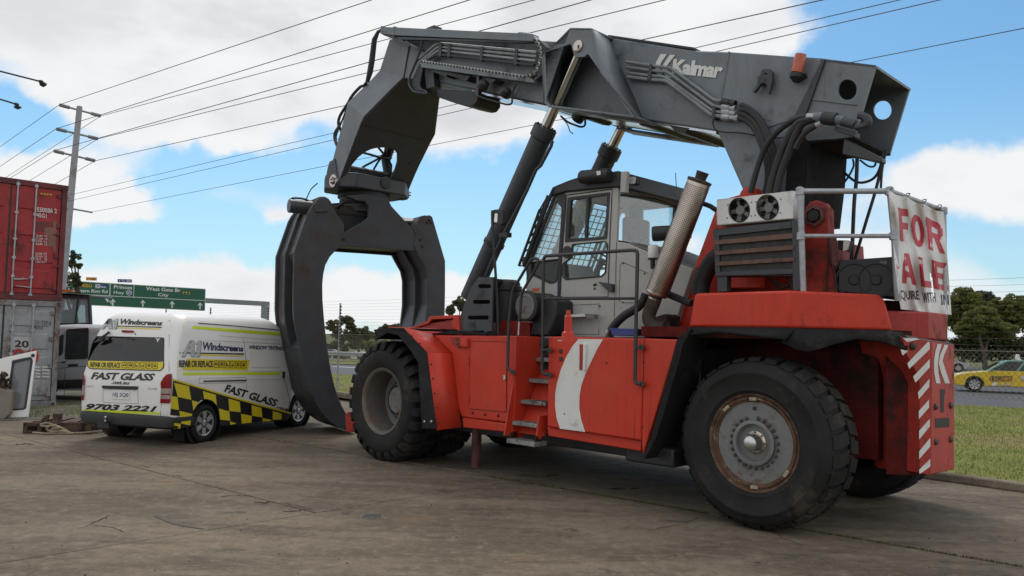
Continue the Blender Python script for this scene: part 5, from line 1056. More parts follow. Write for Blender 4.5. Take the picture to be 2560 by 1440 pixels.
for a, c, r, mt in (((955, 690), (1035, 690), .045, GALV), ((1030, 690), (1120, 690), .055, GREY), ((1110, 700), (1240, 715), .075, BLACK), ((1240, 715), (1310, 730), .05, GREY), ((1300, 735), (1430, 770), .05, GREYD), ((1040, 775), (1120, 735), .035, GALV)): B().cyl(PHq(*k7([a])[0]), PHq(*k7([c])[0]), r, n=14).build('hose_coupling', mt, H, boom)
pipe('hose', PHq, k7([(1470, 670), (1530, 690), (1560, 730), (1540, 770), (1440, 790)]), .045, GREYD, boom)
B().prism([PY(-.9)(*p) for p in k7([(1230, 780), (1440, 840), (1430, 885), (1220, 820)])], IN * .12).build('hose_bracket', GREYD, H, boom)
B().prism([PY(-1.0)(*p) for p in k7([(1320, 900), (1700, 1100), (1700, 1145), (1640, 1140), (1300, 1060)])], IN * .12).build('underplate', GREYD, H, boom, bevel=.01)
# cables hanging from the boom end
PHc = PY(-1.5)
for r, pts in ((.022, [(2143, 395), (2141, 450), (2136, 500), (2133, 560), (2130, 640), (2126, 700)]), (.018, [(2206, 385), (2200, 430), (2188, 480), (2165, 555), (2140, 640), (2130, 680)]), (.016, [(2106, 425), (2120, 440), (2140, 454), (2160, 456), (2185, 445), (2200, 420), (2208, 380)]), (.012, [(2132, 398), (2134, 415), (2122, 440), (2108, 460)]), (.012, [(2150, 400), (2170, 415), (2185, 416), (2190, 405)]), (.014, [(2216, 375), (2206, 420), (2202, 470)])): pipe('cable', PHc, pts, r, HOSE, boom, k=6)
pipe('cable', PPb, k7([(20, 700), (10, 760), (40, 820), (120, 840), (300, 850), (460, 880), (620, 900), (750, 890)]), .010, HOSE, boom, k=6)
# ---- cab -----------------------------------------------------------
PC = PY(-.85); kc = lambda pts: pxs(5.143, 1280, 420, pts)
FRW, RERW = [(1546, 487), (1562, 485), (1640, 497), (1686, 514), (1684, 560), (1676, 622), (1541, 603)], None
side_out = [(1389, 486), (1412, 478), (1531, 468), (1546, 470), (1541, 604), (1540, 745), (1365, 747), (1318, 742), (1314, 712), (1319, 668)]
DOOR = kc([(700, 350), (1288, 272), (1282, 400), (1262, 800), (1240, 1430)]) + [(1520, 742), (1401, 743)] + kc([(630, 1440), (640, 1140), (690, 560)])
UPW = rnd(kc([(715, 378), (1265, 310), (1225, 915), (680, 960)]), 4)
LOW = rnd(kc([(775, 985), (1200, 945), (1228, 985), (1200, 1345), (1150, 1392), (690, 1432), (648, 1390), (655, 1235), (765, 1145)]), 4)
QTR = [(1391, 499), (1403, 500), (1399, 642), (1327, 650)]
QLO = rnd([(1326, 656), (1400, 648), (1391, 704), (1376, 708), (1324, 684)], 4)
cs = holeplate(side_out, [[(x, y) for x, y in DOOR], QTR, QLO], PC, IN * .05)
cab = cs.build('cab', CABW, H)
drp = holeplate([(x, y) for x, y in DOOR], [UPW, LOW], PC, IN * .04); dp = drp.build('cab_door', CABW, H, cab)
Bmir(holeplate(side_out, [UPW, LOW, QTR, QLO], PC, IN * .05)).build('cab_side', CABW, H, cab)
b = B(); b.tube([PC(*p, .004) for p in DOOR + [DOOR[0]]], .007, 5); b.build('door_seal', BLACK, H, dp)
ringplate('window_frame', BLACK, PC, rnd(kc([(712, 375), (1268, 307), (1228, 918), (677, 963)]), 4), rnd(kc([(757, 412), (1222, 347), (1192, 882), (722, 908)]), 3), IN * .05, H, dp)
pane('window_pane', GLS, plane(m2w(0, -.87, 0), ML), UPW, H, dp); pane('window_pane', GLS, plane(m2w(0, -.87, 0), ML), LOW, H, dp)
B().prism([PC(*p, .01) for p in kc([(958, 380), (986, 378), (960, 888), (930, 892)])], IN * .04).build('mullion', BLACK, H, dp)
b = B(); b.tube([PC(*p, .006) for p in LOW + [LOW[0]]], .011, 6); b.build('window_seal', BLACK, H, dp)
b = B(); b.tube([PC(*p, .006) for p in QLO + [QLO[0]]], .011, 6); b.build('window_seal', BLACK, H, cab)
pane('window_pane', GLS, plane(m2w(0, -.87, 0), ML), QTR, H, cab); pane('window_pane', GLD, plane(m2w(0, -.87, 0), ML), QLO, H, cab)
Bmir(B().prism([PC(*p) for p in UPW], IN * .01)).build('window_pane', GLS, H, cab); Bmir(B().prism([PC(*p) for p in LOW], IN * .01)).build('window_pane', GLS, H, cab)
B().tube([PC(1389, 488, .0), PC(1384, 502, .0), PC(1322, 656, .0)], .035, 6).build('pillar', BLACK, H, cab)
B().prism([PC(*p, .012) for p in ((1392, 486), (1413, 484), (1412, 540), (1402, 640), (1400, 744), (1393, 744), (1396, 640), (1404, 520), (1392, 505))], IN * .05).build('pillar', BLACK, H, cab)
B().lathe(PC(1417.5, 630, .01), ML, [(.09, 0), (.085, .012), (.02, .014)], 20).build('door_handle', BLACK, H, dp)
B().prism([PC(*p, .09) for p in kc([(880, 0)])] if 0 else [PC(*p, .07) for p in ((1494, 704), (1529, 710), (1529, 728), (1523, 730))], IN * .07).build('door_stop', GREYD, H, cab)
bolts('bolt', PC, [(1486, 713), (1487, 722), (1490, 711)], .018, BLACK, dp)
# rear wall with its big window
PRr = PX(2.555)
rear_out = [(1541, 470), (1560, 468), (1722, 508), (1716, 640), (1541, 606)]
holeplate(rear_out, [[(1547, 489), (1562, 487), (1640, 498), (1690, 515), (1684, 628), (1544, 602)]], PRr, MF * .05).build('cab_rear', CABW, H, cab)
pane('window_pane', GLS, plane(m2w(2.57, 0, 0), MF), [(1547, 489), (1562, 487), (1640, 498), (1690, 515), (1684, 628), (1544, 602)], H, cab)
b = B(); q = [(1547, 489), (1562, 487), (1640, 498), (1690, 515), (1684, 628), (1544, 602), (1547, 489)]; b.tube([PRr(*p, .006) for p in q], .014, 6); b.build('window_seal', BLACK, H, cab)
# roof
rf = B().prism([PY(-.80)(*p) for p in ((1380, 489), (1386, 468), (1420, 454), (1455, 443), (1500, 434), (1546, 426), (1552, 468), (1531, 468), (1412, 480))], IN * 1.70).build('roof', BLACK, H, cab, bevel=.02)
B().mbox(2.50, 3.55, -2.43, -.86, 2.50, 2.60).build('floor', INT, H, cab)
seat = B().mbox(2.75, 3.1, -1.95, -1.35, 2.6, 3.05).mbox(2.68, 2.82, -1.92, -1.38, 3.0, 3.75).build('seat', INT, H, cab, bevel=.04)
B().mbox(2.70, 2.78, -1.78, -1.5, 3.72, 3.95).build('headrest', INT, H, seat, bevel=.03)
B().mbox(2.60, 2.85, -2.35, -1.95, 3.1, 3.38).build('console', INT, H, cab, bevel=.03)
swc = m2w(3.35, -1.65, 3.18); sa = (MZ * .8 - MF * .6).normalized(); u_ = sa.orthogonal().normalized(); v_ = sa.cross(u_)
B().tube([swc + (u_ * math.cos(a) + v_ * math.sin(a)) * .2 for a in np.linspace(0, 2 * math.pi, 25)], .016, 6).build('steering_wheel', BLACK, H, cab)
B().tube([swc, swc - sa * .2, m2w(3.5, -1.65, 2.6)], .05, 8).build('steering_column', INT, H, cab)
B().mbox(2.45, 3.45, -2.40, -.90, 4.06, 4.08).build('ceiling', INTW, H, cab)
# windscreen with bar guard in front
g0_, g1_ = PC(1388, 492), PC(1319, 662)
ws = [g0_ + IN * .03, g1_ + IN * .03, g1_ + IN * 1.57, g0_ + IN * 1.57]; B().prism(ws, (g1_ - g0_).cross(IN).normalized() * .01).build('windscreen', GLS, H, cab)
k0, k1 = PC(1372, 498) + MF * .02, PC(1309, 664)
gdx = B()
for k in range(11): p = k0 + (k1 - k0) * (k / 10); gdx.tube([p, p + IN * 1.6], .009, 5)
for k in range(13): o_ = IN * (1.6 * k / 12); gdx.tube([k0 + o_, k1 + o_], .009, 5)
gd_ = gdx.build('windscreen_guard', BLACK, H, cab); gd_['kind'] = 'stuff'
for dx in (0, 1):
    for f_ in (0, 1):
        o_ = IN * (1.6 * f_); s0, s1 = k0 + o_ + MF * (.0 + .16 * dx) + MZ * (.06 - .2 * dx), k1 + o_ + MF * (.0 + .1 * dx)
        B().tube([s0, s1], .022, 6).build('guard_frame', BLACK, H, gd_)
for k in range(9):
    t = k / 8; s0 = k0 + (k1 - k0) * t + MZ * .06 * (1 - t); s1 = s0 + MF * (.16 - .06 * t) - MZ * .2 * (1 - t); B().tube([s0, s1], .012, 5).build('guard_rung', BLACK, H, gd_)
B().tube([PC(1386, 470, .03), PC(1372, 500, .03), PC(1310, 664, .03)], .03, 6).build('guard_frame', BLACK, H, gd_)
B().tube([PC(1386, 470, .03), PC(1420, 456, .03), PC(1455, 444, .03)], .022, 6).build('guard_frame', BLACK, H, gd_)
B().prism([PC(*p, .03) for p in ((1306, 642), (1316, 642), (1314, 664), (1308, 668), (1305, 660))], IN * .1).build('guard_hinge', BLACK, H, gd_)
B().prism([PC(*p, .03) for p in ((1314, 668), (1326, 648), (1328, 690), (1316, 700))], IN * 1.5).build('cab_chin', BLACK, H, cab, bevel=.01)
# things on the roof
rt = PY(-.74)
rc = B().lathe(rt(1452, 443), (rt(1524, 437) - rt(1452, 443)), [(.02, 0), (.085, .01), (.095, .03), (.095, (rt(1524, 437) - rt(1452, 443)).length - .03), (.08, (rt(1524, 437) - rt(1452, 443)).length), (.02, (rt(1524, 437) - rt(1452, 443)).length)], 22).build('receiver_tank', BLACK, H, cab)
B().lathe(rt(1494, 425), MZ, [(.03, 0), (.03, .05)], 10).build('tank_cap', BLACK, H, rc); B().prism([PY(-.63)(*p) for p in ((1491, 428), (1501, 427), (1501, 437), (1492, 438))], IN * .004).build('tank_label', ACW, H, rc)
B().prism([PY(-.76)(*p) for p in ((1552, 429), (1567, 428), (1564, 481), (1550, 481))], IN * .07).build('lamp_post', CABW, H, cab, bevel=.006)
lm = B().prism([PY(-.9)(*p) for p in rnd([(1570, 440), (1592, 440), (1590, 461), (1576, 463), (1569, 458)], 4)], IN * .10).build('work_lamp', BLACK, H, cab, bevel=.01)
B().prism([PY(-.9)(*p, .006) for p in rnd([(1572, 442), (1590, 442), (1588, 459), (1576, 461), (1571, 456)], 4)], IN * .004).build('lens', LENS, H, lm)
B().tube([PY(-1.9)(1689, 432), PY(-1.9)(1691, 474)], .006, 5).build('antenna', paint('antenna_green', (.03, .06, .035), .5), H, cab)
# ---- engine housing under and behind the cab
hd = B().prism([PC(*p) for p in ((1395, 748), (1540, 748), (1541, 604), (1566, 607), (1620, 630), (1732, 672), (1676, 846), (1366, 842), (1392, 800))], IN * 1.60).build('engine_housing', CABW, H, bevel=.012)
h0, h1 = PC(1566, 607), PC(1732, 672); un = (h1 - h0).cross(IN).normalized(); un = un if un.z > 0 else -un
TRD = paint('tread_plate', (.22, .22, .21), .55, .3, var=.25, scale=20, dirt=(.10, .09, .08), damt=.3)
tp_ = B().prism([h0 + un * .004 + IN * .05, h1 + un * .004 + IN * .05, h1 + un * .004 + IN * 1.55, h0 + un * .004 + IN * 1.55], un * .012).build('tread_plate', TRD, H, hd)
b = B(); L_ = (h1 - h0)
for k in range(26): b.box(h0 + L_ * ((k + .5) / 26) + un * .018 + IN * .8, L_.normalized() * .007, IN * .72, un * .004)
o = b.build('tread_rib', TRD, H, tp_); o['kind'] = 'stuff'
SEAM = paint('seam_line', (.07, .07, .065), .7)
def seam(pts, M=PC, par=hd, r=.004, mat=None): b = B(); b.tube([M(*p, .002) for p in pts], r, 4); b.build('panel_seam', mat or SEAM, H, par)
seam([(1541, 605), (1534, 846)]); seam([(1402, 745), (1540, 744)], r=.006); seam(kc([(1385, 1440), (1390, 1240), (1420, 1210), (1560, 1270), (1760, 1360)])); seam([(1549, 700), (1548, 753), (1560, 757), (1620, 757)]); seam([(1400, 764), (1497, 760)]); seam([(1400, 835), (1497, 836)]); seam([(1497, 757), (1497, 776)]); seam([(1497, 822), (1497, 836)])
bolts('screw', PC, kc([(1433, 1226), (1705, 1358)]) + [(1558, 756), (1640, 757), (1500, 765)], .012, BLACK, hd)
B().prism([PY(-.68)(*p) for p in ((1380, 788), (1462, 785), (1463, 791), (1380, 795))], IN * .17).build('shelf', ACW, H, hd); B().prism([PY(-.68)(*p) for p in ((1463, 784), (1484, 786), (1484, 796), (1466, 796))], IN * .1).build('shelf_bracket', RIM, H, hd)
pipe('latch', PC, [(1397, 803), (1395, 812), (1400, 816), (1402, 808)], .010, GREYD, hd)
B().lathe(PZ(2.0)(1420, 838), MZ, [(.05, -.05), (.045, .02), (.03, .03), (.028, .14), (.018, .15), (.016, .19)], 14).build('filler_neck', RED, H)
decal('warning_sticker', paint('sticker_orange', (.55, .10, .03), .5), PC, [(1331, 721), (1348, 720), (1347, 728), (1331, 729)], H, cab, o=.006)
decal('warning_sticker', YEL, PC, [(1333, 730), (1346, 729), (1345, 733), (1333, 733)], H, cab, o=.006)
# exhaust
PE = PY(-.33)
e0, e1 = PE(1641, 737), PE(1749, 452); ea = (e1 - e0); el_ = ea.length; ea.normalize(); er = .142
mf = B().lathe(e0, ea, [(.07, -.0), (er * .9, .0), (er, .02), (er, el_ - .03), (er * .97, el_ - .02)], 40).build('muffler', MUFF, H)
u_ = ea.orthogonal().normalized(); v_ = ea.cross(u_); b = B()
for i in range(64):
    for j in range(44):
        a = 2 * math.pi * (j + .0) / 44; h_ = .06 + i * (el_ - .13) / 63; rd_ = u_ * math.cos(a) + v_ * math.sin(a); tg = ea.cross(rd_); c = e0 + ea * h_ + rd_ * (er + .0012)
        b.add([c - tg * .0052 - ea * .0055, c + tg * .0052 - ea * .0055, c + tg * .0052 + ea * .0055, c - tg * .0052 + ea * .0055], [(0, 1, 2, 3)])
o = b.build('perforation', paint('hole_dark', (.012, .01, .009), .9, spec=.1), H, mf, smooth=False, recalc=False); o['kind'] = 'stuff'
B().lathe(e0, ea, [(er * 1.03, el_ - .02), (er * 1.04, el_ + .01), (.08, el_ + .02)], 40).build('muffler_cap', SOOT, H, mf)
B().lathe(e0, ea, [(.062, el_), (.066, el_ + .03), (.075, el_ + .11), (.066, el_ + .11), (.055, el_ + .02)], 20, cap=False).build('outlet_pipe', SOOT, H, mf)
pipe('exhaust_elbow', PE, [(1640, 738), (1634, 757), (1626, 775), (1622, 795), (1632, 815), (1655, 820), (1668, 818)], [.06] * 25 if 0 else .085, SOOT, mf, k=14)
B().lathe(PE(1636, 750), ea, [(.075, 0), (.085, .01), (.085, .03), (.07, .04)], 20).build('pipe_clamp', MUFF, H, mf)
B().prism([PY(-.6)(*p) for p in rnd([(1630, 795), (1664, 784), (1668, 790), (1667, 830), (1660, 834), (1616, 832)], 4)], IN * .3).build('turbo_box', SOOT, H, mf, bevel=.02)
pipe('muffler_bracket', PY(-.5), [(1672, 736), (1700, 748), (1728, 758)], .045, BLACK, mf, sm=False); pipe('muffler_bracket', PY(-.5), [(1755, 508), (1775, 515), (1790, 525)], .03, BLACK, mf, sm=False)
pipe('intake_hose', PY(-.5), [(1525, 832), (1535, 815), (1560, 790), (1590, 772), (1606, 756), (1614, 735)], .055, HOSE, k=12)
B().lathe(PY(-.5)(1524, 834), MF, [(.05, -.03), (.07, -.02), (.07, .02), (.05, .03)], 14).build('hose_clamp', GALV, H)
wc = B().lathe(PY(-.55)(1632, 645), MZ, [(.03, -.01), (.060, .0), (.064, .01), (.064, .145), (.055, .165), (.02, .17)], 22).build('breather', ACW, H)
B().lathe(PY(-.55)(1632, 645), MZ, [(.025, -.14), (.03, -.12), (.03, -.03), (.062, -.02), (.062, 0)], 16).build('breather_stem', BLACK, H, wc)
fl_ = B().lathe(PY(-.7)(1630, 585), (-MF * .85 - ML * .5 + MZ * .05), [(.08, 0), (.095, .01), (.10, .04), (.095, .45), (.08, .5)], 26).build('air_filter', BLACK, H)
B().tube([PY(-.6)(1632, 612), PY(-.6)(1628, 634)], .05, 10).build('filter_neck', BLACK, H, fl_)
# a blue tub standing on the side deck
bt = thing('plastic_tub', 'blue plastic tub on the red side deck behind the handrail', 'tub', PZ(2.0)(1555, 838))
q = [PY(-.30)(*p) for p in ((1524, 822), (1586, 824), (1584, 839), (1529, 839))]
B().loft(q, [p + IN * .24 for p in q]).build('tub', BLUE, bt, bevel=.01); B().prism([PY(-.29)(*p) for p in ((1523, 820), (1587, 822), (1587, 826), (1523, 824))], IN * .26).build('rim', BLUE, bt)
# ---- sale banner tied to the rear rail
BAN = paint('banner_vinyl', (.76, .75, .73), .55, var=.05, dirt=(.25, .23, .2), damt=.25, dscale=2.2)
BRED = paint('banner_red', (.52, .03, .055), .55, var=.08); BBLK = paint('banner_black', (.02, .02, .022), .6)
bn = thing('sale_banner', 'torn white vinyl banner with red FOR SALE lettering tied to the rear railing', 'banner', m2w(-1.15, -1.65, 2.3))
Prr = PP((-1.10, -.85), (-1.14, -2.50)); GX, GY = 48, 52
def bsurf(u, v, o=0.): # u along the rail, v down
    top = np.array([2217, 473]) * (1 - u) + np.array([2360, 529]) * u; bot = np.array([2253, 773]) * (1 - u) + np.array([2379, 787]) * u
    top[1] += 5 * abs(math.sin(u * 3 * math.pi)); xx, yy = top * (1 - v) + bot * v
    xx += 5 * math.sin(v * 5 + 1) * (1 - u) * .6
    w = .05 + .045 * math.sin(u * 9 + v * 3.0) * (.3 + v) + .03 * math.sin(v * 11 + u * 4) + .02 * math.sin(u * 23 - v * 6)
    return Prr(xx, yy, w + o)
b = B(); vs_ = [bsurf(i / GX, j / GY) for j in range(GY + 1) for i in range(GX + 1)]; fs = []
for j in range(GY):
    for i in range(GX):
        if i in (31, 32) and 33 + (i - 31) * 2 <= j <= 44: continue   # the tear
        fs.append((j * (GX + 1) + i, j * (GX + 1) + i + 1, (j + 1) * (GX + 1) + i + 1, (j + 1) * (GX + 1) + i))
b.add(vs_, fs); bo = b.build('cloth', BAN, bn, recalc=False, sharp=60)
_t = [(1130, 300), (1700, 1390)]
def bM(x, y, o=.004): return bsurf(x, y, o)
def btext(t, mat, u0, v0, u1, v1, bold, skew=.0):
    V, P = text_geo(t, bold, 0., 1.); pts = [bsurf(u0 + (u1 - u0) * x, v1 + (v0 - v1) * y + skew * x, .004) for x, y in V]
    b = B().add(pts, P); bm = None; return b.build('lettering', mat, bn, bo, smooth=False, recalc=False)
def bletter(poly_uv, mat):
    bm = bmesh.new(); f = bm.faces.new([bm.verts.new((x, y, 0)) for x, y in poly_uv]); f.normal_update(); bmesh.ops.triangulate(bm, faces=[f]); bmesh.ops.subdivide_edges(bm, edges=bm.edges[:], cuts=2, use_grid_fill=True); bm.verts.index_update()
    b = B().add([bsurf(v.co.x, v.co.y, .004) for v in bm.verts], [tuple(v.index for v in f.verts) for f in bm.faces]); bm.free(); b.build('letter', mat, bn, bo, smooth=False, recalc=False)
def glyph(x0, x1, y0, y1, strokes, mat):
    for s_ in strokes: bletter([(x0 + (x1 - x0) * a, y0 + (y1 - y0) * c) for a, c in s_], mat)
def bar(a, b_, w): a, b_ = Vector(a), Vector(b_); n = Vector((-(b_ - a).y, (b_ - a).x)).normalized() * w / 2; return [tuple(a + n), tuple(b_ + n), tuple(b_ - n), tuple(a - n)]
Fs = [[(0, 0), (.32, 0), (.32, 1), (0, 1)], [(.32, 0), (1, 0), (1, .22), (.32, .22)], [(.32, .42), (.85, .42), (.85, .62), (.32, .62)]]
def ringg(n=10):
    out = []
    for k in range(n):
        a0, a1 = 2 * math.pi * k / n, 2 * math.pi * (k + 1) / n; out.append([(.5 + .5 * math.sin(a0), .5 - .5 * math.cos(a0)), (.5 + .5 * math.sin(a1), .5 - .5 * math.cos(a1)), (.5 + .20 * math.sin(a1), .5 - .31 * math.cos(a1)), (.5 + .20 * math.sin(a0), .5 - .31 * math.cos(a0))])
    return out
Rs = [[(0, 0), (.3, 0), (.3, 1), (0, 1)], [(.3, 0), (.75, 0), (.9, .08), (.9, .2), (.3, .2)], [(.72, .2), (1, .16), (1, .42), (.72, .40)], [(.3, .40), (.95, .40), (.8, .56), (.3, .58)], [(.42, .58), (.74, .56), (1.05, 1), (.70, 1)]]
As = [[(.36, 0), (.64, 0), (.3, 1), (0, 1)], [(.42, 0), (.66, 0), (1, 1), (.7, 1)], [(.26, .6), (.74, .6), (.8, .78), (.2, .78)]]
Ls = [[(0, 0), (.36, 0), (.36, 1), (0, 1)], [(.36, .78), (1, .78), (1, 1), (.36, 1)]]
Es = [[(0, 0), (.34, 0), (.34, 1), (0, 1)], [(.34, 0), (1, 0), (1, .2), (.34, .2)], [(.34, .4), (.95, .4), (.95, .6), (.34, .6)], [(.34, .8), (1, .8), (1, 1), (.34, 1)]]
glyph(.15, .33, .11, .40, Fs, BRED); glyph(.37, .60, .115, .41, ringg(14), BRED); glyph(.66, .95, .115, .41, Rs, BRED)
glyph(.03, .08, .62, .66, [[(0, 0), (1, .6), (.6, 1)]], BRED); glyph(.10, .38, .50, .77, As, BRED); glyph(.46, .66, .50, .77, Ls, BRED); glyph(.70, .98, .50, .77, Es, BRED)
btext('QUIRE', BBLK, .04, .835, .40, .93, .015, -.02); btext('WITH', BBLK, .46, .825, .72, .92, .015, -.02); btext('IN', BBLK, .82, .815, .97, .915, .03, -.01)
for u in (.02, .32, .62, .92): b = B(); p = bsurf(u, .01); q_ = Bc + (Cc - Bc) * min(max(u, .01), .99); b.tube(spline([p, q_ + MZ * .045 + Prr.n * .02, q_ + MZ * .045 - Prr.n * .02, q_ - MZ * .03 - Prr.n * .02, p - MZ * .02], 3), .006, 5); b.build('tie', BLACK, bn)
# ================================================================== WHITE SERVICE VAN
VANW = paint('van_white', (.82, .81, .775), .34, var=.02, dirt=(.55, .52, .47), damt=.1, dscale=.6, coat=.35)
VSIL = paint('van_silver', (.36, .365, .38), .40, .15, var=.04, coat=.3, dirt=(.2, .19, .17), damt=.12)
PLAST = paint('bumper_plastic', (.022, .023, .025), .55, var=.15, dirt=(.06, .055, .05), damt=.2)
TRIMB = paint('trim_black', (.012, .012, .013), .35, var=.1)
TLRED = paint('tail_light_red', (.22, .005, .006), .3, var=.25, spec=.2); TLCLR = paint('tail_light_clear', (.36, .27, .25), .2, var=.25, spec=.4)
INKB = paint('print_black', (.014, .014, .016), .4, var=.1); INKY = paint('print_yellow', (.74, .60, .02), .4, var=.04); INKG = paint('print_flash_yellow', (.66, .78, .02), .4, var=.04); INKN = paint('print_navy', (.02, .022, .09), .4); INKS = paint('print_silver', (.48, .49, .50), .4, var=.3, scale=30); INKW = paint('print_offwhite', (.78, .78, .77), .4, var=.02)
DKGL = paint('dark_window', (.010, .011, .012), .05, var=.1, spec=.6)
ALLOY = paint('alloy', (.48, .49, .50), .32, .7, var=.1)
def ring_plan(s0, s1, hw, r0, r1, n=7):
    """outline in plan: s along the length, t across, rounded corners"""
    P = []
    for (cs_, ct, r, a0) in ((s0 + r0, -hw + r0, r0, math.pi), (s1 - r1, -hw + r1, r1, 1.5 * math.pi), (s1 - r1, hw - r1, r1, 0), (s0 + r0, hw - r0, r0, .5 * math.pi)):
        for k in range(n): a = a0 + (math.pi / 2) * k / (n - 1); P.append((cs_ + r * math.cos(a), ct + r * math.sin(a)))
    return P
class Frame:
    def __init__(s, o, h): s.o = Vector(o); s.h = Vector((h[0], h[1], 0)).normalized(); s.r = Vector((s.h.y, -s.h.x, 0))
    def __call__(s, a, t, z): return s.o + s.h * a + s.r * t + MZ * z
def stack(fr, levels, extra=0.):
    """body from plan outlines stacked by height: (z, rear, front, half width, rear radius, front radius)"""
    b = B(); n = None; vs_ = []
    for (z, s0, s1, hw, r0, r1) in levels:
        R_ = ring_plan(s0 - extra, s1 + extra, hw + extra, r0, r1); n = len(R_); vs_ += [fr(a, t, z) for a, t in R_]
    m = len(levels); fs = [(i * n + k, i * n + (k + 1) % n, (i + 1) * n + (k + 1) % n, (i + 1) * n + k) for i in range(m - 1) for k in range(n)]
    fs += [tuple(range(n - 1, -1, -1)), tuple(range((m - 1) * n, m * n))]; return b.add(vs_, fs)
def cut(o, cutters):
    """take wheel openings out of a body mesh"""
    dg = bpy.context.evaluated_depsgraph_get(); cs_ = []
    for b in cutters:
        c = b.build('cutter', None, smooth=False); cs_.append(c); md = o.modifiers.new('cut', 'BOOLEAN'); md.operation = 'DIFFERENCE'; md.solver = 'EXACT'; md.object = c
    dg.update(); bpy.context.view_layer.update(); dg = bpy.context.evaluated_depsgraph_get(); me = bpy.data.meshes.new_from_object(o.evaluated_get(dg)); o.modifiers.clear(); o.data = me
    for c in cs_: bpy.data.objects.remove(c)
    me.shade_smooth(); me.set_sharp_from_angle(angle=math.radians(30))
def bvh_of(o):
    me = o.data; M = o.matrix_world; return BVHTree.FromPolygons([M @ v.co for v in me.vertices], [tuple(p.vertices) for p in me.polygons])
def road_wheel(c, ax, r, w, root, spokes=6, tm=None):
    wl = B().lathe(c, ax, [(r * .64, -w), (r * .80, -w), (r * .97, -w + .02), (r, -w * .8), (r, -w * .2), (r * .97, -.02), (r * .82, .0), (r * .68, -.012), (r * .655, -.03), (r * .64, -w)], 36, cap=False).build('wheel', tm or RUBBER, root)
    rm = B().lathe(c, ax, [(r * .66, -.02), (r * .64, -.012), (r * .61, -.03), (r * .58, -.07), (.02, -.08)], 36).build('rim', INKB if spokes else ALLOY, root, wl)
    B().lathe(c, ax, [(r * .665, -.03), (r * .66, -.008), (r * .60, -.014), (r * .60, -.05)], 36, cap=False).build('rim_edge', ALLOY, root, wl)
    for k in range(spokes):
        a = 2 * math.pi * k / spokes; d = MZ * math.cos(a) + ax.cross(MZ) * math.sin(a); t = d.cross(ax)
        B().loft([c + d * .01 - t * r * .12 - ax * .05, c + d * .01 + t * r * .12 - ax * .05, c + d * .01 + t * r * .12 - ax * .022, c + d * .01 - t * r * .12 - ax * .022], [c + d * r * .62 - t * r * .16 - ax * .05, c + d * r * .62 + t * r * .16 - ax * .05, c + d * r * .62 + t * r * .14 - ax * .016, c + d * r * .62 - t * r * .14 - ax * .016]).build('spoke', ALLOY, root, wl, bevel=.006)
    B().lathe(c, ax, [(r * .18, -.05), (r * .18, -.018), (r * .14, -.01), (.02, -.01)], 20).build('hub_cap', ALLOY, root, wl); return wl
vq = lambda pts: pxs(3.789, 180, 760, pts)
gw = gnd(511, 1105.7); VH = Vector((.345, .94, 0)).normalized(); VR = Vector((VH.y, -VH.x, 0))
VSP = plane(gw + VR * .03, VR)                        # right side skin
corner = VSP(433, 1040); sC = (corner - gw).dot(VH)
vf = Frame(gw + VR * .03 + VH * sC - VR * 1.035, VH); WB_S = -sC
fw_ = VSP(750, 1062); WF_S = (fw_ - gw).dot(VH) - sC
LV = WF_S + 1.0
lev = [(.30, .10, LV - .1, 0.945, .06, .2), (.42, .02, LV, 1.035, .06, .25), (.62, .0, LV, 1.035, .06, .25), (.90, .0, LV - .03, 1.035, .06, .25), (1.08, .005, LV - .12, 1.035, .06, .25), (1.14, .012, LV - .2, 1.035, .06, .25), (1.20, .02, LV - .3, 1.023, .06, .25), (1.52, .075, LV - .75, 0.985, .09, .25), (1.80, .135, LV - 1.1, 0.947, .09, .25), (1.98, .18, LV - 1.35, 0.920, .15, .3), (2.02, .19, LV - 1.4, 0.907, .16, .3), (2.10, .22, LV - 1.5, 0.875, .18, .3), (2.18, .27, LV - 1.6, 0.815, .2, .3), (2.235, .34, LV - 1.75, 0.705, .2, .3), (2.262, .46, LV - 1.95, 0.545, .2, .3)]
van = thing('service_van', 'white service van with yellow and black checker livery and window repair lettering', 'van', vf(LV / 2, 0, 0))
body = stack(vf, lev).build('body', VANW, van, sharp=30)
wheelC = []
cuts = []
for s_ in (WB_S, WF_S):
    for t in (1, -1): cuts.append(B().cyl(vf(s_, t * .55, .36), vf(s_, t * 1.2, .36), .405, n=40))
bpy.context.view_layer.update(); cut(body, cuts)
for s_ in (WB_S, WF_S):
    for t in (1, -1):
        road_wheel(vf(s_, t * 1.005, .335), VR * t, .335, .2, van)
        B().lathe(vf(s_, t * .60, .36), VR * t, [(.398, .0), (.398, .425)], 40, cap=False).build('arch_liner', TRIMB, van)
B().prism([vf(.3, -.75, .26), vf(LV - .3, -.75, .26), vf(LV - .3, .75, .26), vf(.3, .75, .26)], MZ * .1).build('underbody', TRIMB, van)
VB = bvh_of(body); RearP = plane(vf(.06, 0, 0), VH); Mv = onto(VB, RearP); Ms = onto(VB, VSP)
B().lathe(vf(WB_S, .985, .36), VR, [(.40, .012), (.40, .014), (.455, .006), (.455, .0)], 48, cap=False).build('arch_lip', INKB, van)
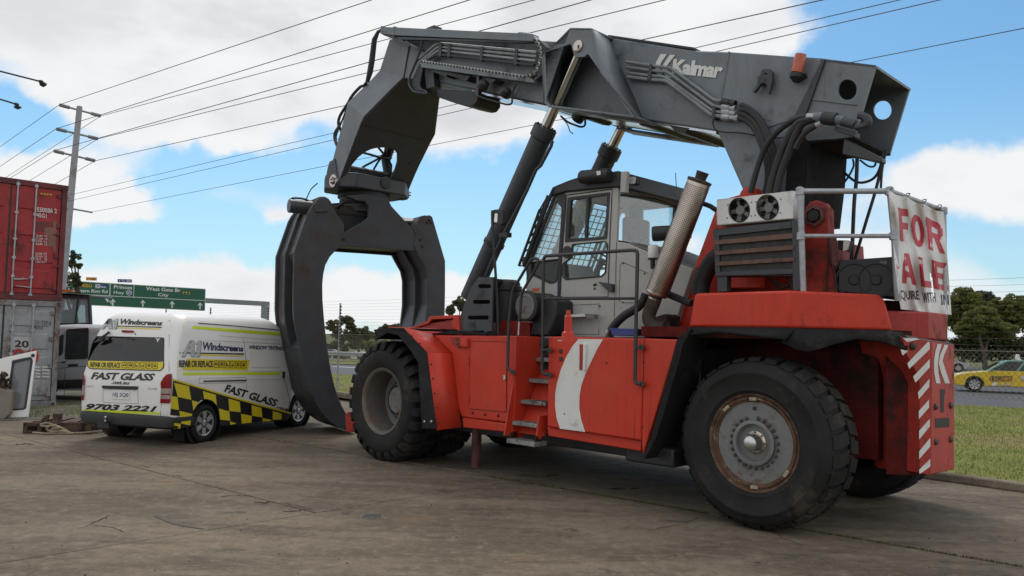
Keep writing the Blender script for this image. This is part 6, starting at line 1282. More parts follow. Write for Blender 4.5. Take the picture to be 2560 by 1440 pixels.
# bumper
bump = stack(vf, [(.29, .02, .55, .945, .12, .02), (.33, -.06, .55, 1.025, .16, .02), (.465, -.075, .50, 1.05, .17, .02), (.50, -.06, .42, 1.04, .16, .02), (.515, .0, .3, 1.015, .14, .02)]).build('bumper', PLAST, van, sharp=40)
tb = B().tube([vf(.1, -.28, .36), vf(-.12, -.28, .36), vf(-.14, -.28, .40)], .022, 8).build('tow_bar', PLAST, van); B().lathe(vf(-.14, -.28, .40), MZ, [(.02, -.02), (.014, .0), (.027, .03), (.027, .05), (.01, .068)], 14).build('tow_ball', CHROME, van, tb)
B().box(vf(-.04, -.42, .30), VH * .02, VR * .13, MZ * .05).build('tow_socket', PLAST, van, tb)
B().box(vf(WB_S - .40, .80, .20), VH * .008, VR * .12, MZ * .14).build('mud_flap', RUBBER, van)
# rear face
ds = lambda name, mat, pts, M=Mv, o=.004, par=body, cuts=2: decal(name, mat, M, vq(pts), van, par, o, cuts)
tx = lambda t, mat, q, M=Mv, o=.006, par=body, **k: text(t, mat, M, vq(q), van, par, o, **k)
def emblem(x0, y0, x1, y1, M, o0=.006): # block capitals leaning with a black shadow
    V = lambda pts: [(x0 + (x1 - x0) * a, y0 + (y1 - y0) * c) for a, c in pts]
    G = [[(.0, 1.), (.40, .0), (.56, .0), (.16, 1.)], [(.40, .0), (.62, .0), (.66, 1.), (.46, 1.)], [(.24, .55), (.62, .55), (.62, .74), (.17, .74)], [(.68, .22), (.84, .0), (1., .0), (.90, 1.), (.72, 1.), (.80, .24)]]
    for g in G: ds('emblem', INKB, [(x + (x1 - x0) * .045 - 4, y + (y1 - y0) * .03) for x, y in V(g)], M, o0, cuts=1)
    for g in G: ds('emblem', INKS, V(g), M, o0 + .003, cuts=1)
emblem(275, 140, 440, 236, Mv); tx('Windscreens', INKB, [(462, 140), (866, 160), (852, 206), (452, 192)], bold=.035, shear=.18, space=.95)
ds('stripe', INKB, [(436, 205), (858, 216), (846, 226), (430, 213)]); ds('stripe', INKY, [(428, 220), (838, 232), (834, 242), (424, 230)])
hl = ds('brake_light', TLRED, rnd([(476, 250), (592, 254), (592, 274), (480, 272)], 8), o=.02); ds('washer_jet', TRIMB, circ(602, 286, 7, n=10), o=.01)
gl = ds('rear_window', DKGL, rnd([(232, 308), (872, 322), (868, 548), (152, 536), (192, 375)], 22), o=.006, cuts=3)
b = B(); q = [Mv(*p, .008) for p in vq(rnd([(232, 308), (872, 322), (870, 600), (842, 630), (175, 612), (150, 590), (152, 536), (192, 375)], 14))]; b.tube(q + [q[0]], .008, 6); b.build('window_seal', TRIMB, van, body)
ds('band', INKY, rnd([(152, 538), (868, 550), (868, 602), (840, 628), (172, 610), (150, 590)], 12), o=.0075); tx('REPAIR OR REPLACE', INKB, [(176, 550), (463, 557), (461, 606), (174, 599)], o=.010, bold=.03, shear=.1, space=.9)
def icons(xs_, y0, y1, M, o):
    for k, x in enumerate(xs_):
        w = (xs_[1] - xs_[0]) * .82
        q = rnd([(x, y0 + k * 1.2), (x + w, y0 + k * 1.2 + 1), (x + w, y1 + k * 1.2 + 1), (x, y1 + k * 1.2)], 6, 2); b = B(); P_ = [M(*p, o) for p in vq(q)]; b.tube(P_ + [P_[0]], .004, 4); b.build('icon', INKB, van, body)
        cx, cy = x + w / 2, (y0 + y1) / 2 + k * 1.2; hw, hh = w * .30, (y1 - y0) * .28
        sh = ([(-1, -.2), (-.6, -.9), (.6, -.9), (1, -.2), (1, .6), (-1, .6)], [(-.8, -1), (.8, -1), (1, .2), (.9, .8), (-.9, .8), (-1, .2)], [(-1, -.9), (-.5, -.9), (-.2, .1), (1, .3), (.8, .9), (-.9, .9)], [(-1, .1), (.1, .0), (.8, -1), (1, -.6), (.5, .4), (.9, .9), (-.9, .9)], [(-.8, -.9), (.8, -.9), (.9, .3), (.4, .9), (-.4, .9), (-.9, .3)], [(-1, .2), (-.7, -.8), (.7, -.8), (1, .2), (.6, .9), (-.6, .9)])[k]
        ds('icon', INKB, [(cx + hw * a, cy + hh * c) for a, c in sh], M, o, cuts=1); ds('icon', INKY, [(cx - hw * .5, cy - hh * .4), (cx + hw * .5, cy - hh * .4), (cx + hw * .5, cy + hh * .0), (cx - hw * .5, cy + hh * .0)], M, o + .002, cuts=0)
icons([476, 534, 592, 650, 708, 766], 552, 604, Mv, .011)
tx('FAST GLASS', INKB, [(186, 646), (792, 658), (776, 728), (178, 714)], bold=.035, shear=.25, space=.95); tx('.net.au', INKB, [(376, 728), (548, 734), (545, 764), (374, 758)], bold=.02, shear=.2)
hdl = B().prism([Mv(*p, .03) for p in vq(rnd([(292, 772), (628, 780), (626, 808), (608, 810), (298, 800)], 8))], VH * .04).build('boot_handle', TRIMB, van, body, bevel=.006)
b = B(); P_ = [Mv(*p, .002) for p in vq(rnd([(296, 805), (625, 815), (628, 945), (292, 930)], 14))]; b.tube(P_ + [P_[0]], .005, 5); b.build('plate_recess', paint('panel_gap_soft', (.42, .415, .39), .5), van, body)
np_ = B().prism([Mv(*p, .014) for p in vq([(382, 822), (552, 829), (549, 906), (379, 897)])], VH * .01).build('number_plate', INKW, van, body); tx('1EJ 2Q0', INKN, [(394, 838), (542, 844), (539, 892), (391, 884)], M=Mv, o=.017, par=np_, bold=.01)
tx('HIACE', INKS, [(143, 770), (213, 773), (212, 789), (143, 786)], bold=.02); tx('SLWB', INKS, [(722, 790), (810, 794), (808, 814), (721, 810)], bold=.02)
tx('9703 2221', INKB, [(138, 942), (810, 968), (796, 1024), (128, 1000)], bold=.04, shear=.25); ds('stripe', INKG, [(116, 998), (830, 1026), (829, 1048), (114, 1018)], o=.004)
b = B(); P_ = [Mv(*p, .001) for p in vq([(918, 100), (922, 300), (920, 640)])]; b.tube(P_, .005, 5); P2 = [Mv(*p, .001) for p in vq([(838, 1055), (848, 940)])]; b.tube(P2, .005, 5); b.build('panel_gap', paint('panel_gap', (.06, .06, .058), .7), van, body)
VSd = Ms
for pts, mt in (([(846, 745), (872, 700), (905, 668), (950, 660), (952, 720), (946, 800), (850, 800)], TLRED), ([(850, 800), (946, 800), (940, 900), (845, 898)], TLCLR), ([(845, 898), (940, 900), (932, 940), (842, 938)], TLRED)): ds('tail_light', mt, pts, o=.02, cuts=2)
ds('tail_light_line', TLRED, [(850, 848), (942, 850), (941, 860), (849, 858)], o=.024)
for pts, mt in (([(106, 690), (120, 660), (128, 720), (124, 770), (98, 770)], TLRED), ([(98, 770), (124, 770), (120, 860), (92, 860)], TLCLR), ([(92, 860), (120, 860), (117, 910), (88, 908)], TLRED)): ds('tail_light', mt, pts, o=.02, cuts=1)
wp = pipe if False else None
P_ = [Mv(*p, .03) for p in vq([(590, 340), (545, 325), (480, 318), (390, 312)])]; B().tube(P_, .008, 6).build('wiper', TRIMB, van, body)
um = B().tube([Mv(*p, o) for p, o in zip(vq([(358, 268), (352, 290), (330, 320), (310, 345)]), (.02, .05, .09, .11))], .022, 8).build('mirror_arm', TRIMB, van, body); B().prism([Mv(*p, .11) for p in vq([(245, 385), (290, 340), (352, 332), (330, 362)])], VH * .05).build('under_mirror', TRIMB, van, um, bevel=.01)
ds('inside_mirror', paint('mirror_black', (.02, .02, .021), .2), rnd([(366, 370), (470, 376), (468, 438), (372, 430)], 10), o=.0085); tx('Y', INKW, [(790, 322), (850, 322), (835, 360), (792, 360)], o=.010, bold=.04)
# right side
sd = lambda name, mat, pts, o=.004, cuts=2: ds(name, mat, pts, Ms, o, body, cuts)
st = lambda t, mat, q, **k: tx(t, mat, q, Ms, **k)
b = B(); b.tube([Ms(*p, .004) for p in vq([(922, 160), (1200, 182), (1500, 205), (1800, 232), (1962, 246)])], .009, 6); b.build('gutter', TRIMB, van, body)
sd('stripe', INKG, [(935, 194), (1300, 220), (1640, 247), (1972, 272), (1972, 298), (1640, 274), (1300, 246), (935, 222)])
GAPM = paint('crease_line', (.48, .48, .47), .4)
for pts, r, mt in (([(960, 262), (1400, 300), (1990, 345)], .004, GAPM), ([(1002, 330), (1300, 345), (1700, 362), (1985, 380)], .006, GAPM), ([(1000, 632), (1400, 636), (1700, 640), (1960, 636), (1985, 610), (1990, 560)], .005, GAPM), ([(1600, 225), (1630, 380), (1652, 560), (1652, 800)], .005, None), ([(1690, 440), (1692, 600), (1960, 600), (1985, 560)], .004, GAPM), ([(1980, 640), (2025, 760), (2060, 900), (2050, 1040)], .005, None), ([(1205, 702), (1645, 696), (1648, 745), (1205, 752), (1205, 702)], .003, None), ([(1400, 1040), (1700, 1018), (2050, 1000)], .004, None), ([(960, 715), (1400, 716), (2040, 716)], .004, GAPM)):
    b = B(); b.tube([Ms(*p, .001) for p in vq(pts)], r, 5); b.build('panel_gap' if mt is None else 'crease', mt or MATS['panel_gap'], van, body)
b = B(); b.tube([Ms(*p, .006) for p in vq([(1245, 730), (1450, 728), (1650, 724)])], .012, 6); b.build('slide_rail', TRIMB, van, body)
B().prism([Ms(*p, .02) for p in vq(rnd([(1992, 640), (2012, 642), (2010, 704), (1992, 704)], 6))], -VR * .03).build('door_handle', TRIMB, van, body, bevel=.004)
sd('panel', INKW, [(1025, 345), (1640, 372), (1650, 516), (1010, 512)], .002); emblem(1035, 345, 1225, 500, Ms); st('Windscreens', INKN, [(1236, 358), (1622, 396), (1620, 452), (1226, 438)], bold=.035, space=.95)
sd('stripe', INKB, [(1020, 458), (1320, 462), (1634, 468), (1624, 482), (1320, 474), (1018, 470)], .005); sd('stripe', INKY, [(1218, 474), (1622, 488), (1618, 500), (1215, 488)], .005)
sd('band', INKY, [(1002, 514), (1340, 524), (1682, 530), (1665, 628), (1340, 628), (998, 626)], .004); st('REPAIR OR REPLACE', INKB, [(1014, 532), (1332, 540), (1331, 598), (1011, 600)], o=.008, bold=.03, space=.9)
icons([1342, 1394, 1446, 1498, 1550, 1602], 538, 600, Ms, .009)
sd('stripe', INKG, [(995, 648), (1400, 648), (1982, 645), (1980, 670), (1400, 674), (992, 676)], .004)
st('WINDOW TINTING', INKN, [(1674, 390), (1996, 402), (1993, 440), (1672, 428)], bold=.03, space=.95)
sv_ = lambda name, mat, pts, o=.004, cuts=0: ds(name, mat, pts, VSP, o, body, 0)
sv_('checker_base', INKB, [(958, 722), (1240, 806), (1500, 885), (1800, 972), (2072, 1042), (2060, 1078), (2030, 1104), (1800, 1118), (1500, 1148), (1402, 1150), (1394, 1040), (1370, 968), (1330, 925), (1275, 905), (1220, 912), (1180, 945), (1155, 1000), (1140, 1080), (1122, 1158), (1032, 1178), (1026, 1062), (930, 1052), (936, 960), (948, 860)], .004, 3)
sv_('stripe', INKY, [(955, 708), (1240, 792), (1500, 870), (1800, 955), (2078, 1030), (2076, 1044), (1800, 972), (1500, 886), (1240, 808), (955, 724)], .0055)
for q in ([(966, 746), (1108, 778), (1130, 908), (1002, 880)], [(947, 872), (1000, 882), (1014, 1004), (932, 990)], [(1136, 912), (1204, 932), (1165, 975), (1150, 1014)], [(1016, 1012), (1140, 1042), (1118, 1150), (1036, 1132)], [(1240, 824), (1362, 860), (1372, 960), (1335, 918), (1278, 898), (1252, 900)], [(1482, 896), (1590, 926), (1597, 1024), (1490, 1014)], [(1392, 990), (1490, 1018), (1498, 1104), (1404, 1096)], [(1702, 957), (1795, 984), (1804, 1074), (1706, 1058)], [(1602, 1040), (1704, 1060), (1700, 1124), (1608, 1132)], [(1902, 1012), (1988, 1040), (1984, 1092), (1900, 1098)], [(1806, 1080), (1890, 1098), (1884, 1108), (1806, 1114)], [(1496, 1112), (1560, 1132), (1500, 1144)]): sv_('checker', INKY, q, .0065, 1)
ds('checker', INKY, [(968, 1126), (1030, 1134), (1024, 1182), (962, 1176)], onto(bvh_of(bump), VSP), .005, bump, 1)
st('FAST GLASS', INKB, [(1460, 758), (1952, 908), (1928, 976), (1436, 832)], bold=.035, shear=.15); st('.net.au', INKB, [(1932, 962), (2066, 992), (2060, 1022), (1926, 984)], bold=.02, shear=.2)
# ================================================================== SILVER VAN BEHIND
sv0 = at(146, 1000, 21.4); sf = Frame((sv0.x, 22.5, 0), (-1, -.02))
# s runs from the rear (right) to the front (left): put the front at the left
sf = Frame(Vector((sv0.x + 3.35, 22.35, 0)), (-1, .02)); SIDEV = plane(sf(0, .93 * 0 - .95, 0), sf.r)
svan = thing('panel_van', 'silver panel van with dark side windows parked behind the white service van', 'van', sf(2.6, 0, 0))
LS = 5.2
slev = [(.28, .1, LS - .1, .86, .1, .25), (.45, .0, LS, .93, .12, .3), (.75, .0, LS, .95, .12, .3), (1.0, .0, LS - .05, .95, .12, .35), (1.15, .01, LS - .15, .94, .12, .4), (1.25, .02, LS - .35, .93, .12, .4), (1.6, .06, LS - .72, .89, .12, .4), (1.86, .1, LS - 1.05, .85, .14, .4), (1.95, .13, LS - 1.25, .80, .15, .4), (2.02, .2, LS - 1.5, .66, .2, .4), (2.05, .3, LS - 1.8, .45, .2, .4)]
sb = stack(sf, slev).build('body', VSIL, svan, sharp=30)
cuts = [B().cyl(sf(s_, t * .6, .36), sf(s_, t * 1.2, .36), .40, n=32) for s_ in (1.0, 4.1) for t in (1, -1)]
bpy.context.view_layer.update(); SVM = onto(bvh_of(sb), SIDEV)
for s_ in (.9, 4.75):
    for t in (1, -1): road_wheel(sf(s_, t * .97, .34), sf.r * t, .34, .2, svan, 5)
for pts, nm in (([(166, 824), (223, 820), (221, 897), (163, 899)], 'side_window'), ([(147, 842), (160, 834), (158, 884), (147, 892)], 'door_window')): decal(nm, DKGL, SVM, rnd(pts, 6), svan, sb, .018, 3)
for pts in ([(141, 908), (147, 905)], [(155, 906), (164, 905)]): B().tube([SVM(*p, .03) for p in pts], .018, 6).build('door_handle', TRIMB, svan, sb)
for pts, r, mt in (([(147, 921), (180, 917), (260, 914)], .008, MATS['panel_gap']), ([(163, 900), (161, 990)], .005, MATS['panel_gap']), ([(160, 830), (163, 900)], .006, MATS['panel_gap'])):
    b = B(); b.tube([SVM(*p, .002) for p in pts], r, 5); b.build('panel_gap', mt, svan, sb)
decal('side_moulding', PLAST, SVM, [(144, 950), (260, 946), (260, 968), (143, 972)], svan, sb, .012, 2); decal('badge', INKB, SVM, [(170, 911), (195, 909), (195, 915), (170, 917)], svan, sb, .006)
# ================================================================== CONTAINERS
cB = gnd(139, 1016); cL = Vector((-.7071, -.7071, 0)); cA = Vector((-.7071, .7071, 0)); CN = -cA
FACE = plane(cB, CN)
def fmat(n, c, d): return paint(n, c, .5, var=.12, dirt=d, damt=.35, dscale=1.1, streak=.35, bump=.03)
CRED = fmat('container_red', (.34, .022, .026), (.12, .03, .025)); CGRY = fmat('container_grey', (.30, .31, .32), (.17, .14, .11)); CMAR = paint('container_maroon', (.14, .022, .026), .55, var=.2, dirt=(.06, .03, .025), damt=.4); CGAS = paint('door_gasket', (.03, .03, .03), .7)
def container(label, z0, h, m, frame, rods):
    t = thing('shipping_container', label, 'shipping container', cB + cL * 1.22 + cA * 6.1 + MZ * z0, 0, 'stacked shipping containers')
    P = lambda a, d, z: cB + cL * a + cA * d + MZ * (z0 + z)
    bx = lambda a0, a1, d0, d1, z0_, z1: B().prism([P(a0, d0, z0_), P(a1, d0, z0_), P(a1, d1, z0_), P(a0, d1, z0_)], MZ * (z1 - z0_))
    # corrugated walls
    for a, s_ in ((.03, 1), (2.41, -1)):
        pr = []; k = 0; d = .16
        while d < 12.0: pr += [(a, d), (a, d + .07), (a + .03 * s_, d + .14), (a + .03 * s_, d + .21)]; d += .28
        b = B(); n = len(pr); b.add([P(x, y, .14) for x, y in pr] + [P(x, y, h - .10) for x, y in pr], [(i, i + 1, n + i + 1, n + i) for i in range(n - 1)]); b.build('side_wall', m, t, smooth=False)
    bx(.02, 2.42, .05, 12.1, h - .09, h - .02).build('roof', m, t); bx(.02, 2.42, .05, 12.1, .06, .14).build('floor', frame, t); bx(.02, 2.42, 12.0, 12.1, .1, h - .1).build('end_wall', m, t)
    for a in (0, 2.32): bx(a, a + .12, 0, .14, .0, h).build('corner_post', frame, t, bevel=.01); bx(a, a + .12, 12.05, 12.19, .0, h).build('corner_post', frame, t)
    for a in (-.01, 2.29):
        for z in (0, h - .12): bx(a, a + .16, -.012, .17, z, z + .12).build('corner_casting', frame, t, bevel=.01); B().lathe(P(a + .08, -.014, z + .06), CN, [(.035, .002), (.035, .004)], 12).build('casting_hole', CGAS, t)
    bx(.12, 2.32, .0, .12, .0, .15).build('sill', frame, t); bx(.12, 2.32, .0, .12, h - .13, h).build('header', frame, t); bx(-.0, .1, .17, 12.0, 0, .12).build('bottom_rail', frame, t); bx(0, .1, .17, 12.0, h - .1, h).build('top_rail', frame, t)
    for a0, a1 in ((.13, 1.21), (1.24, 2.31)):
        dr_ = bx(a0, a1, .035, .08, .16, h - .14).build('door', m, t, bevel=.006)
        hh = (h - .42) / 4
        for k in range(4):
            z = .24 + k * (hh + .02); b = B(); b.loft([P(a0 + .10, .036, z + .03), P(a1 - .10, .036, z + .03), P(a1 - .10, .036, z + hh - .12), P(a0 + .10, .036, z + hh - .12)], [P(a0 + .14, .012, z + .06), P(a1 - .14, .012, z + .06), P(a1 - .14, .012, z + hh - .15), P(a0 + .14, .012, z + hh - .15)]); b.build('door_panel', m, t, dr_)
        for z in (.3, h * .38, h * .64, h - .3): bx(a0 - .0 if a0 < 1 else a1 - .06, a0 + .09 if a0 < 1 else a1 + .03, .0, .04, z - .05, z + .05).build('hinge', frame, t, dr_, bevel=.008)
        for a in rods[0 if a0 < 1 else 1]:
            rod = B().tube([P(a, -.005, .10), P(a, -.005, h - .06)], .019, 8).build('lock_rod', GALV if 'red' in label else RIM, t, dr_)
            for z in (.12, .55, 1.0, h * .5, h * .72, h - .12): bx(a - .04, a + .04, -.02, .036, z - .03, z + .03).build('rod_bracket', GALV if 'red' in label else RIM, t, rod, bevel=.006)
    bx(1.205, 1.245, .03, .06, .16, h - .14).build('gasket', CGAS, t); return t
RX = [(FACE(x, y) - cB).dot(cL) for x, y in ((83, 610), (37, 600))]
RXg = [(FACE(x, y) - cB).dot(cL) for x, y in ((83, 790), (33, 788))]
c1_ = container('grey weathered shipping container at the bottom of the stack', .0, 2.59, CGRY, paint('container_grey_frame', (.22, .22, .22), .6, var=.25, dirt=(.12, .07, .045), damt=.6, dscale=2), (RXg, [1.5, 2.05]))
c2_ = container('red shipping container with white numbers stacked on the grey one', 2.605, 2.90, CRED, CMAR, (RX, [1.52, 2.05]))
INKC = paint('stencil_white', (.62, .60, .58), .6, var=.15); k6 = lambda pts: pxs(4.235, 0, 460, pts); k1_ = lambda pts: pxs(2.117, 0, 440, pts); FCR = plane(cB, CN, -.010)
ctx = lambda t_, mat, q, par, b_=.02: text(t_, mat, FCR, q, par, None, .004, bold=b_)
ctx('550086 2', INKC, k6([(390, 245), (602, 262), (602, 312), (390, 294)]), c2_); ctx('45G1', INKC, k6([(388, 308), (493, 318), (493, 362), (388, 350)]), c2_)
for k, s_ in enumerate(('30.480  KG', '67.200  LB', ' 3.920  KG', ' 8.640  LB')): ctx(s_, INKC, k6([(380, 536 + k * 29), (502, 545 + k * 28), (502, 566 + k * 28), (380, 558 + k * 29)]), c2_, .01)
for k, s_ in enumerate(('26.560  KG', '58.560  LB', '76.4    M', '2.700 CU.FT')): ctx(s_, INKC, k6([(374, 724 + k * 30), (496, 728 + k * 29), (496, 749 + k * 29), (374, 746 + k * 30)]), c2_, .01)
PATCH = paint('faded_patch', (.22, .10, .085), .7, var=.2); DARKP = paint('dark_patch', (.16, .03, .035), .6, var=.2)
for pts, m in (([(380, 395), (565, 405), (565, 455), (470, 460), (465, 510), (378, 500)], DARKP), ([(565, 388), (600, 390), (592, 720), (560, 718), (558, 662), (505, 655), (512, 545), (468, 535), (470, 458), (565, 460)], PATCH)): decal('paint_patch', m, FCR, k6(pts), c2_, None, .003)
for k in range(4): decal('hazard_mark', INKY, plane(cB, CN, .002), k6([(425 + k * 32, 108 + k * 3), (440 + k * 32, 96 + k * 3), (456 + k * 32, 98 + k * 3), (441 + k * 32, 110 + k * 3)]), c2_, None, .003)
for pts in ([(150, 995), (230, 1000), (240, 985), (250, 1000), (318, 1003), (250, 1010), (150, 1012)], [(175, 1075), (250, 1082), (330, 1090), (330, 1102), (250, 1090), (175, 1083)]): B().prism([plane(cB, CN, .05)(*p) for p in k6(pts)], -CN * .03).build('lock_handle', GALV, c2_)
for pts in ([(560, 530), (632, 520), (634, 545), (590, 545)], [(560, 870), (622, 862), (622, 880), (560, 882)], [(545, 1195), (615, 1190), (615, 1212), (550, 1210)]): B().prism([plane(cB, CN, .012)(*p) for p in k6(pts)], -CN * .02).build('hinge_blade', CMAR, c2_)
ctx('231329 6', INKB, k1_([(184, 762), (270, 768), (270, 790), (184, 785)]), c1_, .0); ctx('4310', INKB, k1_([(182, 792), (227, 795), (227, 812), (182, 809)]), c1_, .0)
decal('number_patch', paint('patch_pale', (.42, .42, .42), .6), FCR, k1_([(62, 850), (172, 855), (172, 925), (60, 920)]), c1_, None, .003); ctx('20', INKB, k1_([(78, 868), (154, 872), (152, 910), (76, 905)]), c1_, .03)
CIRR = paint('stencil_red', (.42, .03, .03), .6, var=.15)
for cx in (98, 172): q1, q2 = circ(cx, 955, 34, 42, 22), circ(cx, 955, 17, 27, 22); ringplate('stencil', CIRR, plane(cB, CN, -.006), k1_(q1), k1_(q2), -CN * .002, c1_)
for k in range(4):
    for x0, x1 in ((185, 214), (222, 262)): decal('stencil_line', INKC, FCR, k1_([(x0, 1005 + k * 17), (x1, 1007 + k * 17), (x1, 1017 + k * 17), (x0, 1015 + k * 17)]), c1_, None, .003)
# ================================================================== LEANING CAB DOOR, TANK, SCRAP
kd = lambda pts: pxs(5.76, 0, 860, pts)
gd0 = gnd(40, 1045); DPL = plane(gd0, (.25, -1, .16))
wd = thing('cab_door', 'white cab door with black framed window leaning against the grey container', 'door', gd0)
DW = rnd(kd([(178, 245), (438, 192), (470, 215), (366, 940), (140, 960), (122, 640)]), 6)
holeplate(kd([(-160, 260), (100, 186), (522, 95), (405, 1055), (30, 1062), (-120, 1062)]), [DW], DPL, -DPL.n * .05).build('door_panel', VANW, wd, bevel=.006)
ringplate('window_frame', TRIMB, DPL, rnd(kd([(168, 235), (442, 182), (480, 212), (376, 950), (132, 970), (112, 640)]), 6), rnd(kd([(200, 272), (428, 222), (438, 240), (345, 925), (160, 935), (150, 660)]), 6), -DPL.n * .04, wd)
pane('window_pane', glass('door_glass', (.55, .58, .58), .9, mixin=.6, body=(.30, .32, .34)), plane(gd0 - DPL.n * .02, DPL.n), DW, wd); B().lathe(DPL(*kd([(475, 165)])[0]), DPL.n, [(.04, 0), (.035, .03), (.01, .04)], 8).build('catch', TRIMB, wd)
tk = thing('concrete_block', 'beige stained block at the left edge beside the leaning white door', 'block', gnd(8, 1048)); TPL = plane(gnd(8, 1048), (.35, -1, 0))
B().prism([TPL(*p) for p in kd([(-200, 640), (0, 640), (150, 680), (165, 700), (140, 1010), (60, 1085), (-200, 1095)])], -TPL.n * .5).build('block', paint('block_beige', (.26, .23, .185), .85, var=.15, dirt=(.08, .05, .035), damt=.4, bump=.2), tk, bevel=.02)
rg = thing('dirty_rag', 'dirty brown rag heaped on the beige block', 'rag', TPL(*kd([(30, 640)])[0]))
b = B(); V = []
for j in range(9):
    for i in range(9): p = TPL(*kd([(-60 + 22 * i, 420 + 28 * j)])[0]); V.append(p + TPL.n * (.06 * math.sin(i * 1.9 + j) + .05 * math.cos(j * 2.3) - .12) + Vector((.03 * math.sin(j * 2.1), 0, .04 * math.sin(i * 2.7) - .0 * j)))
b.add(V, [(j * 9 + i, j * 9 + i + 1, (j + 1) * 9 + i + 1, (j + 1) * 9 + i) for j in range(8) for i in range(8) if not (j < 3 and (i < 2 or i > 5))]); b.build('cloth', paint('rag', (.10, .07, .05), .9, var=.5, scale=14, bump=.4), rg, solid=.02)
SCR = paint('scrap_rust', (.075, .042, .03), .8, .1, var=.35, scale=7, dirt=(.16, .10, .06), damt=.4, dscale=4, bump=.2); WOOD = paint('old_timber', (.17, .125, .085), .85, var=.3, scale=8, bump=.3, bscale=20); STRP = paint('webbing', (.30, .25, .17), .85, var=.25, scale=12)
PF0 = plane(gnd(90, 1082), (.12, -1, 0)); sdir_ = Vector((1, .12, 0)).normalized(); bdir = Vector((-.12, 1, 0)).normalized()
sp_ = thing('steel_pallet', 'rusty steel stillage frame lying on the concrete beside the white van', 'scrap frame', gnd(110, 1082))
g = gnd(56, 1083)
def sb_(a0, a1, d0, d1, z0, z1): return B().prism([g + sdir_ * a0 + bdir * d0 + MZ * z0, g + sdir_ * a1 + bdir * d0 + MZ * z0, g + sdir_ * a1 + bdir * d1 + MZ * z0, g + sdir_ * a0 + bdir * d1 + MZ * z0], MZ * (z1 - z0))
for a0, a1, d0, d1, z0, z1 in ((0, .08, 0, .9, 0, .19), (.25, .33, 0, .9, 0, .17), (.6, .72, 0, .9, 0, .2), (1.0, 1.1, 0, .9, 0, .2), (0, 1.25, 0, .07, .13, .19), (0, 1.25, .85, .92, .12, .2), (.08, .3, .0, .05, 0, .045), (.62, 1.2, .0, .05, .0, .2)): sb_(a0, a1, d0, d1, z0, z1).build('beam', SCR, sp_, bevel=.008)
for a in (.12, .4, .75, .95): sb_(a, a + .14, .1, .85, .19, .21).build('plank', SCR, sp_, bevel=.006)
ob = thing('steel_offcut', 'short rusty steel offcut standing on the stillage frame', 'scrap piece', g + sdir_ * .42 + bdir * .3 + MZ * .2); sb_(.40, .52, .25, .4, .205, .34).build('offcut', SCR, ob, bevel=.01)
ob = thing('bent_plate', 'bent rusty plate leaning up at the left of the stillage frame', 'scrap piece', g + sdir_ * .22 + bdir * .2 + MZ * .2); B().loft([g + sdir_ * .18 + bdir * .2 + MZ * .19, g + sdir_ * .33 + bdir * .2 + MZ * .19, g + sdir_ * .33 + bdir * .25 + MZ * .19, g + sdir_ * .18 + bdir * .25 + MZ * .19], [g + sdir_ * .30 + bdir * .22 + MZ * .31, g + sdir_ * .35 + bdir * .22 + MZ * .32, g + sdir_ * .35 + bdir * .26 + MZ * .32, g + sdir_ * .30 + bdir * .26 + MZ * .31]).build('plate', SCR, ob)
stp = thing('webbing_strap', 'tangled dusty lifting strap draped over the stillage frame', 'strap', g + sdir_ * .7)
b = B()
for k in range(6):
    ph = rng.uniform(0, 6); pts = [g + sdir_ * (.45 + .14 * math.sin(ph + t * 2.2) + .1 * t) + bdir * (-.03 - .04 * (k % 3)) + MZ * max(.02, .22 - .06 * t - .05 * abs(math.sin(t * 2 + ph))) for t in np.linspace(0, 3.6, 16)]; b.tube(pts, .018, 5)
b.tube(spline([g + sdir_ * .2 - bdir * .05 + MZ * .02, g + sdir_ * .5 - bdir * .1 + MZ * .015, g + sdir_ * 1.0 - bdir * .06 + MZ * .02, g + sdir_ * 1.35 - bdir * .02 + MZ * .05, g + sdir_ * 1.6 + MZ * .03], 5), .022, 5); b.build('strap', STRP, stp)
for k, (a0, d0, z0, w, lb) in enumerate(((1.02, .35, .2, .34, 'lowest weathered timber block stacked beside the white van bumper'), (1.04, .36, .285, .30, 'middle weathered timber block stacked beside the white van bumper'), (1.06, .34, .365, .28, 'topmost weathered timber block stacked beside the white van bumper'))):
    tt = thing('timber_block', lb, 'timber', g + sdir_ * (a0 + w / 2) + bdir * (d0 + .15) + MZ * z0, 0, 'timber blocks by the van'); sb_(a0, a0 + w, d0, d0 + .3, z0 + .002, z0 + .08).build('block', WOOD, tt, bevel=.006)
# ================================================================== TRUCK CAB SHOWING ABOVE THE SILVER VAN
lf = Frame(Vector((at(150, 770, 27).x - .3, 27.2, 0)), (0, 1)); ld = thing('loader', 'wheel loader with glazed cab and amber roof bar behind the containers', 'loader', lf(1, .9, 0)); LPL = plane(lf(0, 0, 0), lf.h)
B().prism([lf(.1, -.5, .9), lf(2.4, -.5, .9), lf(2.4, 1.9, .9), lf(.1, 1.9, .9)], MZ * 1.1).build('chassis', paint('loader_grey', (.16, .17, .18), .5), ld, bevel=.03)
for s_ in (.4, 2.1):
    for t in (-.55, 1.95): B().lathe(lf(s_, t, .75), lf.r, [(.4, -.2), (.7, -.22), (.75, -.1), (.75, .1), (.7, .22), (.4, .2)], 24).build('wheel', TYRE, ld)
q = [LPL(*p) for p in ((146, 738), (222, 741), (226, 812), (146, 812))]
fr_ = ringplate('cab', BLACK, LPL, [(140, 733), (224, 737), (228, 815), (140, 815)], [(144, 745), (219, 746), (222, 808), (144, 808)], lf.h * .10, ld)
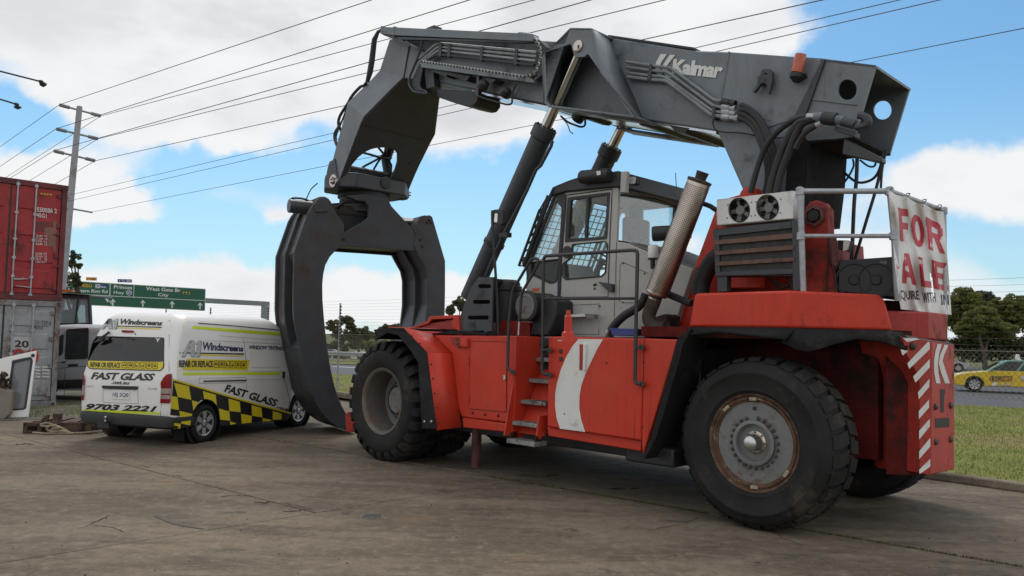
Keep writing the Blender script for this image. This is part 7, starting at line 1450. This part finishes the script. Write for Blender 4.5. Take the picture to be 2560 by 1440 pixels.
pane('windscreen', glass('loader_glass', (.8, .9, .92), .9, mixin=.5, body=(.40, .50, .53)), plane(lf(.05, 0, 0), lf.h), [(144, 745), (219, 746), (222, 808), (144, 808)], ld, fr_); B().prism([LPL(*p) for p in ((138, 730), (225, 737), (225, 742), (138, 738))], lf.h * 1.6).build('roof', paint('loader_roof', (.10, .105, .11), .5), ld, fr_, bevel=.02)  # pale blue body colour in the glass paints its sky reflection
pane('rear_window', GLS, plane(lf(1.5, 0, 0), lf.h), [(144, 745), (216, 746), (219, 808), (144, 808)], ld, fr_); ringplate('rear_frame', BLACK, plane(lf(1.55, 0, 0), lf.h), [(140, 735), (222, 738), (225, 815), (140, 815)], [(148, 748), (212, 750), (214, 806), (150, 808)], lf.h * .05, ld, fr_)
for a, c in (((196, 742), (188, 812)), ((222, 740), (226, 812))): B().tube([LPL(*a), LPL(*c)], .03, 6).build('pillar', BLACK, ld, fr_)
B().prism([plane(lf(.8, 0, 0), lf.h)(*p) for p in rnd([(158, 775), (180, 772), (186, 808), (156, 808)], 5)], lf.h * .3).build('seat', INT, ld, fr_)
B().tube([plane(lf(.4, 0, 0), lf.h)(*p) for p in circ(165, 784, 12, 6, 14)], .02, 5).build('steering_wheel', BLACK, ld, fr_)
B().prism([LPL(*p) for p in ((148, 722), (180, 725), (180, 729), (148, 730))], lf.h * .2).build('beacon_bar', paint('beacon_orange', (.62, .20, .04), .3), ld, fr_); B().tube([LPL(190, 736), LPL(191, 726)], .012, 5).build('antenna', BLACK, ld, fr_)
# ================================================================== POWER POLE, WIRES
PCON = paint('pole_concrete', (.36, .36, .38), .8, var=.12, dirt=(.24, .23, .22), damt=.3, dscale=1)
INS = paint('insulator', (.30, .31, .33), .4, var=.1); CABLE = paint('cable', (.05, .05, .055), .6, var=.1)
base = gnd(134, 931); topp = at(199, 266, 34.6)
pole = thing('power_pole', 'leaning grey concrete power pole with three cross arms beside the red container', 'power pole', base)
B().tube([base - MZ * .3, base + (topp - base) * .5, topp], [.20, .155, .115], 14).build('pole', PCON, pole)
ends = []
for y0, y1, x0, x1 in ((262, 290, 148, 252), (322, 347, 140, 245), (377, 402, 134, 238)):
    a, c = at(x0, y0, 34.0), at(x1, y1, 35.5); ends.append((a, c)); arm_ = B().tube([a + (c - a) * .2, a + (c - a) * .8], .045, 8).build('cross_arm', PCON, pole)
    d = (c - a).normalized()
    for p, s_ in ((a, 1), (c, -1)):
        b = B(); L = (c - a).length * .24; prof = [(.03, 0)]
        for k in range(9): h_ = .03 + L * k / 9; prof += [(.085, h_), (.055, h_ + L * .05)]
        b.lathe(p, d * s_, prof + [(.04, L)], 10); b.build('insulator', INS, pole, arm_)
for (x0, y0, x1, y1) in ((154, 491, 178, 493), (152, 517, 231, 531)):
    a, c = at(x0, y0, 34.2), at(x1, y1, 34.2 + (x1 - x0) * .014); B().tube([a, c], .04, 8).build('cross_arm', PCON, pole)
for k in range(6): p = base + (topp - base) * (.45 + k * .08); B().tube([p, p + Vector((.20, .05, .02))], .006, 4).build('step_pin', INS, pole)
def wire_to(px, z): return PZ(z)(*px)
WL = 'overhead power wires'
def wire(label, a, px, ext=1.6, r=.013, sag=.0, group=WL):
    a = Vector(a); e = wire_to(px, a.z); d = e - a; e2 = a + d * ext; t = thing('overhead_wire', label, 'wire', a, 0, group)
    n = 14; pts = [a + (e2 - a) * (i / n) - MZ * (sag * 4 * (i / n) * (1 - i / n)) for i in range(n + 1)]
    B().tube(pts, r, 5).build('wire', CABLE, t)
wire('highest overhead wire, from the top left insulator to the upper left of the sky', ends[0][0], (922, 2))
wire('overhead wire from the middle left insulator passing over the boom tip', ends[1][0], (1173, 0))
wire('overhead wire from the top right insulator passing behind the boom head', ends[0][1], (1335, 0))
wire('overhead wire from the bottom left insulator passing behind the chain tray', ends[2][0], (1476, 0))
wire('overhead wire from the middle right insulator reaching the lift bracket', ends[1][1], (1661, 0))
wire('overhead wire from the bottom right insulator, lowest thick one, passing over the boom lettering', ends[2][1], (2056, 0))
wire('thin overhead wire crossing low behind the gooseneck, upper of a pair', at(156, 492, 34.2), (2248, 0), r=.008, group='thin overhead wires')
wire('thin overhead wire crossing low behind the gooseneck, lower of a pair', at(158, 506, 34.2), (2349, 0), r=.008, group='thin overhead wires')
wire('thin overhead wire from the lowest side arm to the right of the boom end', at(231, 530, 35.2), (2558, 71), r=.008, group='thin overhead wires')
for k, (a, px, lb) in enumerate(((ends[0][0], (0, 367), 'wire running down left from the top left insulator'), (ends[1][0], (0, 416), 'wire running down left from the middle left insulator'), (ends[2][0], (0, 461), 'wire running down left from the bottom left insulator'), (ends[0][1], (0, 453), 'wire running down left behind the pole from the top right insulator'), (ends[1][1], (44, 470), 'wire running down left behind the pole from the middle right insulator'), (ends[2][1], (107, 478), 'wire running down left behind the pole from the bottom right insulator'))): wire(lb, a, px, 1.5, .012, group='wires left of the power pole')
# floodlights on arms reaching in from the left
for (p0, p1, hd_, lb) in (((0, 178), (106, 205), [(97, 206), (109, 204), (108, 209), (99, 214)], 'upper floodlight on a long arm reaching in from the left edge'), ((0, 248), (45, 262), [(33, 266), (44, 262), (45, 266), (35, 270)], 'lower floodlight on a long arm reaching in from the left edge')):
    tip = at(*p1, 15); dv = (tip - at(*p0, 15)); root_ = tip - dv.normalized() * 4.2; g_ = Vector((root_.x, root_.y, 0)); fl = thing('floodlight', lb, 'floodlight', g_, 0, 'floodlights on arms')
    B().tube([g_, Vector((root_.x, root_.y, root_.z + .2))], .06, 8).build('mast', GREYD, fl); B().tube([root_, tip], .016, 6).build('arm', BLACK, fl)
    B().lathe(tip - dv.normalized() * .03, dv, [(.03, -.03), (.035, .0), (.03, .03)], 8).build('knuckle', BLACK, fl)
    M_ = plane(tip, (0, -1, 0)); B().prism([M_(*p) for p in hd_], (0, .12, 0)).build('lamp_head', BLACK, fl, bevel=.006)
# ================================================================== HIGHWAY SIGN
SGRN = paint('sign_green', (.010, .105, .060), .45, var=.05); SGRY = paint('gantry_grey', (.22, .24, .26), .5, .3, var=.1); SIGW = paint('sign_white', (.72, .74, .73), .4, var=.03); SAMB = paint('sign_amber', (.70, .36, .02), .4); SBLU = paint('sign_blue', (.02, .04, .26), .4); SBLK = paint('sign_dark', (.03, .03, .035), .5)
sA, sB_ = at(199, 704, 76), at(514.5, 722, 82.5); SPL = plane(sA, (sB_ - sA).cross(MZ)); kg = lambda pts: pxs(4.5714, 140, 660, pts)
post = at(666, 790, 85.6); post.z = 0
sg = thing('highway_sign', 'large green highway direction sign on a grey cantilever arm above the van', 'road sign', post)
B().prism([SPL(*p) for p in kg(rnd([(150, 188), (1712, 283), (1704, 538), (150, 462)], 14))], -SPL.n * .12).build('sign_edge', SIGW, sg); pl_ = B().prism([SPL(*p, .02) for p in kg(rnd([(155, 195), (1706, 289), (1698, 531), (155, 455)], 12))], -SPL.n * .03).build('sign_board', SGRN, sg)
SP2 = lambda x, y, o=0.: SPL(x, y, .03 + o)
for q in ([(150, 338), (1704, 416), (1703, 422), (150, 345)], [(614, 215), (624, 216), (620, 366), (610, 365)], [(889, 232), (895, 232), (890, 378), (884, 378)]): decal('divider', SIGW, SP2, kg(q), sg, pl_)
sx_ = lambda t, m, q, b_=.02: text(t, m, SP2, kg(q), sg, pl_, .01, bold=b_)
sx_('M80', SAMB, [(272, 224), (412, 231), (410, 270), (271, 265)], .01); sx_('Western Ring Rd', SIGW, [(165, 279), (590, 296), (588, 346), (165, 330)]); sx_('Princes', SIGW, [(663, 238), (873, 252), (871, 292), (660, 280)]); sx_('Hwy', SIGW, [(660, 306), (778, 312), (776, 358), (658, 350)])
sx_('West Gate Br', SIGW, [(1029, 258), (1426, 282), (1424, 322), (1028, 302)]); sx_('City', SIGW, [(1168, 332), (1288, 338), (1286, 386), (1166, 376)]); sx_('M1', SAMB, [(1452, 312), (1530, 316), (1528, 350), (1450, 345)], .0)
decal('shield', SIGW, SP2, kg([(800, 312), (832, 300), (866, 314), (864, 345), (834, 364), (802, 342)]), sg, pl_, .006); decal('shield', SBLU, SP2, kg([(806, 318), (832, 308), (860, 319), (858, 342), (834, 357), (807, 339)]), sg, pl_, .010); text('83', SIGW, SP2, kg([(814, 320), (852, 322), (851, 345), (814, 343)]), sg, pl_, .016, bold=.01)
decal('panel', SBLU, SP2, kg([(450, 228), (584, 236), (582, 280), (449, 273)]), sg, pl_, .006)
decal('airport_symbol', SIGW, SP2, kg([(452, 230), (504, 233), (503, 277), (451, 274)]), sg, pl_, .010)
for q in ([(458, 236), (464, 234), (498, 270), (492, 272)], [(494, 236), (499, 239), (462, 271), (457, 268)], [(472, 240), (480, 240), (482, 252), (474, 252)]): decal('airport_symbol', SBLU, SP2, kg(q), sg, pl_, .016)
text('Melb.', SIGW, SP2, kg([(512, 250), (580, 254), (579, 276), (511, 272)]), sg, pl_, .012, bold=.01)
for cx, cy in ((992, 450), (1327, 462), (1646, 478), (651, 438)): decal('arrow', SIGW, SP2, kg([(cx - 8, cy + 38), (cx - 8, cy - 14), (cx - 27, cy + 2), (cx - 25, cy - 10), (cx, cy - 40), (cx + 28, cy - 8), (cx + 28, cy + 4), (cx + 8, cy - 14), (cx + 8, cy + 40)]), sg, pl_, .008)
decal('arrow', SIGW, SP2, kg([(645, 478), (650, 462), (592, 412), (598, 438), (588, 440), (558, 394), (606, 390), (606, 398), (588, 400), (640, 445)]), sg, pl_, .009)
for q, m, t, tq, tm in ([(344, 150), (467, 153), (466, 190), (344, 187)], SAMB, '008', [(385, 157), (452, 160), (451, 184), (385, 182)], SBLK), ([(705, 171), (869, 176), (868, 213), (704, 208)], SBLU, 'To 005', [(744, 179), (862, 183), (861, 207), (743, 203)], SIGW):
    e = B().prism([SPL(*p) for p in kg(q)], -SPL.n * .08).build('route_plate', m, sg); text(t, tm, SPL, kg(tq), sg, e, .012, bold=.01)
    x0 = q[0][0] + 18; decal('arrow', tm, SPL, kg([(x0 - 8, q[0][1] + 18), (x0 + 2, q[0][1] + 8), (x0 + 12, q[0][1] + 18), (x0 + 5, q[0][1] + 18), (x0 + 5, q[0][1] + 30), (x0 - 1, q[0][1] + 30), (x0 - 1, q[0][1] + 18)]), sg, e, .012)
SG3 = plane(sA - SPL.n * .25, SPL.n)
B().prism([SG3(*p) for p in kg([(250, 318), (1720, 390), (2442, 430), (2440, 482), (1720, 445), (250, 372)])], -SPL.n * .6).build('gantry_arm', SGRY, sg); c = SG3(666, 760) - SPL.n * .3
B().box(Vector((c.x, c.y, (c.z + .1) / 2)), (sB_ - sA).normalized() * .36, SPL.n * .31, MZ * ((c.z + .1) / 2)).build('gantry_post', SGRY, sg)
# ================================================================== ROAD VEHICLES
def car(label, cat, grp, o, h, L, Wd, Ht, low, green, wheels, mat, roofm=None, name='parked_car', r=.32, glassm=DKGL):
    """low: body outline (s from the front, z); green: glasshouse outline; both as fractions of length and height"""
    fr = Frame(o, h); t = thing(name, label, cat, fr(0, 0, 0), 0, grp); hw = Wd / 2; S = lambda a: -a * L
    lv = lambda pts, hw_: [fr(S(a), hw_, z * Ht) for a, z in pts]
    b = B(); n = len(low); Ls = [lv([(a, z) for a, z in low], w) for w in (-hw * .92, -hw, hw, hw * .92)]
    ctr = (np.mean([a for a, z in low]), np.mean([z for a, z in low]))
    ins = [(ctr[0] + (a - ctr[0]) * .985, ctr[1] + (z - ctr[1]) * .93) for a, z in low]
    rings = [lv(ins, -hw), lv(low, -hw * .93), lv(low, hw * .93), lv(ins, hw)]; vs_ = [p for q in rings for p in q]
    fs = [(i * n + k, i * n + (k + 1) % n, (i + 1) * n + (k + 1) % n, (i + 1) * n + k) for i in range(3) for k in range(n)] + [tuple(range(n)), tuple(range(3 * n, 4 * n))]
    bd = b.add(vs_, fs).build('body', mat, t, sharp=50)
    cuts = [B().cyl(fr(S(w), s_ * hw * .62, r), fr(S(w), s_ * hw * 1.2, r), r * 1.16, n=28) for w in wheels for s_ in (1, -1)]; bpy.context.view_layer.update(); cut(bd, cuts)
    g = B(); n = len(green); top = max(z for a, z in green); bot = min(z for a, z in green)
    def gl_(s_, k=1.): return [fr(S(a), s_ * hw * (.90 - .24 * (z - bot) / (top - bot)) * k, z * Ht) for a, z in green]
    g.loft(gl_(-1), gl_(1)); gh = g.build('roof', roofm or mat, t, bevel=.03)
    c_ = (np.mean([a for a, z in green]), (bot + top) / 2)
    for s_ in (-1, 1):
        for (f0, f1) in ((.0, .47), (.53, 1.)):
            w = []
            a0, a1 = green[0][0], green[-1][0]
            ga = [(a, z) for a, z in green]
            tz = top - .055 * (top - bot) * 2; bz = bot + .10 * (top - bot)
            def xs_at(z, side_): # ends of the outline at height z
                pts = ga + [ga[0]]; X = []
                for (p, q) in zip(pts[:-1], pts[1:]):
                    if (p[1] - z) * (q[1] - z) < 0: X.append(p[0] + (q[0] - p[0]) * (z - p[1]) / (q[1] - p[1]))
                return min(X), max(X)
            for z in (bz, tz):
                l, r_ = xs_at(z, 0); l += .022; r_ -= .022; w.append((l + (r_ - l) * f0, z)); w.append((l + (r_ - l) * f1, z))
            q = [w[0], w[1], w[3], w[2]]; P = [fr(S(a), s_ * (hw * (.90 - .24 * (z - bot) / (top - bot)) + .008), z * Ht) for a, z in q]; B().prism(P, fr.r * (-s_) * .012).build('side_window', glassm, t, gh)
    nn = len(green)
    f_, t_ = green[0], green[1]; P = [fr(S(f_[0] + (t_[0] - f_[0]) * u - .006), v * hw * (.84 - .22 * u), (f_[1] + (t_[1] - f_[1]) * u) * Ht + .006) for u, v in ((.08, -1), (.08, 1), (.9, 1), (.9, -1))]; B().prism(P, fr.h * -.02).build('windscreen', glassm, t, gh)
    for w in wheels:
        for s_ in (-1, 1): road_wheel(fr(S(w), s_ * hw * .97, r), fr.r * s_, r, .2, t, 7)
    for s_ in (-1, 1):
        B().box(fr(S(.012), s_ * hw * .72, Ht * .44), fr.h * .05, fr.r * .2, MZ * .07).build('headlight', LENS, t, bd, bevel=.02); B().box(fr(S(.99), s_ * hw * .74, Ht * .52), fr.h * .04, fr.r * .16, MZ * .08).build('tail_light', TLRED, t, bd, bevel=.02)
        B().box(fr(S(green[0][0] + .05), s_ * (hw + .06), Ht * .68), fr.h * .05, fr.r * .09, MZ * .06).build('door_mirror', roofm or mat, t, bd, bevel=.02)
    return t, fr, bd
SED_L = [(.0, .30), (.005, .42), (.03, .50), (.12, .575), (.26, .635), (.30, .655), (.80, .68), (.96, .66), (.995, .60), (1., .34), (.97, .20), (.03, .17)]
SED_G = [(.26, .635), (.40, .94), (.46, .985), (.62, 1.), (.72, .96), (.86, .68)]
HAT_L = [(.0, .30), (.01, .45), (.06, .55), (.20, .64), (.30, .66), (.97, .66), (1., .55), (1., .28), (.97, .18), (.03, .17)]
HAT_G = [(.22, .645), (.38, .95), (.46, 1.), (.80, .985), (.90, .93), (.985, .66)]
TAXY = paint('taxi_yellow', (.72, .50, .012), .25, var=.03, coat=.6); TAXG = paint('taxi_green', (.10, .26, .20), .3, var=.05, coat=.5)
RD = Vector((-.91, .415, 0)).normalized()
tw_ = gnd(2437, 979); TL_ = 4.95
tt, tf, tb_ = car('yellow taxi with a green roof passing on the road behind the fence', 'taxi', None, Vector((tw_.x, tw_.y, 0)) + RD * (.175 * TL_) + Vector((.415, .91, 0)) * .93, RD, TL_, 1.86, 1.46, SED_L, SED_G, (.175, .745), TAXY, TAXG, 'taxi', .33)
TPL_ = plane(tf(0, -.93, 0), tf.r); kx = lambda pts: pxs(4.235, 2360, 660, pts)
sq = decal('sign_panel', SBLK, TPL_, kx([(489, 1190), (720, 1188), (718, 1240), (490, 1240)]), tt, tb_, .03); text('13CABS', SAMB, TPL_, kx([(496, 1197), (712, 1195), (710, 1234), (497, 1234)]), tt, sq if False else tb_, .036, bold=.03)
decal('sticker', INKW, TPL_, circ(2360 + 532 / 4.235, 660 + 1272 / 4.235, 6.5, 4.2, 12), tt, tb_, .03); decal('sticker', INKS, TPL_, circ(2558, 946, 6, 6, 12), tt, tb_, .03); text('Silver Top', INKS, TPL_, kx([(590, 1268), (712, 1266), (712, 1280), (590, 1282)]), tt, tb_, .03) if False else decal('sticker', INKS, TPL_, kx([(592, 1270), (712, 1268), (712, 1280), (592, 1282)]), tt, tb_, .03)
B().loft([tf(-.52 * TL_, -.14, 1.45), tf(-.56 * TL_, -.14, 1.45), tf(-.56 * TL_, .14, 1.45), tf(-.52 * TL_, .14, 1.45)], [tf(-.525 * TL_, -.08, 1.72), tf(-.55 * TL_, -.08, 1.72), tf(-.55 * TL_, .08, 1.72), tf(-.525 * TL_, .08, 1.72)]).build('roof_sign', ACW, tt, bevel=.03)
sw_ = gnd(2396, 930); rd2 = Vector((.93, -.36, 0)).normalized()
car('silver sedan on the far lane above the taxi bonnet', 'car', None, Vector((sw_.x, sw_.y, 0)) + rd2 * (.175 * 4.7) + Vector((.36, .93, 0)) * .9, rd2, 4.7, 1.82, 1.44, SED_L, SED_G, (.175, .745), paint('car_silver', (.42, .41, .38), .3, .5, var=.04, coat=.4), None, 'car', .33)
for (x, y, dp, L_, Ht, lo_, gr_, mt, lb, cat, nm) in ((893, 894, 138, 3.55, 1.5, HAT_L, HAT_G, paint('car_white', (.74, .74, .72), .3, var=.03, coat=.4), 'small white hatchback parked beyond the guard rail', 'car', 'parked_car'), (831, 894, 122, 4.5, 1.62, [(.0, .30), (.01, .50), (.05, .58), (.28, .66), (.99, .68), (1., .3), (.97, .2), (.03, .2)], HAT_G, paint('car_dark', (.045, .055, .07), .3, .3, var=.05, coat=.4), 'dark four wheel drive parked beyond the guard rail', 'car', 'parked_car')):
    o_ = at(x, y, dp); o_.z = GZ(o_.x, o_.y); hh_ = Vector((-.97, .2, 0)) if 'white' in lb else Vector((.95, -.3, 0)); car(lb, cat, 'cars parked beyond the guard rail', o_ + hh_ * L_ / 2, hh_.normalized(), L_, 1.7, Ht, lo_, gr_, (.18, .80), mt, None, nm, .30)
